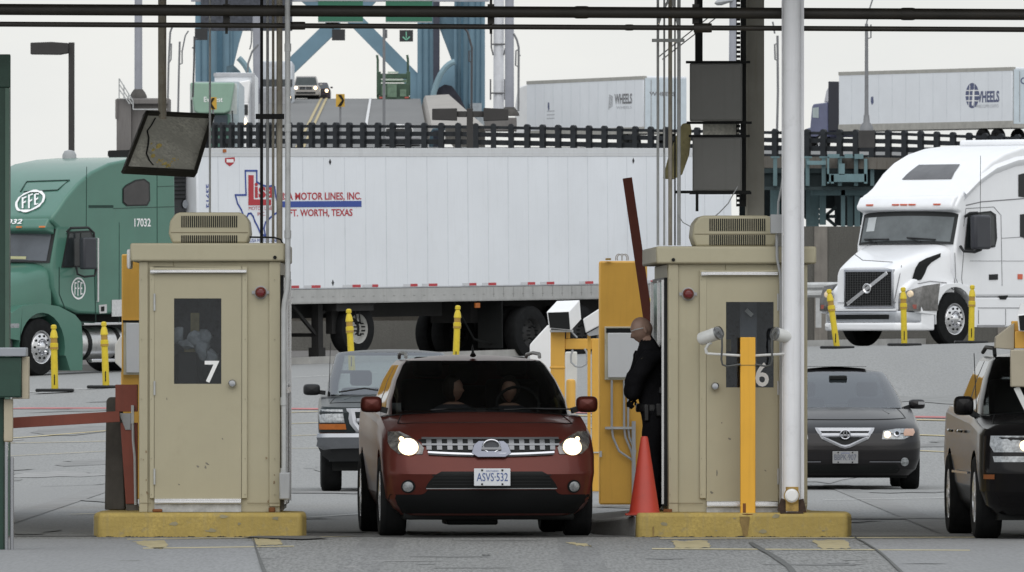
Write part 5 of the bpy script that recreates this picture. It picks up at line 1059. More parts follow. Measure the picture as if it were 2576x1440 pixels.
m = MB(); cc = c.fas(0, .64, .045); n = 24; m.tube([cc + Vector((math.cos(a) * .058, 0, math.sin(a) * .053)) for a in [2 * math.pi * i / n for i in range(n + 1)]], .009, 8)
for sg in (-1, 1): m.bar(cc + Vector((sg * .034, 0, -.042)), cc + Vector((sg * .010, 0, .046)), .015, .012, (0, 1, 0)); m.bar(cc + Vector((sg * .028, 0, -.012)), cc + Vector((0, 0, -.012)), .009, .01, (0, 1, 0))
m.build('emblem', CHROME, g); m = MB(); m.lathe([(0, cc.y + .012), (.056, cc.y + .012)], (0, 0, cc.z), 'Y', 20); m.build('emblem_disc', BLK, g)
p = c.fas(0, .39, .03); plate(t, p, .305, .145, 'BBPK\u00b7907', True, mat=M('dim_plate', (.27, .275, .28), .5, var=.1, scale=20), ink=M('plate_dull_ink', (.10, .11, .15), .6))
for sg in (-1, 1):
    hl = c.patch('headlight', LENS, [(.60, sg * .44, sg * .70), (.645, sg * .445, sg * .80), (.70, sg * .46, sg * .83), (.725, sg * .62, sg * .82)], t, 8, .006)
    c.patch('side_lens', M('orange_tinted_lens', (.42, .25, .17), .2, coat=.8), [(.64, sg * .70, sg * .81), (.68, sg * .70, sg * .835), (.72, sg * .72, sg * .825)], hl, 5, .010)
    c.ellipse('lamp_bulb', LAMPW, sg * .505, .652, .035, .033, hl, .015, ((.02, .01), (1, 0))); c.ellipse('lamp_ring', CHROME, sg * .62, .665, .04, .035, hl, .012, ((.6, .004), (1, 0)))
    c.ellipse('lamp_lens', BLK, sg * .62, .665, .022, .02, hl, .017, ((.02, 0), (1, 0)))
    fg = c.ellipse('fog_lamp', LENS, sg * .71, .335, .048, .05, t, .008, ((.02, .006), (1, 0)))
    c.patch('chrome_strip', CHROME, [(.333, sg * .29, sg * .66), (.342, sg * .29, sg * .66)], t, 8, .012)
    c.mirror(sg, sg * .84, sg * 1.035, .955, 1.075, .85, SDP, (sg * .78, .85, .96))
    m = MB(); m.box(sg * .95, .765, 1.01, sg * 1.03, .785, 1.045); m.build('mirror_signal', CHROME, t)
    c.wheel(sg * .92, 0, .325, .225, ALU, 10); c.wheel(sg * .92, 2.74, .325, .225, ALU, 10)
c.patch('lower_intake', BLK, [(.20, -.62, .62), (.25, -.66, .66), (.30, -.62, .62)], t, 16, .005)
m = MB(); m.box(-.75, -.6, .14, .75, 3.5, .22); m.build('underbody', BLK, t)
m = MB(); m.box(-.36, 1.62, 1.464, .36, 2.1, 1.47); m.build('sunroof', DKGL, t, bevel=.003)
LSEAT = M('grey_headrest', (.16, .16, .165), .8)
cabin(c, .93, .9, 3.2, .68, [(-.38, 1.75, .15), (.38, 1.75, .15)], .8)
m = MB(); m.box(-.11, 1.25, 1.30, .11, 1.28, 1.36); m.build('interior_mirror', BLK, t, bevel=.015)
# ---------------------------------------------------------------- black crossover at the right edge
BKP = M('black_gloss_paint', (.007, .0065, .007), .2, 0, var=.05, coat=.1, spec=.14)
D = 99.0; k = D / F_PX; base = Vector(((2712 - CX) * k, D + .02, 0)); t = thing('crossover_car', 'black crossover cut off by the right edge of the view', 'car', base, R(2.6))
P = dict(levels=[(.22, .78, -.74, .40, .6), (.30, .86, -.84, .44, .58), (.42, .90, -.90, .46, .56), (.58, .915, -.92, .46, .56), (.64, .915, -.90, .46, .56), (.76, .91, -.86, .48, .58), (.88, .90, -.82, .5, .6), (.93, .87, -.76, .52, .62)],
         yr=3.70, ztop=[(-.9, .925), (-.4, .97), (.2, 1.03), (.55, 1.06), (1.5, 1.09), (3.2, 1.15)], cowl=.50, wb=2.715, wr=.365, ar=.41, ccrown=.05, hcrown=.05, cbow=.14)
P['gh'] = [(0, 1.085, .80, .38, 3.45, .45, .4), (.25, 1.20, .78, .58, 3.4, .45, .4), (.6, 1.40, .71, .90, 3.25, .42, .4), (.9, 1.55, .64, 1.16, 3.1, .36, .36), (1.0, 1.59, .60, 1.25, 3.05, .33, .34)]
P['rcrown'] = .05
c = Car(P, t); c.build_body(BKP); c.glasshouse(BKP, SG, wcol=8)
m = MB(); rows = [[p + Vector((0, 0, .006)) for p in c.cowl_row], [p + Vector((0, .12, .015)) for p in c.cowl_row]]; m.grid(rows); m.build('cowl_panel', PLASTIC, t, smooth=True)
g = c.patch('grille', BLK, [(.70, -.30, .30), (.80, -.36, .36), (.88, -.38, .38)], t, 10, .008); c.patch('chrome_bar', CHROME, [(.875, -.38, .38), (.892, -.38, .38)], g, 10, .014)
for sg in (-1, 1):
    hl = c.patch('headlight', LENS, [(.76, sg * .46, sg * .80), (.82, sg * .44, sg * .83), (.90, sg * .46, sg * .82)], t, 8, .006); c.ellipse('lamp_bulb', LAMPW, sg * .53, .815, .05, .045, hl, .014, ((.02, .01), (1, 0)))
    c.patch('fog_strip', LENS, [(.675, sg * .48, sg * .80), (.725, sg * .46, sg * .81)], t, 8, .006); c.patch('side_marker', M('dark_amber', (.22, .07, .02), .3), [(.53, sg * .80, sg * .885), (.57, sg * .80, sg * .885)], t, 5, .006)
    c.mirror(sg, sg * .86, sg * 1.035, 1.075, 1.245, .62, BKP, (sg * .82, .66, 1.06))
    m = MB(); m.tube([(sg * .60, 1.45, 1.60), (sg * .60, 1.52, 1.665), (sg * .595, 2.4, 1.675), (sg * .58, 2.9, 1.63)], .018, 10); m.build('roof_rail', PLASTIC, t, smooth=True)
    for yy in (1.1, 2.1):
        m = MB(); m.tube([(sg * .925, yy, .93), (sg * .945, yy + .03, .935), (sg * .945, yy + .17, .935), (sg * .925, yy + .2, .93)], .013, 6); m.build('door_handle', CHROME, t, smooth=True)
    m = MB(); m.box(sg * .915, .55, .56, sg * .925, 2.15, .58); m.build('side_moulding', CHROME, t)
    c.wheel(sg * .92, 0, .365, .235, ALU, 5); c.wheel(sg * .92, 2.715, .365, .235, ALU, 5)
m = MB(); m.box(-.75, -.6, .17, .75, 3.5, .27); m.build('underbody', BLK, t)
m = MB(); m.tube([(-.86, .3, 1.05), (-.885, .3, 1.62)], .004, 5); m.build('antenna', PLASTIC, t)
cabin(c, 1.03, .8, 3.2, .7, [(-.38, 1.7, .36), (.38, 1.7, .36)], .68)
# ================================================================ WHITE TRAILER AND GREEN TRACTOR
A = W(495, 373, 210); B = W(1840, 373, 222.6); FWD = (A - B).normalized(); LEN = (A - B).length
fr0 = frame(FWD, A); TM = fr0 @ Matrix.Translation((0, 0, -4.05))
def side(T, poly, y0, y1):                               # polygon of (x,z) extruded across the width
    m = MB(); m.prism(poly, lambda u, v, d: Vector((u, d, v)), y0, y1); return m
def hp(T, pts, y): return [(p.x, p.z) for p in (hit(T, a, b, y) for a, b in pts)]
def truck_wheel(T, root, x, y, r, wdt, rim=ALU, steer=0, dual=False, holes=10, sgn=1):
    m = MB(); h = wdt / 2
    m.lathe([(r * .56, -h), (r * .8, -h), (r * .95, -h * .95), (r, -h * .7), (r, h * .7), (r * .95, h * .95), (r * .8, h), (r * .56, h)], (0, 0, 0), 'Y', 40); ty = m.build('wheel', RUB, root, smooth=True); ty.location = (x, y - sgn * h, r); ty.rotation_euler = (0, 0, steer)
    m = MB(); f = sgn
    if dual: m.lathe([(0, f * h * .2), (r * .2, f * h * .2), (r * .3, f * h * .0), (r * .5, f * h * .1), (r * .555, f * h * .9), (r * .58, f * h * .98)], (0, 0, 0), 'Y', 36)
    else: m.lathe([(0, f * (h + .07)), (r * .10, f * (h + .06)), (r * .2, f * (h + .02)), (r * .24, f * (h - .01)), (r * .3, f * (h + .03)), (r * .48, f * (h + .0)), (r * .535, f * (h - .05)), (r * .555, f * (h - .0)), (r * .585, f * (h + .005))], (0, 0, 0), 'Y', 36)
    rm = m.build('rim', rim, ty, smooth=True)
    m = MB()
    for i in range(holes):
        a = 2 * math.pi * i / holes; c, s_ = math.cos(a), math.sin(a); q = f * (h + (.024 if not dual else -.05))
        m.cyl((c * r * .40, q - f * .01, s_ * r * .40), (c * r * .40, q + f * .003, s_ * r * .40), r * .045, n=10)
    m.build('hand_holes', BLK, rm)
    m = MB()
    for i in range(10):
        a = 2 * math.pi * (i + .5) / 10; m.cyl((math.cos(a) * r * .245, f * (h - .02), math.sin(a) * r * .245), (math.cos(a) * r * .245, f * (h + .06), math.sin(a) * r * .245), .016, n=6)
    m.build('lug_nuts', CHROME if not dual else BLK, rm); return ty
t = thing('semi_trailer', 'long white box trailer with red and blue haulage lettering', 'trailer', mat=TM)
TY = -.0
m = MB(); m.prism([(-LEN, 0), (0, 0), (-.10, -1.2), (-.52, -2.58), (-LEN, -2.58)], lambda u, v, d: Vector((u, v, d)), 1.40, 4.03); m.build('box_body', WHTR, t, bevel=.03)
RAILM = M('trailer_rail_aluminium', (.43, .43, .42), .5, .3, var=.1, scale=3, streak=.3, dirtcol=(.25, .24, .22))
m = MB(); m.box(-LEN - .01, -2.6, 1.13, .01, .012, 1.395); m.box(-LEN - .01, -2.6, 1.15, .01, .02, 1.20); m.build('bottom_rail', RAILM, t)
TOPR = M('trailer_top_rail', (.60, .61, .62), .5, .1, var=.04, streak=.1)
m = MB(); m.box(-LEN - .005, -.05, 3.89, .005, .010, 4.05); m.build('top_rail', TOPR, t, bevel=.004)
SEAM = M('seam_grey', (.645, .67, .705), .6, var=.1); RIV = M('rivet_grey', (.5, .51, .53), .6)
m = MB(); m2 = MB(); x = -.6; i = 0
while x > -LEN + .2:
    hw_ = .009 if i % 2 == 0 else .004
    m.box(x - hw_, .001, 1.41, x + hw_, .004, 3.885)
    x -= .613; i += 1
m.box(-LEN, .0105, 3.955, 0, .0125, 3.962); m.build('panel_seams', SEAM, t)
m = MB(); x = -.3
while x > -LEN: m.box(x - .03, .0125, 1.25, x + .03, .016, 1.262); m.box(x - .006, .0125, 1.20, x + .006, .015, 1.39) if int(x * 10) % 3 == 0 else None; x -= .3
m.build('rail_fasteners', M('rail_dark', (.25, .25, .24), .7), t)
REDT = M('reflective_red_tape', (.45, .05, .06), .45, var=.1); WHTT = M('reflective_silver_tape', (.55, .56, .58), .4, var=.1)
m = MB(); m2 = MB()
for a, b in ((727, 752), (880, 907), (1035, 1068) if 0 else (1030, 1045), (1071, 1087), (1182, 1199), (1230, 1248), (1322, 1344), (1372, 1394), (1466, 1486), (1640, 1652)): pass
for r0, r1, w0 in ((730, 752, 715), (783, 806, 764), (886, 907, 862), (936, 951, 912), (1032, 1050, 1015), (1078, 1100, 1062), (1180, 1198, 1163), (1228, 1248, 1213), (1327, 1346, 1310), (1375, 1394, 1359), (1472, 1492, 1457), (1636, 1650, 1622), (640, 660, 622)):
    a, b, c = hit(TM, r0, 724, 0).x, hit(TM, r1, 724, 0).x, hit(TM, w0, 724, 0).x
    m.box(a, .002, 1.425, b, .006, 1.475); m2.box(c, .002, 1.425, a, .006, 1.475)
m.build('red_tape', REDT, t); m2.build('silver_tape', WHTT, t)
def tletter(txt, x0, x1, y0, y1, mat, bold=.02, nm='lettering', shear=0, par=None, y=.005, depth=.001):
    p = hit(TM, x0, y1, y); q = hit(TM, x1, y1, y); r = hit(TM, x0, y0, y); return lettering(txt, mat, par or t, (p.x, y, p.z), (-1, 0, 0), (0, 0, 1), p.x - q.x, r.z - p.z, bold, nm, depth, shear)
tletter('LISA MOTOR LINES, INC.', 702, 909, 485, 507, TEXR); tletter('FT. WORTH, TEXAS', 728, 887, 527, 548, TEXR)
p, q = hit(TM, 702, 507, 0), hit(TM, 909, 521, 0); m = MB(); m.box(p.x, .002, p.z, q.x, .006, q.z); m.build('blue_stripe', TEXB, t)
# state outline with the red letter logo
tex = [(617, 430), (646, 430), (646, 458), (652, 462), (660, 466), (672, 470), (684, 468), (691, 471), (694, 495), (699, 512), (699, 534), (688, 541), (678, 550), (668, 560), (664, 575), (668, 594), (656, 589), (648, 570), (641, 557), (637, 545), (631, 537), (625, 538), (620, 549), (613, 544), (607, 528), (598, 513), (592, 491), (619, 491)]
m = MB(); pts = [Vector((a, .006, b)) for a, b in hp(TM, tex, .005)]
for a, b in zip(pts, pts[1:] + pts[:1]): d = (b - a).normalized() * .012; m.bar(a - d, b + d, .035, .004, (0, 1, 0))
m.build('state_outline', TEXB, t)
m = MB(); L_ = hp(TM, [(625, 441), (638, 441), (638, 502), (682, 502), (682, 517), (625, 517)], .005); m.prism(L_, lambda u, v, d: Vector((u, d, v)), .003, .007); m.build('logo_letter', TEXR, t)
tletter('isa', 641, 690, 460, 499, TEXR, .03, 'logo_lettering'); tletter('MOTOR LINES', 626, 690, 520, 529, TEXR, .0, 'logo_lettering'); tletter('INC.', 648, 668, 534, 543, TEXR, 0, 'logo_lettering')
for tx, x0, x1, y0, y1 in (('2371', 519, 528, 470, 520),):
    p = hit(TM, 519, 524, .005); lettering('23712', TEXB, t, (p.x, .005, p.z + .45), (0, 0, -1), (-1, 0, 0), .45, .07, .02, 'lettering', .001)
tletter('LISA MOTOR LINES', 629, 702, 601, 610, TEXB, .0)
DIA = M('dark_diamond', (.03, .03, .035), .6)
m = MB()
for cx, cy in ((830, 408), (1593, 405), (837, 712)):
    c = hit(TM, cx, cy, 0); m.prism([(c.x - .035, c.z), (c.x, c.z - .06), (c.x + .035, c.z), (c.x, c.z + .06)], lambda u, v, d: Vector((u, d, v)), .002, .006)
m.build('diamond_mark', DIA, t)
m = MB(); sh = hp(TM, [(566, 398), (590, 396), (591, 404), (587, 412), (578, 419), (570, 413), (566, 408)], .004); m.prism(sh, lambda u, v, d: Vector((u, d, v)), .002, .006); b_ = m.build('shield_badge', TEXR, t)
m = MB(); c = hit(TM, 578, 405, 0); m.box(c.x - .1, .0065, c.z - .03, c.x + .1, .009, c.z + .03); m.build('badge_bars', TEXW, b_)
m = MB(); c = hit(TM, 563, 380, 0); m.box(c.x - .04, .011, c.z - .03, c.x + .04, .03, c.z + .03); c = hit(TM, 1201, 768, 0); m.box(c.x - .07, -.02, c.z - .05, c.x + .07, .01, c.z + .04); m.build('marker_lamp', AMB, t)
# refrigeration unit on the nose
REEF = M('black_reefer_casing', (.02, .021, .024), .5, var=.2)
m = MB(); m.box(.02, -2.2, 2.55, .52, -.22, 3.88); rf = m.build('refrigeration_unit', REEF, t, bevel=.06, seg=3)
m = MB()
for i in range(9): m.box(.1, -.215, 3.1 + i * .075, .44, -.20, 3.13 + i * .075)
m.build('louvre_slats', BLK, rf); m = MB(); c = hit(TM, 466, 514, -.2); m.lathe([(0, -.195), (.08, -.195), (.085, -.21)], (c.x, 0, c.z), 'Y', 20); m.build('round_badge', CHROME, rf)
# landing gear and running gear
GEAR = M('grimy_chassis_black', (.014, .0135, .013), .85, var=.3)
m = MB(); g0 = hit(TM, 800, 880, -.35)
m.box(g0.x - .07, -.45, .25, g0.x + .07, -.28, 1.12); m.box(g0.x - .17, -.52, .0, g0.x + .17, -.2, .10); m.box(g0.x - .1, -.5, .1, g0.x + .1, -.25, .3); m.bar((g0.x, -.36, .5), (g0.x + .75, -.36, 1.1), .06, .06); m.bar((g0.x, -.36, .9), (g0.x - .7, -.36, 1.15), .05, .05)
m.box(g0.x - .07, -2.3, .25, g0.x + .07, -2.13, 1.12); m.box(g0.x - .17, -2.4, .0, g0.x + .17, -2.05, .10); m.box(g0.x - .05, -2.2, .5, g0.x + .05, -.4, .57); m.build('landing_gear', GEAR, t)
m = MB(); m.box(-8, -1.9, .85, -.5, -.7, 1.12); m.box(-LEN, -1.8, .7, -9, -.8, 1.12); m.build('underframe', GEAR, t)
m = MB(); m.tube([(g0.x - .9, -.1, 1.12), (g0.x - .95, -.1, .75), (g0.x - .85, -.1, .72), (g0.x - .8, -.1, 1.0)], .015, 6); m.tube([(g0.x - 4.0, -.3, 1.12), (g0.x - 4.6, -.3, .4), (g0.x - 5.2, -.3, .28), (g0.x - 5.4, -.3, .5)], .02, 6); m.build('hose', BLK, t)
c = hit(TM, 912, 825, -.05); GZ = .1
w_ = truck_wheel(TM, t, c.x, -.15, .50, .32, M('dusty_white_wheel', (.42, .42, .40), .6, var=.15, scale=8, dirt=.5, dirtcol=(.2, .2, .19)), 0, True, 1); w_.location.z = c.z - .02
m = MB(); m.box(c.x - .35, -1.4, 1.12, c.x + .75, -.06, .98); m.box(c.x - .25, -.45, .55, c.x + .6, -.3, 1.1); m.build('wheel_carrier', GEAR, t)
for px in (1335, 1460):
    c = hit(TM, px, 860, -.05); 
    for yy in (0, -.42, -1.8, -2.2): truck_wheel(TM, t, c.x, yy - .02, .52, .30, M('dark_wheel_steel', (.03, .03, .03), .7), 0, True, 8).location.z = .50
m = MB(); c = hit(TM, 1260, 830, -.05); m.box(c.x - .02, -.62, .22, c.x, -.02, 1.12); m.build('mud_flap', BLK, t)
m = MB(); m.box(-LEN - .006, -2.5, 1.2, -LEN - .003, -.08, 3.95); m.build('rear_doors', WHTR, t)
# ---------------------------------------------------------------- green tractor, same heading
t = thing('truck_tractor', 'green sleeper truck tractor numbered 17032 pulling the white trailer', 'truck', mat=TM)
sl_poly = [(.55, 1.0), (2.75, 1.0), (3.3, 1.02), (3.86, 1.16), (4.02, 1.5), (4.05, 1.93), (3.86, 2.60), (4.02, 2.70), (4.02, 2.80), (3.86, 2.93), (3.62, 3.16), (3.30, 3.40), (2.9, 3.62), (2.4, 3.78), (1.8, 3.86), (1.2, 3.89), (.55, 3.88)]
m = side(TM, sl_poly, -2.42, -.06); cab = m.build('cab_body', TGRN, t, bevel=.15, seg=4, ang=50)
# door, seams, windows (near side y = -.06)
LINE = M('panel_gap', (.012, .04, .03), .8)
m = MB()
def seam(pts, wd=.012, y=-.058):
    q = [Vector((a, y, b)) for a, b in hp(TM, pts, y)]
    for a, b in zip(q, q[1:]): m.bar(a, b, wd, .006, (0, 1, 0))
seam([(149, 672), (149, 740), (165, 780), (192, 810), (238, 812)], .02); seam([(240, 600), (238, 700), (241, 810)], .018); seam([(166, 590), (180, 576), (226, 574)], .014)
seam([(223, 520), (285, 520)], .05); seam([(285, 525), (448, 520)], .010); seam([(395, 425), (396, 800)], .012); seam([(218, 420), (217, 575)], .012)
seam([(395, 470), (448, 468)], .008); seam([(300, 812), (300, 560)], .008); m.build('panel_gaps', LINE, t)
m = MB(); q = [Vector((a, -.03, b)) for a, b in hp(TM, [(247, 600), (247, 760)], -.03)]; m.tube([q[0] - Vector((0, .03, 0)), q[0], q[1], q[1] - Vector((0, .03, 0))], .018, 8); m.build('grab_handle', ALU, t)
def panel(T, name, mat, pts, y, parent, th=.008, up=True):
    mm = MB(); P = hp(T, pts, y); mm.prism(P, lambda u, v, d: Vector((u, d, v)), y, y + th); return mm.build(name, mat, parent)
TGL = M('truck_side_glass', (.028, .034, .036), .12, var=.3, scale=3); RUBB = M('window_rubber', (.012, .014, .014), .6)
panel(TM, 'side_window', RUBB, [(154, 674), (171, 583), (228, 580), (237, 600), (237, 672)], -.056, t); panel(TM, 'side_glass', TGL, [(159, 670), (174, 588), (226, 585), (233, 603), (233, 668)], -.046, t)
m = MB(); q = hp(TM, [(203, 586), (203, 670)], -.036); m.bar((q[0][0], -.036, q[0][1]), (q[1][0], -.036, q[1][1]), .02, .01, (0, 1, 0)); m.build('vent_bar', RUBB, t)
panel(TM, 'sleeper_window', RUBB, [(308, 475), (316, 466), (340, 453), (362, 450), (376, 460), (377, 505), (370, 518), (318, 519), (308, 510)], -.056, t)
panel(TM, 'sleeper_glass', M('sleeper_glass', (.045, .042, .042), .25, var=.2), [(311, 477), (318, 469), (341, 457), (361, 454), (373, 463), (374, 503), (368, 515), (320, 516), (311, 508)], -.046, t)
# fairing crease and sun visor with lamps
def roofpt(x, y):
    pr = sl_poly[6:]; 
    for a, b in zip(pr, pr[1:]):
        if b[0] <= x <= a[0]: return Vector((x, y, a[1] + (b[1] - a[1]) * (x - a[0]) / (b[0] - a[0] + 1e-9)))
    return Vector((x, y, 3.88))
m = MB(); m.prism([(3.88, 2.46), (4.13, 2.54), (4.16, 2.60), (4.05, 2.76), (3.88, 2.80)], lambda u, v, d: Vector((u, d, v)), -2.36, -.12); vs = m.build('sun_visor', TGRN, t, bevel=.04, seg=3)
m = MB()
for yy in (-.19, -.745, -1.25, -1.75, -2.3): m.box(4.13, yy - .06, 2.60, 4.17, yy + .06, 2.63)
m.build('marker_lamp', M('orange_marker', (.8, .25, .07), .3, var=0), vs)
# windscreen: slightly proud of the cab front
wdir = Vector((4.05 - 3.86, 0, 1.93 - 2.60)); wn = Vector((.67, 0, .19)).normalized()
def wsp(v, y, off): return Vector((3.86, 0, 2.58)).lerp(Vector((4.05, 0, 1.95)), v) + Vector((0, y, 0)) + wn * (off + .10 * (1 - ((y + 1.24) / 1.16) ** 2))
def wgrid(v0, v1, y0, y1, off, name, mat, par):
    mm = MB(); mm.grid([[wsp(v0 + (v1 - v0) * i / 4, y0 + (y1 - y0) * j / 14, off) for j in range(15)] for i in range(5)]); return mm.build(name, mat, par, smooth=True)
wgrid(-.02, 1.0, -2.38, -.10, .004, 'windscreen_rubber', RUBB, t); ws = wgrid(.14, .95, -2.32, -.17, .012, 'windscreen', M('truck_windscreen', (.09, .10, .115), .12, var=.25, scale=1.5), t)
wgrid(.84, .92, -1.0, -.62, .018, 'dashboard_papers', M('pale_yellow_paper', (.45, .44, .25), .8), ws)
# hood: lofted sections with rounded shoulders
def loft_hood(secs, name, mat, par, yc, n=14):
    rows = []
    for x, hw, zt_, zb_, e in secs:
        row = [Vector((x, yc + hw, zb_))]
        for i in range(n + 1):
            a = math.pi * i / n; row.append(Vector((x, yc + sgnp(math.cos(a), e) * hw, zb_ + .35 * (zt_ - zb_) + sgnp(math.sin(a), e) * (zt_ - zb_) * .65)))
        row.append(Vector((x, yc - hw, zb_))); rows.append(row)
    mm = MB(); mm.grid(rows); k = len(rows[0]); o_ = len(mm.v) - k; mm.f.append(tuple(range(o_, o_ + k))); return mm.build(name, mat, par, smooth=True, ang=45)
loft_hood([(4.0, 1.12, 1.97, 1.0, .35), (4.4, 1.05, 1.90, .95, .4), (4.9, .96, 1.80, .9, .45), (5.4, .84, 1.66, .85, .5), (5.75, .74, 1.52, .8, .55), (5.9, .66, 1.38, .75, .6)], 'hood', TGRN, t, -1.24)
def arch_fender(T, cx, cz, rin, outer, y0, y1, mat, par, name='fender', a0=195, a1=-10, n=14):
    inn = [(cx + rin * math.cos(R(a0 + (a1 - a0) * i / n)), cz + rin * math.sin(R(a0 + (a1 - a0) * i / n))) for i in range(n + 1)]
    mm = MB(); P = outer + inn[::-1]; mm.prism(P, lambda u, v, d: Vector((u, d, v)), y0, y1); return mm.build(name, mat, par, bevel=.05, seg=3, ang=50)
cx, cz = 4.37, .42
arch_fender(TM, cx, cz, .63, [(3.72, .25), (3.60, -.02), (3.26, -.02), (3.24, .5), (3.28, .86), (3.45, 1.0), (3.9, 1.16), (4.4, 1.22), (4.9, 1.18), (5.3, 1.02), (5.5, .8), (5.5, .62), (5.0, .55)], -.5, -.02, TGRN, t)
m = MB(); m.box(3.5, -.6, .2, 5.2, -.51, 1.1); m.build('wheel_housing', BLK, t)
m = MB(); m.box(5.05, -2.3, .22, 5.9, -.12, .66); m.build('bumper', M('bumper_grey', (.05, .052, .06), .5), t, bevel=.04)
truck_wheel(TM, t, cx, -.05, .52, .29, ALU, R(3)).location.z = cz; truck_wheel(TM, t, cx, -2.43, .52, .29, ALU, R(3), sgn=-1).location.z = cz
for dx in (-1.1, .2):
    for yy, sg in ((-.06, 1), (-2.44, -1)): truck_wheel(TM, t, dx - .2, yy, .52, .6, ALU, 0, True, 10, sg).location.z = cz
# tank, steps, door details
m = MB(); m.tube([(3.2, -.42, .46), (1.95, -.42, .46)], .30, 28); tk = m.build('fuel_tank', M('brushed_tank', (.58, .58, .57), .32, .85, var=.2, scale=4, dirt=.5, dirtcol=(.25, .22, .2)), t, smooth=True)
m = MB()
for q in (2.92, 2.1): m.tube([(q - .05, -.42, .46), (q + .05, -.42, .46)], .312, 28)
m.build('tank_strap', BLK, tk)
m = MB(); m.box(1.95, -.2, .80, 3.15, -.06, .85); m.box(2.0, -.16, .12, 2.95, -.05, .18); m.build('step', ALU, t, bevel=.01)
m = MB(); m.box(.6, -2.2, .55, 3.6, -.55, 1.0); m.build('chassis', BLK, t)
def oval(T, px, py, rx, ry, y, par, tilt=0, nm='round_logo', m3=None):
    g = thing  # plain ring with three letters
    P3 = m3 or (lambda u, v, o: (lambda p: Vector((p.x, y + o, p.z)))(hit(T, px + u, py + v, y)))
    mm = MB(); n = 28; ri = []
    for k in (1, .84): ri.append([P3(math.cos(a) * rx * k - math.sin(a) * ry * k * tilt * 0, math.sin(a) * ry * k, .004) for a in [2 * math.pi * i / n for i in range(n)]])
    mm.grid(ri, True)
    for cx_, tall in ((-.42, .56), (0, .68), (.40, .56)):
        bx = cx_ * rx; w_ = rx * .11
        def rect(x0, y0, x1, y1): mm.add([P3(x0, y0, .004), P3(x1, y0, .004), P3(x1, y1, .004), P3(x0, y1, .004)], [(0, 1, 2, 3)])
        hh = tall * ry; rect(bx - w_ * 1.2, -hh, bx - w_ * 1.2 + w_, hh); rect(bx - w_ * .2, -hh, bx + w_ * 1.6, -hh + ry * .14); rect(bx - w_ * .2, -ry * .08, bx + w_ * 1.2, ry * .06)
        if cx_ > 0: rect(bx - w_ * .2, hh - ry * .14, bx + w_ * 1.6, hh)
    return mm.build(nm, TEXW, par)
oval(TM, 197, 726, 18, 28, -.055, t)
panel(TM, 'door_handle', M('handle_chrome', (.5, .5, .5), .3), [(248, 768), (268, 766), (268, 788), (250, 789)], -.055, t); panel(TM, 'handle_recess', BLK, [(254, 772), (262, 771), (262, 783), (254, 784)], -.046, t)
LABW = M('decal_grey_white', (.55, .56, .56), .6, var=.15, scale=30); panel(TM, 'permit_decal', LABW, [(281, 755), (311, 754), (311, 796), (281, 797)], -.055, t); panel(TM, 'permit_decal', TEXW, [(326, 780), (343, 779), (343, 795), (326, 796)], -.055, t)
p, q, r = hit(TM, 392, 572, -.05), hit(TM, 441, 572, -.05), hit(TM, 392, 549, -.05)
p, q, r = hit(TM, 393, 571, -.055), hit(TM, 441, 571, -.055), hit(TM, 393, 546, -.055)
def tl2(txt, x0, x1, y0, y1, y, par, mat=TEXW, bold=.02):
    p, q, r = hit(TM, x0, y1, y), hit(TM, x1, y1, y), hit(TM, x0, y0, y); lettering(txt, mat, par, (p.x, y, p.z), (-1, 0, 0), (0, 0, 1), p.x - q.x, r.z - p.z, bold, 'fleet_number', .002)
tl2('17032', 338, 379, 550, 571, -.057, t)
# logo and number on the fairing front: laid on the sloping roof face
def onroof(px, py, o):
    best = None
    for i in range(60):
        x = 4.0 - i * .03; p = roofpt(x, 0); h = hit(TM, px, py, x, 0)
        if h.z <= p.z + .0: return Vector((x, h.y, p.z)) + Vector((.6, 0, .8)) * o
    return Vector((3, h.y, h.z))
sv = lambda u, v, o: onroof(77 + u, 510 + v + u * -.28, .02 + o)
oval(TM, 77, 510, 38, 26, 0, t, nm='roof_logo', m3=sv)
def fnum(txt, x0, x1, yb):
    a = onroof(x0, yb, .02); b = onroof(x1, yb, .02); up = Vector((-.55, 0, .83)); lettering(txt, TEXW, t, a, b - a, up, (b - a).length, .17, .02, 'fleet_number', .03)
a = hit(TM, -2, 562, 4.1, 0); b = hit(TM, 57, 562, 4.1, 0); lettering('17032', TEXW, t, (4.13, a.y, 2.665), (0, 1, 0), (-.57, 0, .82), b.y - a.y, .11, .02, 'fleet_number', .012)
# roof hatch outline
m = MB(); hq = [(52, 484), (68, 459), (175, 456), (145, 481), (60, 484)]
for (a, b), (c, d) in zip(hq, hq[1:]): m.bar(onroof(a, b, .01), onroof(c, d, .01), .025, .01, (.6, 0, .8))
m.build('roof_hatch_line', LINE, t)
m = MB(); c = onroof(202, 398, 0); m.lathe([(0, .14), (.09, .12), (.13, .05), (.13, -.1)], (1.3, -2.0, 3.9), 'Z', 16); m.build('roof_dome', GREYP, t, smooth=True)
m = MB(); a = hit(TM, 204, 598, .22); b = hit(TM, 237, 678, .22); m.box(a.x, .16, b.z, b.x, .30, a.z); mr = m.build('mirror', M('mirror_shell', (.03, .032, .04), .4), t, bevel=.035, seg=3)
m = MB(); m.tube([(v.x, v.y, v.z) for v in (hit(TM, 168, 584, .1), hit(TM, 178, 574, .2), hit(TM, 222, 573, .2), hit(TM, 236, 586, .2), hit(TM, 237, 600, .2))], .022, 8); m.tube([tuple(v) for v in (hit(TM, 192, 672, .0), hit(TM, 195, 690, .15), hit(TM, 212, 697, .2), hit(TM, 238, 694, .2), hit(TM, 243, 676, .2))], .02, 8); m.build('mirror_bracket', RUBB, mr, smooth=True)
m = MB(); a = hit(TM, 30, 705, .0); m.lathe([(0, .1), (.1, .06), (.11, -.05)], (5.35, -.2, 1.9), 'X', 16); m.build('hood_mirror', GREYP, t, smooth=True)
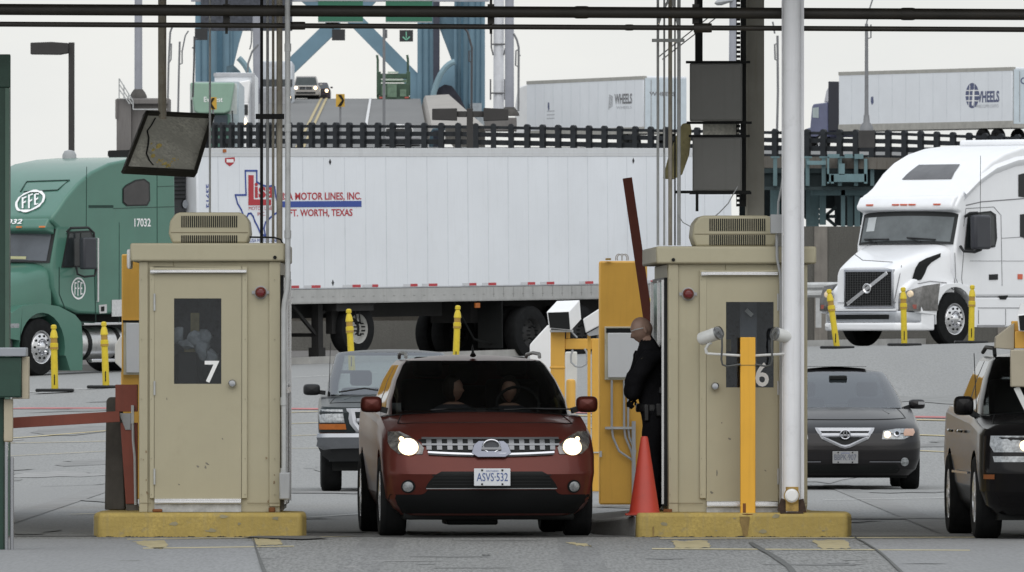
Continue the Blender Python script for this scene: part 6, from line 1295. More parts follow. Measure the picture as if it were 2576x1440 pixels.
m = MB(); m.box(5.0, -.3, .78, 5.3, -.018, .86); m.build('side_marker', LENS, t)
m = MB(); m.prism([(.012, -.05), (-.09, -1.2), (-.51, -2.6), (-.53, -2.6), (-.11, -1.2), (-.02, -.05)], lambda u, v, d: Vector((u, v, d)), 3.72, 4.036); nb = m.build('nose_shade_band', BLK, bpy.data.objects.get('semi_trailer'))  # black band puts the shade at the top of the trailer nose into colour
# ================================================================ WHITE TRACTOR ON THE RIGHT
wc = W(2405, 803, 219); VM = frame((FWD.x, FWD.y, FWD.z * .3), wc) @ Matrix.Translation((0, 0, -.52))
t = thing('truck_tractor', 'white sleeper truck tractor with a slanted bar across its black grille', 'truck', mat=VM)
prof = [(-.45, .95), (-.20, 1.1), (-.02, 1.5), (-.02, 1.96), (-.20, 2.58), (-.06, 2.62), (-.05, 2.72), (-.22, 2.93), (-.32, 2.97), (-.52, 3.08), (-.85, 3.36), (-1.2, 3.57), (-1.65, 3.74), (-2.2, 3.86), (-3.0, 3.93), (-4.2, 3.95), (-4.2, .95)]
m = side(VM, prof, -2.42, -.03); m.build('cab_body', WHTG, t, bevel=.13, seg=4)
m = MB(); m.prism([(-4.2, .36), (-.55, .36), (-.62, .94), (-4.2, .94)], lambda u, v, d: Vector((u, d, v)), -2.4, -.05); sk = m.build('side_skirt', WHTG, t, bevel=.03, seg=3)
m = MB()
def vseam(pts, wd=.014, y=-.028):
    q = [Vector((a, y, b)) for a, b in hp(VM, pts, y)]
    for a, b in zip(q, q[1:]): m.bar(a, b, wd, .008, (0, 1, 0))
vseam([(2432, 565), (2424, 640), (2419, 700), (2424, 740)], .016); vseam([(2424, 570), (2430, 525), (2500, 521), (2516, 540)], .012); vseam([(2518, 540), (2521, 720)], .014); vseam([(2430, 517), (2470, 508), (2576, 500)], .02); vseam([(2440, 657), (2620, 657)], .008)
vseam([(2402, 636), (2404, 700), (2416, 727)], .014, -.028); vseam([(2519, 600), (2640, 592)], .01); m.build('panel_gaps', M('white_panel_gap', (.2, .2, .21), .8), t)
m = MB(); q = hp(VM, [(2464, 727), (2620, 727)], -.045); m.box(q[0][0], -.046, q[0][1] - .02, -4.2, -.04, q[0][1] + .01)
for px in (2505, 2585): c = hit(VM, px, 735, -.045); m.box(c.x - .03, -.046, c.z - .05, c.x + .03, -.036, c.z + .04)
m.build('skirt_gap', BLK, t)
panel(VM, 'side_window', RUBB, [(2427, 628), (2434, 545), (2445, 536), (2492, 531), (2505, 540), (2508, 600), (2503, 622), (2430, 632)], -.025, t); panel(VM, 'side_glass', TGL, [(2431, 624), (2438, 548), (2447, 540), (2490, 536), (2500, 545), (2502, 618)], -.015, t)
panel(VM, 'sleeper_window', RUBB, [(2562, 440), (2600, 430), (2600, 500), (2562, 495)], -.025, t); panel(VM, 'sleeper_window', RUBB, [(2566, 540), (2600, 536), (2600, 610), (2566, 595)], -.025, t)
panel(VM, 'door_handle', PLASTIC, [(2488, 691), (2510, 690), (2510, 704), (2488, 705)], -.025, t); panel(VM, 'side_marker', M('red_orange_lens', (.6, .12, .06), .3), [(2560, 690), (2572, 690), (2572, 703), (2560, 703)], -.025, t)
panel(VM, 'step_recess', M('step_grey', (.3, .3, .31), .6), [(2455, 818), (2530, 818), (2522, 824), (2460, 824)], -.045, t); panel(VM, 'latch', BLK, [(2512, 745), (2536, 743), (2530, 754), (2516, 754)], -.045, t)
m = MB()
def sseam(pts):
    q = [Vector((a, -.044, b)) for a, b in hp(VM, pts, -.044)]
    for a, b in zip(q, q[1:]): m.bar(a, b, .012, .006, (0, 1, 0))
sseam([(2460, 775), (2620, 775)]); sseam([(2462, 780), (2462, 815)]); sseam([(2530, 778), (2530, 818)]); sseam([(2588, 745), (2588, 830)]); m.build('skirt_lines', M('white_panel_gap', (.2, .2, .2)), sk)
# windscreen
wn2 = Vector((.62, 0, .18)).normalized()
def wsp(v, y, off): return Vector((-.20, 0, 2.56)).lerp(Vector((-.02, 0, 1.97)), v) + Vector((0, y, 0)) + wn2 * (off + .13 * (1 - ((y + 1.22) / 1.16) ** 2))
wgrid(-.03, 1.02, -2.36, -.07, .004, 'windscreen_rubber', RUBB, t); ws = wgrid(.13, .94, -2.30, -.14, .012, 'windscreen', M('white_truck_windscreen', (.13, .145, .15), .1, var=.3, scale=1.2), t)
wgrid(.14, .6, -2.2, -1.98, .018, 'paper_permit', M('pale_paper', (.5, .53, .54), .7), ws)
m = MB(); 
for y0, y1 in ((-2.2, -1.55), (-1.1, -.45)): m.tube([wsp(.98, (y0 + y1) / 2, .03), wsp(.86, y0, .03), wsp(.9, y1, .03)], .018, 6)
m.build('wiper', PLASTIC, ws)
m = MB(); m.prism([(-.22, 2.58), (.04, 2.64), (.05, 2.72), (-.06, 2.88), (-.22, 2.93)], lambda u, v, d: Vector((u, d, v)), -2.38, -.07); vz = m.build('sun_visor', WHTG, t, bevel=.05, seg=3)
m = MB()
for yy in (-.42, -1.02, -1.22, -1.42, -2.05): m.box(.0, yy - .08, 2.725, .06, yy + .08, 2.755)
m.build('marker_lamp', M('red_orange_lens', (.6, .12, .06), .3), vz)
def roofv(x, y, o=0):
    pr = prof[8:16]
    for a, b in zip(pr, pr[1:]):
        if b[0] <= x <= a[0]: n = Vector((-(b[1] - a[1]), 0, (b[0] - a[0]))); n = Vector((abs(n.x), 0, abs(n.z))).normalized(); return Vector((x, y, a[1] + (b[1] - a[1]) * (x - a[0]) / (b[0] - a[0]))) + n * o
m = MB(); g = []
for i in range(5):
    x = -.70 - .42 * i / 4; hw = .60 - .10 * i / 4; g.append([roofv(x, -1.22 + (hw * (1 - 2 * j / 8)), .012) for j in range(9)])
m.grid(g); m.build('roof_window', M('skylight_glass', (.10, .10, .105), .2, var=.2), t, smooth=True)
# fairing shoulder crease
m = MB(); cr = [(-.3, 2.9), (-.75, 3.18), (-1.3, 3.42), (-2.0, 3.58), (-3.0, 3.66), (-4.2, 3.68)]
rows = []
for off, dz in ((0, -.10), (.06, -.02), (.07, .03), (.0, .10)): rows.append([Vector((a, -.035 + off, b + dz)) for a, b in cr])
m.grid(rows); m.build('fairing_shoulder', WHTG, t, smooth=True)
# hood, fenders, grille
loft_hood([(-.1, 1.10, 2.0, .95, .26), (.25, 1.02, 1.92, .95, .28), (.6, .92, 1.80, .9, .29), (.95, .81, 1.67, .85, .30), (1.2, .72, 1.57, .85, .30), (1.27, .69, 1.52, .85, .32)], 'hood', WHTG, t, -1.22)
arch_fender(VM, 0, .52, .62, [(-.62, .36), (-.70, .36), (-.66, .98), (-.5, 1.14), (-.1, 1.22), (.3, 1.20), (.75, 1.08), (1.1, .92), (1.12, .64), (.64, .60)], -.5, -.01, WHTG, t)
arch_fender(VM, 0, .52, .62, [(-.62, .36), (-.70, .36), (-.66, .98), (-.5, 1.14), (-.1, 1.22), (.3, 1.20), (.75, 1.08), (1.1, .92), (1.12, .64), (.64, .60)], -2.43, -1.95, WHTG, t)
m = MB(); m.box(-.6, -.62, .3, 1.0, -.51, 1.1); m.box(-.6, -1.94, .3, 1.0, -1.83, 1.1); m.build('wheel_housing', BLK, t)
m = MB(); m.prism([(.5, .6), (1.18, .6), (1.24, .8), (1.2, 1.1), (.9, 1.3), (.4, 1.35)], lambda u, v, d: Vector((u, d, v)), -2.1, -.34); m.build('nose_panel', WHTG, t, bevel=.06, seg=3)
gx = 1.30
def gpt(px, py, o=0): h = hit(VM, px, py, gx, 0); return Vector((gx + o, h.y, h.z))
gq = [gpt(2126, 683), gpt(2243, 680), gpt(2244, 772), gpt(2124, 772)]
yc_ = sum(p.y for p in gq) / 4; gy0, gy1 = min(p.y for p in gq), max(p.y for p in gq); gz0, gz1 = min(p.z for p in gq), max(p.z for p in gq)
m = MB(); m.box(1.0, gy0 - .02, gz0 - .02, gx - .004, gy1 + .02, gz1 + .02); gs = m.build('grille_surround', CHROME, t, bevel=.02, seg=3)
m = MB(); m.box(gx - .003, gy0 + .03, gz0 + .03, gx + .006, gy1 - .03, gz1 - .03); gr = m.build('grille_mesh', BLK, gs)
m = MB(); n = 14
for i in range(1, n): zz = gz0 + .03 + (gz1 - gz0 - .06) * i / n; m.box(gx + .006, gy0 + .03, zz - .004, gx + .012, gy1 - .03, zz + .004)
for i in range(1, 18): yy = gy0 + .03 + (gy1 - gy0 - .06) * i / 18; m.box(gx + .006, yy - .004, gz0 + .03, gx + .011, yy + .004, gz1 - .03)
m.build('grille_wires', M('dark_wire', (.05, .05, .052), .4), gr)
m = MB(); m.bar((gx + .02, gy0 + .08, gz0 + .05), (gx + .02, gy1 - .1, gz1 - .05), .07, .02, (1, 0, 0)); c = Vector((gx + .03, (gy0 + gy1) / 2 - .0, (gz0 + gz1) / 2)); br = m.build('slanted_bar', ALU, gr, bevel=.005)
m = MB(); m.lathe([(.06, c.x), (.085, c.x + .02), (.10, c.x + .015), (.10, c.x - .01)], (0, c.y, c.z), 'X', 24); m.build('round_emblem', ALU, br, smooth=True)
for sg in (1, -1):
    y0 = -1.22 + sg * .80; y1 = -1.22 + sg * 1.17
    m = MB(); P = [Vector((1.27, y0, .92)), Vector((1.16, y1, .88)), Vector((.78, y1 + sg * .03, 1.22)), Vector((.98, y0 + sg * .04, 1.26))]; P2 = [Vector((1.27, y0, .68)), Vector((1.08, y1 + sg * .03, .66)), Vector((.70, y1 + sg * .035, .72))]
    lo, hi = [Vector((1.29, y0, .68)), Vector((1.17, y1 + sg * .03, .68)), Vector((.62, y1 + sg * .075, .68))], [Vector((1.27, y0, 1.02)), Vector((1.04, y1 + sg * .03, 1.16)), Vector((.54, y1 + sg * .075, 1.21))]
    m.grid([lo, [a.lerp(b, .5) + Vector((.04, sg * .015, 0)) for a, b in zip(lo, hi)], hi]); m.grid([lo, [p - Vector((.2, sg * .1, 0)) for p in lo]]); hl = m.build('headlight', M('smoky_headlight', (.135, .13, .125), .2, .1, var=.5, scale=9, coat=.2), t, smooth=True)
    m = MB(); m.lathe([(0, 1.22), (.06, 1.21), (.075, 1.17)], (0, y0 + sg * .2, 1.0), 'X', 16); m.build('headlamp_bulb', M('pale_warm_bulb', (.9, .72, .5), .3, emit=0), hl)
    m = MB(); m.box(1.1, y0 + sg * .26, .72, 1.2, y1 - sg * .02, .80); m.build('turn_signal', M('dull_red_lens', (.33, .1, .08), .3), hl)
HS = [(-.1, 1.10, 2.0, .95, .26), (.25, 1.02, 1.92, .95, .28), (.6, .92, 1.80, .9, .29), (.95, .81, 1.67, .85, .30), (1.2, .72, 1.57, .85, .30), (1.27, .69, 1.52, .85, .32)]
def hood_y(x, z):
    x = max(-.1, min(1.27, x))
    for a, b in zip(HS, HS[1:]):
        if x <= b[0]: t_ = (x - a[0]) / (b[0] - a[0]); break
    hw, zt_, zb_, e = [a[i] + (b[i] - a[i]) * t_ for i in (1, 2, 3, 4)]; s_ = (z - zb_ - .35 * (zt_ - zb_)) / ((zt_ - zb_) * .65)
    if s_ <= 0: return -1.22 + hw
    s_ = min(.99, s_) ** (1 / e); return -1.22 + hw * math.sqrt(1 - s_ * s_) ** e
def on_hood(px, py):
    y = -.3
    for _ in range(12): h = hit(VM, px, py, y); y = y * .5 + .5 * (hood_y(h.x, h.z) + .012)
    return Vector(hit(VM, px, py, y))
iv = [(.72, 1.05), (.80, 1.30), (.55, 1.52), (.20, 1.62), (.14, 1.56), (.18, 1.50), (.46, 1.40), (.60, 1.22), (.56, 1.02)]
L1 = [(2293, 711), (2297, 694), (2303, 675), (2312, 660), (2330, 650), (2350, 643), (2367, 637)]; L2 = [(2318, 704), (2322, 697), (2327, 688), (2333, 672), (2343, 661), (2356, 653), (2366, 647)]
m = MB(); m.grid([[on_hood(*a) for a in L1], [on_hood((a[0] + b[0]) / 2, (a[1] + b[1]) / 2) for a, b in zip(L1, L2)], [on_hood(*b) for b in L2]]); m.build('hood_intake', BLK, t)
BUMG = M('bumper_silver', (.46, .48, .51), .28, .6, var=.1, scale=4)
m = MB(); m.prism([(1.02, -.06), (1.36, -.42), (1.44, -1.22), (1.36, -2.02), (1.02, -2.38), (.9, -2.2), (.9, -.2)], lambda u, v, d: Vector((u, v, d)), .46, .68); bp = m.build('bumper', BUMG, t, bevel=.03, seg=3)
m = MB(); m.prism([(.80, -.03), (1.05, -.05), (1.39, -.42), (1.47, -1.22), (1.39, -2.02), (1.05, -2.39), (.8, -2.41), (.8, -2.2), (.8, -.2)], lambda u, v, d: Vector((u, v, d)), .30, .455); m.build('bumper_lip', WHTG, bp, bevel=.04, seg=3)
m = MB(); m.prism([(.66, -.02), (1.03, -.05), (1.03, -.2), (.66, -.2)], lambda u, v, d: Vector((u, v, d)), .30, .675); m.prism([(.66, -2.42), (1.03, -2.39), (1.03, -2.24), (.66, -2.24)], lambda u, v, d: Vector((u, v, d)), .30, .675); m.build('bumper_corner', WHTG, bp, bevel=.03, seg=3)
m = MB(); m.prism([(1.385, -.58), (1.447, -1.22), (1.385, -1.86), (1.30, -1.8), (1.30, -.64)], lambda u, v, d: Vector((u, v, d)), .52, .61); m.build('bumper_slot', BLK, bp)
m = MB(); m.prism([(1.37, -.42), (1.45, -1.22), (1.37, -2.02), (1.2, -2.0), (1.2, -.44)], lambda u, v, d: Vector((u, v, d)), .683, .72); m.build('chrome_strip', WHTG, bp)
c = hit(VM, 2345, 735, -.005); lettering('180', TEXK, t, (c.x, -.005, c.z), (-1, 0, 0), (0, 0, 1), .17, .11, .01, 'fleet_number', .002)
truck_wheel(VM, t, 0, -.03, .52, .29, ALU, R(-2)); truck_wheel(VM, t, 0, -2.41, .52, .29, ALU, R(-2), sgn=-1)
truck_wheel(VM, t, -4.4, -.06, .52, .6, ALU, 0, True)
m = MB(); m.box(-4.2, -2.1, .42, .9, -.6, .95); m.box(.2, -2, .3, .95, -.5, .5); m.build('chassis', BLK, t)
m = MB(); a, b = hit(VM, 2447, 541, .2), hit(VM, 2487, 628, .2); m.box(a.x, .12, b.z, b.x, .28, a.z); mr = m.build('mirror', M('mirror_shell', (.02, .02, .02)), t, bevel=.05, seg=3)
m = MB(); m.tube([tuple(hit(VM, a, b, yy)) for a, b, yy in ((2416, 620, 0), (2424, 632, .1), (2452, 634, .2), (2468, 628, .2))], .03, 8); m.tube([tuple(hit(VM, a, b, yy)) for a, b, yy in ((2428, 545, 0), (2440, 537, .12), (2460, 536, .2))], .03, 8); m.build('mirror_bracket', PLASTIC, mr, smooth=True)
m = MB(); a, b = hit(VM, 2178, 550, -2.62), hit(VM, 2199, 625, -2.62); m.box(a.x, -2.68, b.z, a.x - .12, -2.50, a.z + .06); m.tube([(a.x - .05, -2.6, a.z + .06), (a.x - .1, -2.55, a.z + .12), (a.x - .5, -2.3, a.z + .12)], .02, 6); m.build('mirror', M('mirror_shell', (.02, .02, .02)), t, bevel=.03, seg=3)
m = MB(); m.tube([tuple(hit(VM, 2466, 541, .2)), tuple(hit(VM, 2467, 392, .2))], .006, 5); m.build('antenna', BLK, t)
m = MB(); c = hit(VM, 2082, 755, 1.0, 0); m.box(.35, c.y - .13, c.z - .21, .42, c.y + .17, c.z + .2); o = m.build('plate_back', M('cream_panel', (.42, .42, .38), .5), None, bevel=.03)
o.name = 'lane_sign'; o.matrix_world = VM; tag(o, 'cream rectangular sign panel behind the leaning delineator post', 'sign')
m = MB(); m.box(-2.8, -2.0, 3.9, -4.2, -.3, 4.03); m.build('roof_cap', WHTG, t, bevel=.05, seg=3)
# seams on the white tractor's hood: laid on the hood surface
m = MB()
for pts in ([(2247, 770), (2262, 700), (2268, 668)], [(2300, 716), (2340, 708), (2380, 712), (2400, 730)], [(2150, 640), (2170, 655), (2245, 660)]):
    q = [on_hood(*p) for p in pts]
    for a, b in zip(q, q[1:]): m.bar(a, b, .012, .012, (0, 1, .3))
m.build('hood_seams', M('white_panel_gap', (.2, .2, .2)), t)
# ================================================================ ELEVATED RAMP AND BRIDGE
def rD(px): return 420 + (9 * ((1300 - px) / 760) ** 2.4 if px < 1300 else -(px - 1300) * .008)
def ry(px):
    P = [(200, 311), (540, 312), (850, 312), (1150, 313), (1500, 320), (1950, 328), (2250, 331), (2500, 340), (2800, 352)]
    for (a, ya), (b, yb) in zip(P, P[1:]):
        if px <= b: return ya + (yb - ya) * (px - a) / (b - a)
    return 352
RP = []
px = 520.0
last = None; acc = 0
fine = [W(520 + i * 1.85, ry(520 + i * 1.85), rD(520 + i * 1.85)) for i in range(1240)]
posts = [fine[0]]; acc = 0
for a, b in zip(fine, fine[1:]):
    acc += (b - a).length
    if acc >= .64: posts.append(b); acc = 0
t = thing('bridge_railing', 'long black steel railing of vertical posts along the elevated ramp', 'railing', posts[0]); o = posts[0]
RH = .96
for i, p in enumerate(posts[:100] if len(posts) > 100 else posts):
    d = (posts[min(i + 1, len(posts) - 1)] - posts[max(i - 1, 0)]).normalized(); n = Vector((-d.y, d.x, 0)); q = p - o; m = MB()
    m.bar(q + Vector((0, 0, -RH)), q + Vector((0, 0, -.03)), .2, .16, n); m.tube([q + n * .09 + Vector((0, 0, -.05)), q - n * .09 + Vector((0, 0, -.05))], .11, 10); m.build('post', BLKRAIL, t)
m = MB(); ln = fine[::12]
for dz, hh, dp in ((-.09, .11, .10), (-.36, .17, .08), (-.65, .19, .08), (-.93, .12, .12)):
    for a, b in zip(ln, ln[1:]): m.bar(a - o + Vector((0, .1, dz)), b - o + Vector((0, .1, dz)), dp, hh)
m.build('rails', BLKRAIL, t)
if len(posts) > 100:
    m = MB()
    for p in posts[100:]: m.bar(p - o + Vector((0, 0, -RH)), p - o + Vector((0, 0, -.03)), .11, .16)
    m.build('far_posts', BLKRAIL, t)['kind'] = 'stuff'
# deck: edge slab under the railing and the sheets of roadway behind it
RAMPR = M('ramp_asphalt', (.165, .166, .165), .9, var=.12, scale=.2, stretch=(1, .1, 1)); DECKC = M('stained_deck_concrete', (.13, .12, .105), .9, var=.25, scale=.6, streak=.6, dirtcol=(.05, .03, .02), dirt=.5)
def dz_(D): return EYE + (7.75 + .0165 * (D - 420) if D < 640 else 11.38 + .0385 * (D - 640) if D < 842 else 19.1 - .03 * (D - 842))
m = MB(); rows = []
for D, x0, x1 in ((432, -14, 24), (500, -17, 24), (570, -18, 26), (640, -20, 26)): rows.append([Vector((x0 + (x1 - x0) * i / 6, D, dz_(D))) for i in range(7)])
rows.insert(0, [Vector((fine[int(i * 1239 / 6)].x, fine[int(i * 1239 / 6)].y + .3, fine[int(i * 1239 / 6)].z - RH + .02)) for i in range(7)])
m.grid(rows); struct(m.build('ramp_road', RAMPR, smooth=True))
def bx_(D, s): # edges of the bridge roadway
    k = (D - 640) / 200; return (-17.6 - 1.5 * k) if s < 0 else (-4.6 - 2.2 * k)
m = MB(); Ds = [640, 680, 720, 760, 790, 815, 830, 842, 860, 900]
m.grid([[Vector((bx_(D, -1) + (bx_(D, 1) - bx_(D, -1)) * i / 4, D, dz_(D))) for i in range(5)] for D in Ds]); struct(m.build('bridge_road', RAMPR, smooth=True))
YB = M('bridge_yellow_line', (.40, .33, .18), .8, var=.1); WB = M('bridge_white_line', (.6, .6, .6), .8)
for u, mt in ((.405, YB), (.435, YB), (.70, WB)):
    m = MB(); m.grid([[Vector((bx_(D, -1) + (bx_(D, 1) - bx_(D, -1)) * u + q, D, dz_(D) + .05)) for q in (-.09, .09)] for D in Ds[:8]]); struct(m.build('bridge_line_marking', mt))
t = thing('deck_edge', 'rust stained concrete deck edge under the ramp railing', 'bridge deck', fine[700]); o = fine[700]
m = MB(); rows = []
for p in fine[::20]: q = p - o; rows.append([q + Vector((0, -.15, -RH)), q + Vector((0, -.15, -RH - .42)), q + Vector((0, .25, -RH - .42)), q + Vector((0, 12, -RH - .6))])
m.grid(rows); m.build('slab_edge', DECKC, t)
PAR = M('parapet_concrete', (.33, .31, .285), .9, var=.12, streak=.3, scale=.5)
t = thing('parapet', 'pale concrete parapet curving up beside the bridge roadway', 'parapet', (bx_(700, 1), 700, dz_(700))); o = t.location.copy()
m = MB(); rows = []
for D in [700, 730, 760, 790, 815, 830, 845]: x = bx_(D, 1); x2 = x + 3.6 - (D - 700) * .012; z = dz_(D); rows.append([Vector((x, D, z - 1)) - o, Vector((x + .25, D, z + .15)) - o, Vector((x + .35, D, z + .35)) - o, Vector((x2, D, z + .45)) - o, Vector((x2, D, z - 3)) - o])
m.grid(rows); m.build('parapet_wall', PAR, t)
# steel under the ramp at the right
t = thing('ramp_girders', 'grimy teal steel girders and brackets carrying the elevated ramp at the right', 'bridge structure', W(2050, 570, 413)); o = t.location.copy()
m = MB()
def bxp(m, x0, y0, x1, y1, D, dep=.3): a, b = W(x0, y1, D) - o, W(x1, y0, D) - o; m.box(a.x, a.y, a.z, b.x, a.y + dep, b.z)
DD = 413
bxp(m, 1830, 424, 2700, 436, DD + .3, .5); bxp(m, 1830, 470, 2700, 478, DD + .25, .6); bxp(m, 1830, 436, 2700, 470, DD + .5, .06); m.build('main_girder', DTEAL, t)
m = MB()
for p in posts:
    ppx = CX + p.x * F_PX / p.y
    if 1840 < ppx < 2700: a = W(ppx, 395, DD) - o; b = W(ppx, 468, DD) - o; m.box(a.x - .07, -.1, b.z, a.x + .07, .3, a.z); m.box(a.x - .16, -.12, a.z - .05, a.x + .16, .2, a.z + .02)
m.build('bracket', TEAL, t)
m = MB()
for a, b, y0, y1 in ((2081, 2180, 438, 458), (2030, 2078, 405, 415), (2082, 2112, 388, 398), (2125, 2145, 388, 398), (2150, 2172, 388, 400), (2110, 2125, 412, 440), (2090, 2098, 440, 462), (2174, 2182, 400, 462), (2081, 2086, 395, 462)): bxp(m, a, y0, b, y1, DD - .3, .25)
m.build('light_bracket', M('pale_teal_paint', (.13, .215, .235), .65, var=.15, scale=2, streak=.4, dirtcol=(.06, .08, .08)), t)
m = MB()
for x0, x1, y0, y1, D in ((2028, 2060, 470, 570, 416), (1938, 1962, 470, 570, 416), (2062, 2078, 492, 566, 415), (2116, 2126, 462, 570, 414), (2132, 2146, 462, 570, 414.5), (2150, 2164, 462, 570, 414.2), (2168, 2186, 462, 560, 414.6), (2190, 2204, 450, 540, 415), (2040, 2200, 478, 492, 414)): m = MB(); bxp(m, x0, y0, x1, y1, D, .4); m.build('column', TEAL, t)
m = MB(); bxp(m, 1860, 470, 2046, 545, 424, .3); bxp(m, 2100, 400, 2700, 568, 424, .3); bxp(m, 1860, 393, 2700, 470, 424, .3); bxp(m, 2044, 470, 2102, 525, 424.5, .3); m.build('shade_backing', M('shade_backing_dark', (.02, .03, .034), .9, var=.5, scale=.8, streak=.3, dirtcol=(.01, .01, .01)), t)  # dark sheets stand in for the shade under the ramp
m = MB()
for a, b in (((2046, 520), (2104, 570)), ((2104, 520), (2046, 570)), ((1960, 480), (2040, 560)), ((2046, 545), (2104, 545))): m.bar(W(*a, 417) - o, W(*b, 417) - o, .12, .12)
m.build('cross_brace', DTEAL, t)
m = MB()
for px_ in (640, 860, 1090, 1180, 1330, 1560, 1780): bxp(m, px_, 380, px_ + 46, 905, 428, 1.2)
m.build('ramp_pier', M('ramp_pier_concrete', (.22, .22, .21), .9, var=.2, scale=.5, streak=.3), t)
m = MB(); bxp(m, -300, 690, 1900, 830, 436, .3); m.build('far_wall', M('far_brown_wall', (.15, .135, .115), .9, var=.3, scale=.3, streak=.3), t)
# anchor block with stair, at the left
t = thing('anchor_block', 'grey brown concrete anchor block with a stair rail at the left end of the ramp', 'concrete block', W(355, 395, 500)); f = Fr(355, 395, 500); x, z = f.x, f.z
BLKC = M('weathered_block_concrete', (.17, .16, .155), .9, var=.15, scale=.5, streak=.5, dirtcol=(.06, .055, .05))
m = MB(); m.box(x(293), 0, z(700), x(330), 3, z(248)); m.box(x(330), .3, z(700), x(425), 3, z(247)); m.box(x(290), -.1, z(300), x(296), 0, z(250)); m.box(x(328), -.05, z(262), x(422), .29, z(250)); m.build('block', BLKC, t, bevel=.03)
m = MB()
for a, b in (((300, 198), (300, 250)), ((300, 198), (335, 255)), ((300, 212), (332, 262)), ((335, 255), (335, 275)), ((312, 214), (312, 250)), ((324, 235), (324, 252)), ((300, 225), (326, 262)), ((335, 276), (420, 276))): m.tube([Vector((x(a[0]), -.2, z(a[1]))), Vector((x(b[0]), -.2, z(b[1])))], .03, 6)
m.build('stair_rail', STEEL, t)
m = MB(); m.box(x(272), -.5, z(394), x(335), .0, z(381)); m.build('ledge', BLK, t)
PG_ = M('strut_blue_grey', (.30, .31, .35), .6, var=.1, scale=1); PW_ = M('strut_white', (.62, .63, .66), .5, var=.06)
def strut(label, x0, x1, y0, y1, D, mat, foot=True):
    t = thing('bridge_strut', label, 'bridge strut', W((x0 + x1) / 2, y1, D)); f = Fr((x0 + x1) / 2, y1, D); r = f.x((x1 - x0) / 2 + f.px)
    m = MB(); m.tube([(0, 0, f.z(y1 - 2)), (0, 0, f.z(y0))], [r, r * .95], 16); m.build('shaft', mat, t, smooth=True)
    if foot: m = MB(); m.lathe([(0, 0), (r * 2.2, 0), (r * 2.1, f.z(y1 - 6)), (r * 1.7, f.z(y1 - 14)), (r * 1.1, f.z(y1 - 22)), (0, f.z(y1 - 22))], (0, 0, 0), 'Z', 16); m.build('foot', M('strut_foot_grime', (.07, .065, .06), .8, var=.3), t, smooth=True)
    return t, f
strut('grey round strut standing on the anchor block at the left', 338, 358, -60, 247, 505, PG_)
s1, f1 = strut('white round strut with ladder right of the blue bridge tower', 1241, 1268, -60, 300, 620, PW_, False)
m = MB()
for sx in (1236, 1272): m.tube([(f1.x(sx), -.3, f1.z(20)), (f1.x(sx), -.3, f1.z(120)), (f1.x(sx + 5 * (1 if sx < 1250 else -1)), -.3, f1.z(140))], .05, 6); m.tube([(f1.x(sx - 2), -.3, f1.z(200)), (f1.x(sx - 2), -.3, f1.z(252))], .05, 6)
for yy in (112, 235): m.tube([(f1.x(1234), -.3, f1.z(yy)), (f1.x(1270), -.3, f1.z(yy))], .05, 6)
m.build('ladder', M('dark_grey_ladder', (.12, .12, .125), .6), s1)
strut('grey round strut with a dark flared foot beside the white strut', 1270, 1293, -60, 292, 615, PG_)
m = MB(); a = W(1225, 296, 614); m.box(*W(1218, 330, 614), *(W(1300, 296, 614) + Vector((0, 2, 0)))); tag(m.build('concrete_plinth', BLKC, bevel=.05), 'low concrete base under the two right hand struts', 'concrete base')
# ---------------------------------------------------------------- bridge tower
t = thing('bridge_tower', 'blue steel suspension bridge tower with crossed bracing over the roadway', 'bridge tower', W(850, 262, 862)); f = Fr(850, 262, 862); x, z = f.x, f.z
def lg(nm, x0, x1, y0, y1, dep, mat=BLUE, yo=0):
    m = MB(); m.box(x(x0), yo, z(y1), x(x1), yo + dep, z(y0)); return m.build(nm, mat, t)
lg('leg', 491, 576, -150, 420, 4, BLUE); lg('leg_web', 546, 560, -150, 420, .3, M('bridge_blue_dark', (.045, .11, .16), .6, var=.1), -.3); lg('leg', 1050, 1090, -150, 420, 4, BLUE); lg('leg', 1143, 1220, -150, 420, 4, BLUE, -2); lg('leg_web', 1090, 1106, -150, 420, .5, M('bridge_web_dark', (.05, .055, .08), .6, var=.1), -.2)
for q_ in (505, 522, 585, 1062, 1078, 1150, 1178, 1195, 1208): lg('leg_seam', q_, q_ + 2, -150, 420, .1, M('bridge_blue_dark', (0, 0, 0)), -.15 if q_ < 1140 else -2.15)
lg('leg_web', 1160, 1166, -150, 420, .3, M('bridge_blue_dark', (0, 0, 0)), -2.4)
m = MB()
for a, b in (((640, 255), (850, 52)), ((1072, 232), (850, 6)), ((905, 20), (1075, -160)), ((850, 60), (600, -160))): m.bar((x(a[0]), 1, z(a[1])), (x(b[0]), 1, z(b[1])), 1.1, 1.05, (0, 1, 0))
m.prism([(x(576), z(25)), (x(625), z(25)), (x(600), z(110)), (x(576), z(210))], lambda u, v, d: Vector((u, d, v)), .2, 1.2)
m.prism([(x(1032), z(262)), (x(1032), z(245)), (x(1015), z(205)), (x(1050), z(190)), (x(1050), z(262))], lambda u, v, d: Vector((u, d, v)), .2, 1.2)
m.prism([(x(1090), z(30)), (x(1150), z(30)), (x(1150), z(190)), (x(1128), z(130))], lambda u, v, d: Vector((u, d, v)), .2, 1.2)
m.prism([(x(700), z(-10)), (x(1000), z(-10)), (x(1000), z(-60)), (x(700), z(-60))], lambda u, v, d: Vector((u, d, v)), .2, 1.2); m.build('diagonal_brace', BLUE, t)
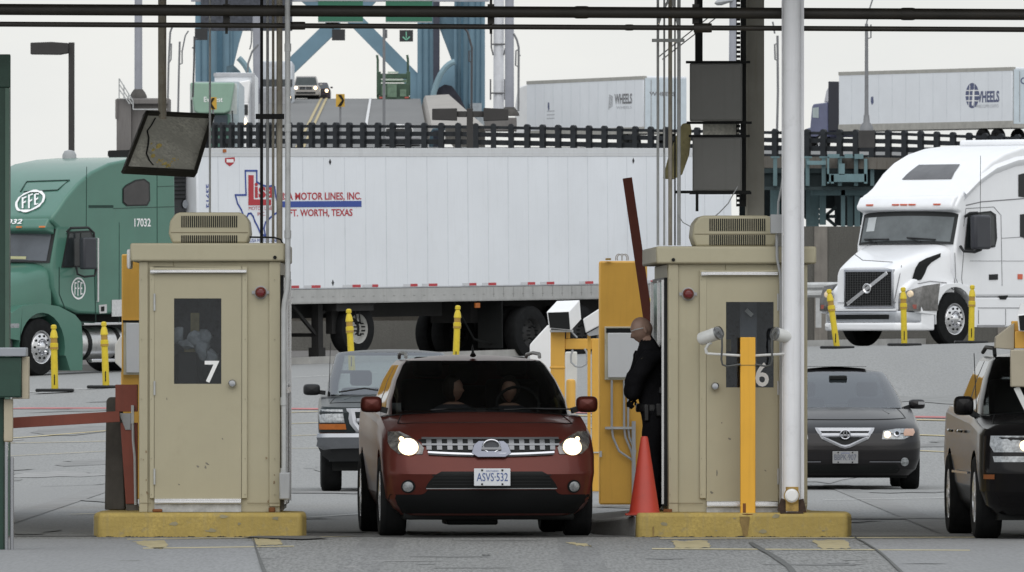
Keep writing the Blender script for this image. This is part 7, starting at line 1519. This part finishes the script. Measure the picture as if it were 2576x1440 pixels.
def archp(cx, cy, r0, r1, a0, a1, nm, mat, D):
    m = MB(); n = 12; rows = [[W(cx + r0 * math.cos(R(a0 + (a1 - a0) * i / n)), cy - r1 * math.sin(R(a0 + (a1 - a0) * i / n)), D) for i in range(n + 1)]]
    rows += [[p + Vector((0, 4, 0)) for p in rows[0]]]
    rows = [[p - f.loc for p in r] for r in rows]; m.grid(rows); m.tube(rows[0], .22, 8); m.build(nm, mat, t, smooth=True)
LB = M('pale_blue_grey_steel', (.22, .33, .38), .6, var=.15, scale=.4, streak=.4, dirtcol=(.08, .12, .14))
archp(1150, 300, 66, 145, 180, 95, 'cable_hood', LB, 852); m = MB(); poly = [(1150 + 64 * math.cos(R(a)), 300 - 143 * math.sin(R(a))) for a in range(95, 181, 7)] + [(1086, 330), (1144, 330)]
m.prism([((u - f.px) * f.k, (f.py - v) * f.k) for u, v in poly], lambda u, v, d: Vector((u, d, v)), -5, -2.2); m.build('hood_face', BLUE, t)
archp(560, 250, 80, 120, 60, 0, 'cable_hood', LB, 852); m = MB(); m.prism([(x(u), z(v)) for u, v in ((572, 215), (572, 170), (588, 165), (604, 180), (618, 200), (630, 225), (630, 240), (572, 240))], lambda u, v, d: Vector((u, d, v)), -3, -1); m.build('hood_face', M('hood_slats', (.08, .13, .16), .7, var=.3, scale=2), t)
m = MB(); m.prism([(x(u), z(v)) for u, v in ((1088, 270), (1096, 240), (1106, 226), (1120, 218), (1138, 222), (1150, 238), (1160, 252), (1172, 280), (1188, 296), (1192, 312), (1120, 312), (1104, 280))], lambda u, v, d: Vector((u, d, v)), -6.5, -5.2); m.build('tarpaulin', M('dark_purple_tarp', (.04, .04, .055), .8, var=.3), t)
m = MB(); m.box(x(1183), -3, z(305), x(1212), -2.1, z(262)); m.box(x(1200), -3.2, z(318), x(1228), -2.2, z(288)); m.build('utility_cabinet', M('pale_cabinet_grey', (.38, .42, .45), .6, var=.2, scale=2), t)
# overhead lane signs
SGR = M('sign_green', (.02, .13, .075), .5, var=.05); 
t = thing('sign_gantry', 'overhead sign gantry with green panels and lane signals on the bridge', 'sign gantry', W(930, 262, 840)); f = Fr(930, 262, 840); x, z = f.x, f.z
m = MB(); m.box(x(480), .3, z(4), x(1230), .8, z(-16)); m.build('gantry_beam', PG_, t)
for a, b in ((800, 913), (970, 1087)):
    m = MB(); m.box(x(a), 0, z(56), x(b), .25, z(-2)); s_ = m.build('sign_panel', SGR, t); m = MB(); m.box(x(a), -.03, z(3), x(b), -.01, z(-4)); m.box(x(a), -.03, z(57), x(b), -.01, z(54.5)); m.build('sign_border', GREYP, s_)
m = MB(); m.box(x(505), 0, z(78), x(735), .3, z(-5)); m.build('lattice_panel', M('dark_lattice', (.05, .055, .07), .7, var=.5, scale=4), t)
for i, (a, b, y0, y1) in enumerate(((490, 522, 72, 101), (835, 868, 74, 102), (1005, 1039, 76, 105))):
    m = MB(); m.box(x(a), -.1, z(y1), x(b), .3, z(y0)); s_ = m.build('lane_signal', M('signal_black', (.02, .022, .024), .5), t)
    if i == 2:
        m = MB(); c = (a + b) / 2
        m.bar((x(c), -.13, z(96)), (x(c), -.13, z(80)), .07, .04, (0, 1, 0)); m.bar((x(c), -.13, z(101)), (x(c - 9), -.13, z(93)), .09, .04, (0, 1, 0)); m.bar((x(c), -.13, z(101)), (x(c + 9), -.13, z(93)), .09, .04, (0, 1, 0)); m.build('green_arrow', M('lit_green_arrow', (.16, .42, .30), .5, emit=.1), s_)
# lamps and poles
def pole(name, label, cat, pts, D, r, mat, group=None, extra=None):
    o = W(*pts[0], D); m = MB(); m.tube([W(a, b, D) - o for a, b in pts], r, 8)
    for q in (extra or []): m.tube([W(a, b, D) - o for a, b in q], r * .8, 6)
    ob = m.build(name, mat, smooth=True); ob.location = o; return tag(ob, label, cat, group)
LPG = M('lamp_pole_grey', (.20, .205, .215), .6, .3, var=.15); LPD = M('lamp_pole_dark', (.06, .06, .065), .6, var=.2)
pole('street_lamp', 'tall thin lamp pole left of the green fairing truck, with bracket', 'street lamp', [(447, 330), (450, 180), (452, 105)], 560, .05, LPG, None, [[(452, 130), (458, 128), (458, 160), (452, 162)], [(458, 130), (466, 90), (474, 78)]])
pole('street_lamp', 'thin lamp pole close to the rusty mirror column', 'street lamp', [(421, 300), (424, 160), (428, 82), (436, 60)], 560, .05, LPG, None, [[(424, 160), (430, 150), (431, 110)]])
pole('street_lamp', 'thin lamp pole against the left bridge tower leg', 'street lamp', [(485, 245), (488, 160), (489, 92)], 580, .05, LPD, None, [[(489, 122), (483, 120)], [(489, 100), (497, 98)]])
pole('street_lamp', 'curved thin lamp arm between the tower and the conduits', 'street lamp', [(622, 205), (624, 160), (634, 130), (650, 112)], 700, .06, LPG, None, [[(634, 60), (632, 110), (628, 125)]])
pole('street_lamp', 'grey lamp pole in front of the green truck on the crest', 'street lamp', [(966, 370), (966, 60)], 440, .055, LPG, None, [[(972, 75), (972, 95), (966, 96)], [(966, 330), (966, 365)]])
pole('street_lamp', 'thin lamp pole on the dark tower leg with curved arms', 'street lamp', [(1186, 300), (1187, 120), (1176, 80), (1160, 62)], 620, .06, LPD, None, [[(1187, 130), (1180, 128), (1180, 155), (1187, 157)]])
pole('street_lamp', 'lamp pole with curved bracket right of the grey strut', 'street lamp', [(1304, 280), (1305, 120), (1300, 100), (1292, 85)], 610, .06, LPG, None, [[(1305, 125), (1298, 128), (1297, 165), (1304, 168)], [(1305, 140), (1310, 140)]])
pole('street_lamp', 'grey lamp pole between the brown column and the white pole', 'street lamp', [(1955, 325), (1957, 230), (1956, 90)], 470, .05, LPG, None, [[(1956, 110), (1949, 112), (1950, 150), (1956, 152)], [(1949, 85), (1944, 55)]])
t = thing('street_lamp', 'tall grey lamp pole in front of the right hand lettered trailer', 'street lamp', W(2180, 372, 409)); f = Fr(2180, 372, 409); x, z = f.x, f.z
m = MB(); m.tube([(0, 0, z(330)), (0, 0, z(280)), (0, 0, z(60))], [.12, .075, .06], 10); m.tube([(0, 0, z(60)), (x(2187), 0, z(25)), (x(2198), 0, z(-10))], .03, 6); m.tube([(x(2191), 0, z(62)), (x(2191), 0, z(95)), (0, 0, z(98))], .03, 6); m.build('pole', LPG, t, smooth=True)
m = MB(); m.lathe([(.25, z(330)), (.23, z(318)), (.12, z(308)), (.1, z(290))], (0, 0, 0), 'Z', 14); m.build('flared_base', LPG, t, smooth=True); m = MB(); m.box(x(2160), -.25, 0, x(2200), .2, z(329)); m.build('pedestal', M('pedestal_dark', (.045, .043, .042), .8, var=.2), t)
m = MB(); m.tube([W(1843, 165, 380), W(1845, -40, 380)], .125, 12); ob = m.build('street_lamp', PG_, smooth=True); tag(ob, 'blue grey lamp pole with cobra head behind the upper grey cabinet', 'street lamp')
m = MB(); rows = []
for u, hh in ((1798, 2), (1804, 7), (1815, 9), (1828, 6), (1843, 3)): rows.append([W(u, 8 - (u - 1798) * .15, 380) + Vector((0, .2 * math.cos(a), hh * .0133 * math.sin(a))) for a in [i * math.pi / 5 for i in range(10)]])
m.grid(rows, True); h_ = m.build('lamp_head', GREYP, None, smooth=True); h_.parent = ob
DKL = M('dark_bronze_lamp', (.028, .026, .025), .55, var=.15)
t = thing('street_lamp', 'dark shoebox street lamp on a square post above the green tractor', 'street lamp', W(179, 430, 262)); f = Fr(179, 430, 262); x, z = f.x, f.z
m = MB(); m.box(x(172), 0, -2, x(187), .13, z(107)); m.build('post', DKL, t, bevel=.01)
m = MB(); m.prism([(x(77), z(108)), (x(130), z(106)), (x(172), z(109)), (x(172), z(134)), (x(150), z(138)), (x(77), z(137))], lambda u, v, d: Vector((u, d, v)), -.15, .3); m.build('lamp_head', DKL, t, bevel=.015)
t = thing('street_lamp', 'dark twin shoebox street lamp in front of the ramp railing', 'street lamp', W(1181, 440, 300)); f = Fr(1181, 440, 300); x, z = f.x, f.z
m = MB(); m.box(x(1174), 0, -4, x(1190), .16, z(273)); m.build('post', DKL, t, bevel=.01)
for a, b, c_ in ((1087, 1150, 1174), (1279, 1216, 1190)):
    m = MB(); m.prism([(x(a), z(274)), (x(b), z(273)), (x(b), z(304)), (x(a), z(302))] if a < b else [(x(b), z(272)), (x(a), z(275)), (x(a), z(303)), (x(b), z(305))], lambda u, v, d: Vector((u, d, v)), -.2, .3); m.box(x(min(b, c_)), -.02, z(295), x(max(b, c_)), .12, z(280)); m.build('lamp_head', DKL, t, bevel=.015)
# chevron signs
SY = M('sign_yellow', (.55, .33, .04), .6, var=.15)
def chev(label, x0, x1, y0, y1, py, D, fl=1):
    t = thing('chevron_sign', label, 'road sign', W((x0 + x1) / 2, py, D)); f = Fr((x0 + x1) / 2, py, D); x, z = f.x, f.z
    m = MB(); m.box(x(x0), 0, z(y1), x(x1), .04, z(y0)); s_ = m.build('sign_plate', SY, t); c = (x0 + x1) / 2; w_ = (x1 - x0); h = y1 - y0
    m = MB(); q = [(c - .25 * w_ * fl, y0 + .08 * h), (c + .2 * w_ * fl, y0 + .48 * h), (c - .3 * w_ * fl, y1 - .05 * h), (c + .1 * w_ * fl, y1 - .05 * h), (c + .45 * w_ * fl, y0 + .5 * h), (c + .1 * w_ * fl, y0 + .05 * h)]
    m.prism([(x(a), z(b)) for a, b in q], lambda u, v, d: Vector((u, d, v)), -.03, -.005); m.build('chevron', BLK, s_)
    m = MB(); m.box(-.04, .05, 0, .04, .12, z(y1)); m.build('sign_post', LPG, t)
chev('yellow chevron sign on a post by the bridge roadway crest', 845, 867, 237, 269, 372, 432); chev('yellow chevron sign in front of the green fairing truck', 526, 545, 245, 276, 372, 436, -1)
# ================================================================ TRAFFIC ON THE RAMP
def ramp_trailer(label, tf, tr_, ty0, ty1, D0, hdir, panel_h=2.75, doors=True):
    """tf, tr_: photo columns of front and rear edges of the visible side; ty0/ty1 top rows there"""
    A = W(tf, ty0, D0); k = D0 / F_PX; 
    lat = (tr_ - tf) * k; L_ = 15.8; dep = -math.sqrt(max(0, L_ * L_ - lat * lat)); B = W(tr_, ty1, D0 + dep * hdir); B = Vector((B.x, D0 + dep * hdir, A.z + (B.z - A.z) * .3)); Fw = (A - B); Ln = Fw.length
    T = frame(Fw, A) @ Matrix.Translation((0, 0, -4.05)); t = thing('semi_trailer', label, 'trailer', mat=T)
    m = MB(); m.box(-Ln, -2.55, 1.25, 0, 0, 4.05); m.build('box_body', WHTR, t, bevel=.04)
    m = MB(); m.box(-Ln - .02, -.2, 3.88, .01, .015, 4.06); m.box(-Ln - .02, -2.56, 1.0, .01, .012, 1.35); m.build('edge_rail', M('old_trailer_rail', (.36, .35, .32), .6, var=.15), t)
    m = MB(); x = -1.2
    while x > -Ln: m.box(x - .02, .001, 1.4, x + .02, .006, 3.88); x -= 1.22
    m.build('panel_seams', SEAM, t)
    m = MB(); m.box(-Ln - .03, -2.5, 1.2, -Ln - .003, -.06, 3.95); d = m.build('rear_doors', M('trailer_door_white', (.55, .62, .67), .5, var=.06, streak=.15), t); m = MB(); 
    for yy in (-.45, -.9, -1.65, -2.1): m.box(-Ln - .05, yy - .02, 1.3, -Ln - .031, yy + .02, 3.85)
    m.box(-Ln - .034, -.1, 1.2, -Ln - .0305, -.05, 3.95); m.build('door_rod', GREYP, d)
    for dx in (1.5, 2.8):
        for yy in (-.05, -2.2): truck_wheel(T, t, -Ln + dx, yy, .5, .3, M('dark_wheel_steel', (0, 0, 0)), 0, True, 6)
    return t, T, Ln
def rlet(txt, t, T, x0, x1, y0, y1, mat, bold=.02, nm='lettering'):
    p, q, r = hit(T, x0, y1, .006), hit(T, x1, y1, .006), hit(T, x0, y0, .006); return lettering(txt, mat, t, (p.x, .006, p.z), (-1, 0, 0), (0, 0, 1), p.x - q.x, r.z - p.z, bold, nm, .002)
GRT = M('faded_grey_print', (.16, .16, .17), .6, var=.1); BLT = M('faded_blue_print', (.09, .105, .19), .6, var=.1); PALE = M('pale_grey_print', (.42, .43, .46), .6)
t, T, Ln = ramp_trailer('white trailer with faded WHEELS lettering in the centre right of the ramp', 1325, 1618, 205, 200, 618, 1)
rlet('WHEELS', t, T, 1546, 1590, 237, 263, GRT, .03); rlet('WHEELS', t, T, 1551, 1589, 268, 275, PALE, 0, 'small_lettering')
m = MB(); 
for i in range(5): a = hit(T, 1533 + i * 2, 238 + i, .005); b = hit(T, 1531 + i * 2.4, 276 - i * 2, .005); m.bar((a.x, .006, a.z), (b.x, .006, b.z), .035, .004, (0, 1, 0))
m.build('striped_logo', GRT, t); m = MB(); c = hit(T, 1380, 268, .005)
m.prism([(c.x + .1, c.z + .22), (c.x - .08, c.z + .2), (c.x - .12, c.z - .15), (c.x + .02, c.z - .25), (c.x + .13, c.z - .05)], lambda u, v, d: Vector((u, d, v)), .002, .006); m.build('small_mark', BLT, t)
m = MB(); a, b = hit(T, 1376, 300, .0), hit(T, 1395, 287, 0)
for i in range(3): m.box(a.x, .002, a.z + i * .2, b.x, .006, a.z + i * .2 + .05)
m.build('small_print', PALE, t)
m = MB(); c = hit(T, 1640, 240, -Ln - .03, 0); lettering('WHEELS', GRT, t, (-Ln - .034, -.35, 3.0), (0, -1, 0), (0, 0, 1), 1.5, .22, .02, 'lettering', .003)
m = MB(); m.prism([(0, 0), (1.5, -.2), (1.9, -1.2), (1.9, -2.85), (0.05, -2.85)], lambda u, v, d: Vector((.25 + u, d, 3.95 + v)), -2.3, -.2); o_ = m.build('truck_tractor', WHT, None, bevel=.1, seg=3); o_.matrix_world = T; tag(o_, 'white tractor cab partly hidden in front of the centre WHEELS trailer', 'truck')
t, T, Ln = ramp_trailer('white trailer with blue WHEELS globe logo at the right of the ramp', 2110, 2546, 182, 178, 584, 1)
rlet('WHEELS', t, T, 2452, 2514, 230, 259, BLT, .035); rlet('WHEELS CLIPPER LOGISTICS', t, T, 2455, 2512, 264, 272, PALE, 0, 'small_lettering')
m = MB(); c0 = [hit(T, 2446 + 17 * math.cos(a), 241 + 32 * math.sin(a), .004) for a in [i * math.pi / 12 for i in range(24)]]; m.add([(p.x, .005, p.z) for p in c0], [tuple(range(24))]); gl_ = m.build('globe_logo', BLT, t)
m = MB()
for a, b in (((2431, 228), (2462, 228)), ((2429, 241), (2463, 241)), ((2431, 254), (2461, 254)), ((2440, 214), (2437, 268))): p, q = hit(T, *a, .005), hit(T, *b, .005); m.bar((p.x, .007, p.z), (q.x, .007, q.z), .05, .003, (0, 1, 0))
p, q = hit(T, 2450, 226, .005), hit(T, 2447, 266, .005); m.bar((p.x, .009, p.z), (q.x, .009, q.z), .16, .003, (0, 1, 0)); m.build('globe_lines', TEXW, gl_)
m = MB(); c = hit(T, 2194, 254, .005); m.prism([(c.x + .1, c.z + .2), (c.x - .1, c.z + .22), (c.x - .14, c.z - .1), (c.x + .02, c.z - .22), (c.x + .13, c.z - .05)], lambda u, v, d: Vector((u, d, v)), .002, .006); m.build('small_mark', BLT, t)
lettering('C', BLT, t, (-Ln - .034, -.5, 3.2), (0, -1, 0), (0, 0, 1), .35, .35, .02, 'lettering', .003)
# its blue tractor
t = thing('truck_tractor', 'small blue truck tractor in front of the right hand WHEELS trailer', 'truck', mat=T)
BTR = M('truck_blue_grey', (.10, .11, .20), .4, var=.1, coat=.3)
def tz(px, py, y=-.1): h = hit(T, px, py, y); return (h.x, h.z)
m = MB(); m.prism([tz(2083, 205), tz(2083, 330), tz(2110, 330), tz(2110, 206)], lambda u, v, d: Vector((u, d, v)), -2.3, -.1); m.build('dark_bulkhead', M('navy_black', (.012, .013, .025), .5), t, bevel=.04)
m = MB(); m.prism([tz(2042, 268), tz(2046, 262), tz(2080, 258), tz(2082, 345), tz(2036, 345), tz(2038, 312)], lambda u, v, d: Vector((u, d, v)), -2.3, -.1); m.build('cab_body', BTR, t, bevel=.06, seg=3)
m = MB(); m.prism([tz(2040, 320), tz(2028, 322), tz(2010, 330), tz(2004, 350), tz(2040, 350)], lambda u, v, d: Vector((u, d, v)), -2.2, -.2); m.build('hood', BTR, t, bevel=.08, seg=3)
m = MB(); m.prism([tz(2045, 296), tz(2045, 272), tz(2060, 270), tz(2060, 297)], lambda u, v, d: Vector((u, d, v)), -.095, -.08); m.build('side_window', M('pale_sky_window', (.40, .46, .46), .2), t)
m = MB(); m.prism([tz(2082, 215), tz(2074, 228), tz(2068, 258), tz(2082, 258)], lambda u, v, d: Vector((u, d, v)), -2.2, -.2); m.build('roof_fairing', M('pale_fairing', (.5, .5, .54), .5), t, bevel=.06)
m = MB()
for px_ in (2065, 2030): truck_wheel(T, t, tz(px_, 350)[0], -.1, .5, .3, ALU)
# green fairing truck at the left
def flat_truck(label, D, cx, body): 
    t = thing('truck', label, 'truck', W(cx, 330, D) + Vector((0, 0, dz_(D) - W(cx, 330, D).z))); f = Fr(cx, 330, D); off = t.location.z - f.loc.z
    return t, (lambda p: f.x(p)), (lambda q: f.z(q) - off)
def fbox(m, x, z, x0, y0, x1, y1, d0, d1): m.box(x(x0), d0, z(y1), x(x1), d1, z(y0)); return m
PGRN = M('pale_truck_green', (.24, .37, .29), .5, var=.06, scale=1, streak=.15, dirtcol=(.12, .18, .14)); PGRN2 = M('dull_truck_green', (.06, .14, .11), .5, var=.1)
t, x, z = flat_truck('pale green truck with a big roof fairing at the left end of the ramp', 600, 533, 0)
m = MB(); m.prism([(x(479), z(208)), (x(590), z(208)), (x(579), z(280)), (x(565), z(286)), (x(500), z(286)), (x(488), z(280))], lambda u, v, d: Vector((u, d, v)), 0, 1.2); cb = m.build('roof_fairing', PGRN, t, bevel=.08, seg=3)
m = MB(); m.box(x(476), 1.2, z(286), x(594), 1.5, z(209)); m.build('fairing_edge', M('pale_edge', (.6, .63, .62), .5), cb)
m = MB(); fbox(m, x, z, 486, 286, 578, 400, .3, 2); m.build('cab_body', PGRN2, t, bevel=.08); m = MB(); fbox(m, x, z, 494, 290, 572, 316, .2, .28); m.build('windscreen', M('navy_windscreen', (.03, .045, .06), .15), t)
lettering('Everest', TEXW, cb, (x(513), -.012, z(257)), (1, 0, 0), (0, 0, 1), x(560) - x(513), z(244) - z(257), .01)
m = MB(); m.tube([(x(482), 1.2, z(330)), (x(480), 1.2, z(250))], .04, 6); m.tube([(x(585), 1.2, z(330)), (x(583), 1.2, z(278))], .04, 6); m.build('exhaust_stack', LPD, t)
m = MB(); fbox(m, x, z, 486, 203, 598, 390, 2.6, 15); m.build('trailer_box', M('pale_blue_box', (.45, .52, .55), .5, var=.1), t)
for q in (500, 560): m = MB(); m.tube([(x(q), .6, z(400) + .5), (x(q) + .3, .6, z(400) + .5)], .5, 20); m.build('wheel', RUB, t)
t, x, z = flat_truck('white box truck with lit headlamp behind the pale green truck', 660, 590, 0)
m = MB(); fbox(m, x, z, 536, 180, 636, 400, 3, 14); m.build('box_body', WHTR, t, bevel=.1); m = MB(); fbox(m, x, z, 534, 181, 638, 190, 2.9, 3.2); fbox(m, x, z, 630, 190, 638, 330, 2.9, 3.2); m.build('box_edge', M('box_edge_grey', (.4, .41, .43), .6), t)
m = MB(); m.prism([(x(560), z(205)), (x(596), z(205)), (x(628), z(200)), (x(624), z(258)), (x(560), z(258))], lambda u, v, d: Vector((u, d, v)), 1, 2.9); m.build('roof_fairing', WHT, t, bevel=.08)
m = MB(); fbox(m, x, z, 585, 258, 624, 400, .8, 2.8); m.prism([(x(590), z(292)), (x(620), z(292)), (x(628), z(315)), (x(628), z(400)), (x(585), z(400))], lambda u, v, d: Vector((u, d, v)), -.6, .8); m.build('cab_body', WHT, t, bevel=.08); m = MB(); fbox(m, x, z, 599, 263, 623, 289, .7, .79); m.build('windscreen', DKGL, t); m = MB(); fbox(m, x, z, 607, 301, 620, 312, -.7, -.61); m.build('headlight', LAMPW, t); m = MB(); fbox(m, x, z, 592, 292, 598, 325, -.4, -.2); m.build('mirror', BLK, t)
t, x, z = flat_truck('grey white truck half hidden behind the conduits near the crest', 815, 690, 0)
m = MB(); fbox(m, x, z, 650, 152, 733, 300, 2.5, 12); m.build('box_body', M('bluish_white_box', (.55, .58, .62), .5, var=.1), t, bevel=.1); m = MB(); fbox(m, x, z, 648, 198, 734, 216, 2.3, 2.49); fbox(m, x, z, 650, 240, 732, 252, 2.3, 2.49); m.build('dark_band', M('dark_truck_band', (.05, .055, .06), .6), t)
m = MB(); fbox(m, x, z, 655, 218, 730, 290, .5, 2.2); m.build('cab_body', M('grey_cab', (.3, .31, .33), .5, var=.2), t, bevel=.1); m = MB(); m.lathe([(0, 0), (.12, 0)], (x(727), .3, z(245)), 'Y', 12); m.build('headlight', LAMPW, t)
m = MB(); m.tube([(x(646), 1, z(260)), (x(644), 1, z(40))], .28, 10); ob = m.build('exhaust_pipe', PG_, t)
# green flatbed seen from behind on the crest
t, x, z = flat_truck('green truck tractor seen from behind with two exhaust stacks on the crest', 838, 988, 0)
GRD = M('muted_dark_green', (.035, .075, .045), .5, var=.3, scale=2); GRM = M('muted_green', (.12, .19, .13), .6, var=.3, scale=3)
m = MB(); fbox(m, x, z, 950, 185, 1030, 198, .5, 1); fbox(m, x, z, 955, 210, 1028, 248, .2, 1.5); fbox(m, x, z, 948, 180, 958, 240, .4, .8); fbox(m, x, z, 1022, 180, 1032, 240, .4, .8); m.build('cab_body', GRD, t, bevel=.05)
m = MB(); fbox(m, x, z, 974, 212, 998, 245, 0, .19); fbox(m, x, z, 960, 216, 972, 240, 0, .19); fbox(m, x, z, 1006, 225, 1022, 243, 0, .19); fbox(m, x, z, 958, 200, 1024, 208, .3, .49); m.build('rear_equipment', GRM, t)
m = MB(); fbox(m, x, z, 975, 180, 1002, 184, .4, .6); fbox(m, x, z, 968, 199, 1014, 203, .1, .29); m.build('light_bar', M('pale_rail', (.42, .5, .42), .5), t)
m = MB(); 
for q in (950, 1026): m.tube([(x(q), .8, z(245)), (x(q), .8, z(150)), (x(q - 2), .8, z(138))], .09, 8)
m.build('exhaust_stack', GRD, t)
m = MB(); fbox(m, x, z, 948, 243, 1032, 251, .1, 2); m.build('rear_frame', GRD, t)
for a in (952, 1012):
    m = MB(); m.tube([(x(a), .9, z(254)), (x(a + 16), .9, z(254))], z(248) - z(262), 18); m.build('wheel', RUB, t)
m = MB(); fbox(m, x, z, 954, 244, 962, 248, 0, .09); fbox(m, x, z, 1018, 244, 1028, 248, 0, .09); m.build('tail_lamp', M('tail_red', (.4, .08, .06), .4), t)
# minivan and dark car on the crest
def crest_car(name, label, cx, D, wd, hg, paint, gl, lit, sk=0):
    t = thing(name, label, 'car', Vector(((cx - CX) * D / F_PX, D, dz_(D)))); h = wd / 2
    m = MB(); P = [(-h, .32), (-h * 1.01, .75), (-h * .96, .98), (h * .96, .98), (h * 1.01, .75), (h, .32), (h * .9, .25), (-h * .9, .25)]; m.prism(P, lambda u, v, d: Vector((u, d, v)), 0, 4.4); b = m.build('body', paint, t, bevel=.08, seg=3)
    m = MB(); m.add([(-h * .9, 1.0, .97), (h * .9, 1.0, .97), (h * .72, 1.9, hg), (-h * .72, 1.9, hg), (-h * .9, 4.2, .97), (h * .9, 4.2, .97), (h * .72, 3.9, hg), (-h * .72, 3.9, hg)], [(0, 1, 2, 3), (1, 5, 6, 2), (4, 0, 3, 7), (5, 4, 7, 6), (3, 2, 6, 7)]); m.build('roof', paint, t, bevel=.06, seg=3)
    m = MB(); m.add([(-h * .82, 1.03, 1.0), (h * .82, 1.03, 1.0), (h * .67, 1.78, hg - .09), (-h * .67, 1.78, hg - .09)], [(0, 1, 2, 3)]); 
    for v in m.v: v.y -= .035
    m.build('windshield', gl, t)
    for sg in (-1, 1):
        m = MB(); m.tube([(sg * h * .95, .8, .34), (sg * h * .70, .8, .34)], .34, 16); m.build('wheel', RUB, t)
        m = MB(); m.lathe([(0, -.03), (.11, -.02), (.12, .0)], (sg * h * .70, 0, .80), 'Y', 14); m.build('headlight', LAMPW if lit else LENS, t)
        m = MB(); m.box(sg * h * 1.0, .95, 1.0, sg * (h + .18), 1.05, 1.13); m.build('mirror', paint, t, bevel=.03)
    m = MB(); m.box(-h * .45, -.03, .68, h * .45, -.002, .88); g = m.build('grille', BLK, t); m = MB(); m.box(-h * .45, -.05, .77, h * .45, -.031, .79); m.box(-.02, -.05, .68, .02, -.031, .88); m.build('grille_bar', CHROME, g)
    m = MB(); m.box(-h * .7, -.04, .36, h * .7, -.002, .5); m.build('lower_grille', PLASTIC, t); m = MB(); m.box(-h * .8, .5, .12, h * .8, 4, .3); m.build('underbody', BLK, t); return t
crest_car('minivan', 'silver minivan with lit headlights coming over the crest', 769, 838, 2.05, 1.72, M('silver_gold_paint', (.38, .36, .34), .3, .4), M('van_windscreen', (.06, .07, .07), .15), True)
crest_car('parked_car', 'dark car just behind the silver minivan on the crest', 801, 846, 1.75, 1.45, M('maroon_dark_paint', (.05, .035, .045), .3, .2), DKGL, True).name = 'dark_car'
for i, (px_, lab) in enumerate(((1005, 'white car roof seen through the ramp railing'),)):
    t = thing('car', lab, 'car', Vector(((px_ - CX) * 470 / F_PX, 470, dz_(470)))); m = MB(); k_ = 470 / F_PX
    zz = lambda py: EYE + (CY - py) * k_ - dz_(470)
    m.prism([(-35 * k_, zz(322)), (-28 * k_, zz(315)), (0, zz(313)), (26 * k_, zz(315)), (33 * k_, zz(322)), (36 * k_, zz(345)), (-38 * k_, zz(345))], lambda u, v, d: Vector((u, d, v)), 0, 1.6); m.build('roof', WHT, t, bevel=.05); m = MB(); m.box(-34 * k_, -.05, zz(345), 32 * k_, -.005, zz(324)); m.build('windshield', DKGL, t)
    m = MB(); m.box(-.85, -.6, .15, .85, 3, zz(345)); m.build('body', M('grey_car_paint', (.2, .2, .21), .4), t, bevel=.05)
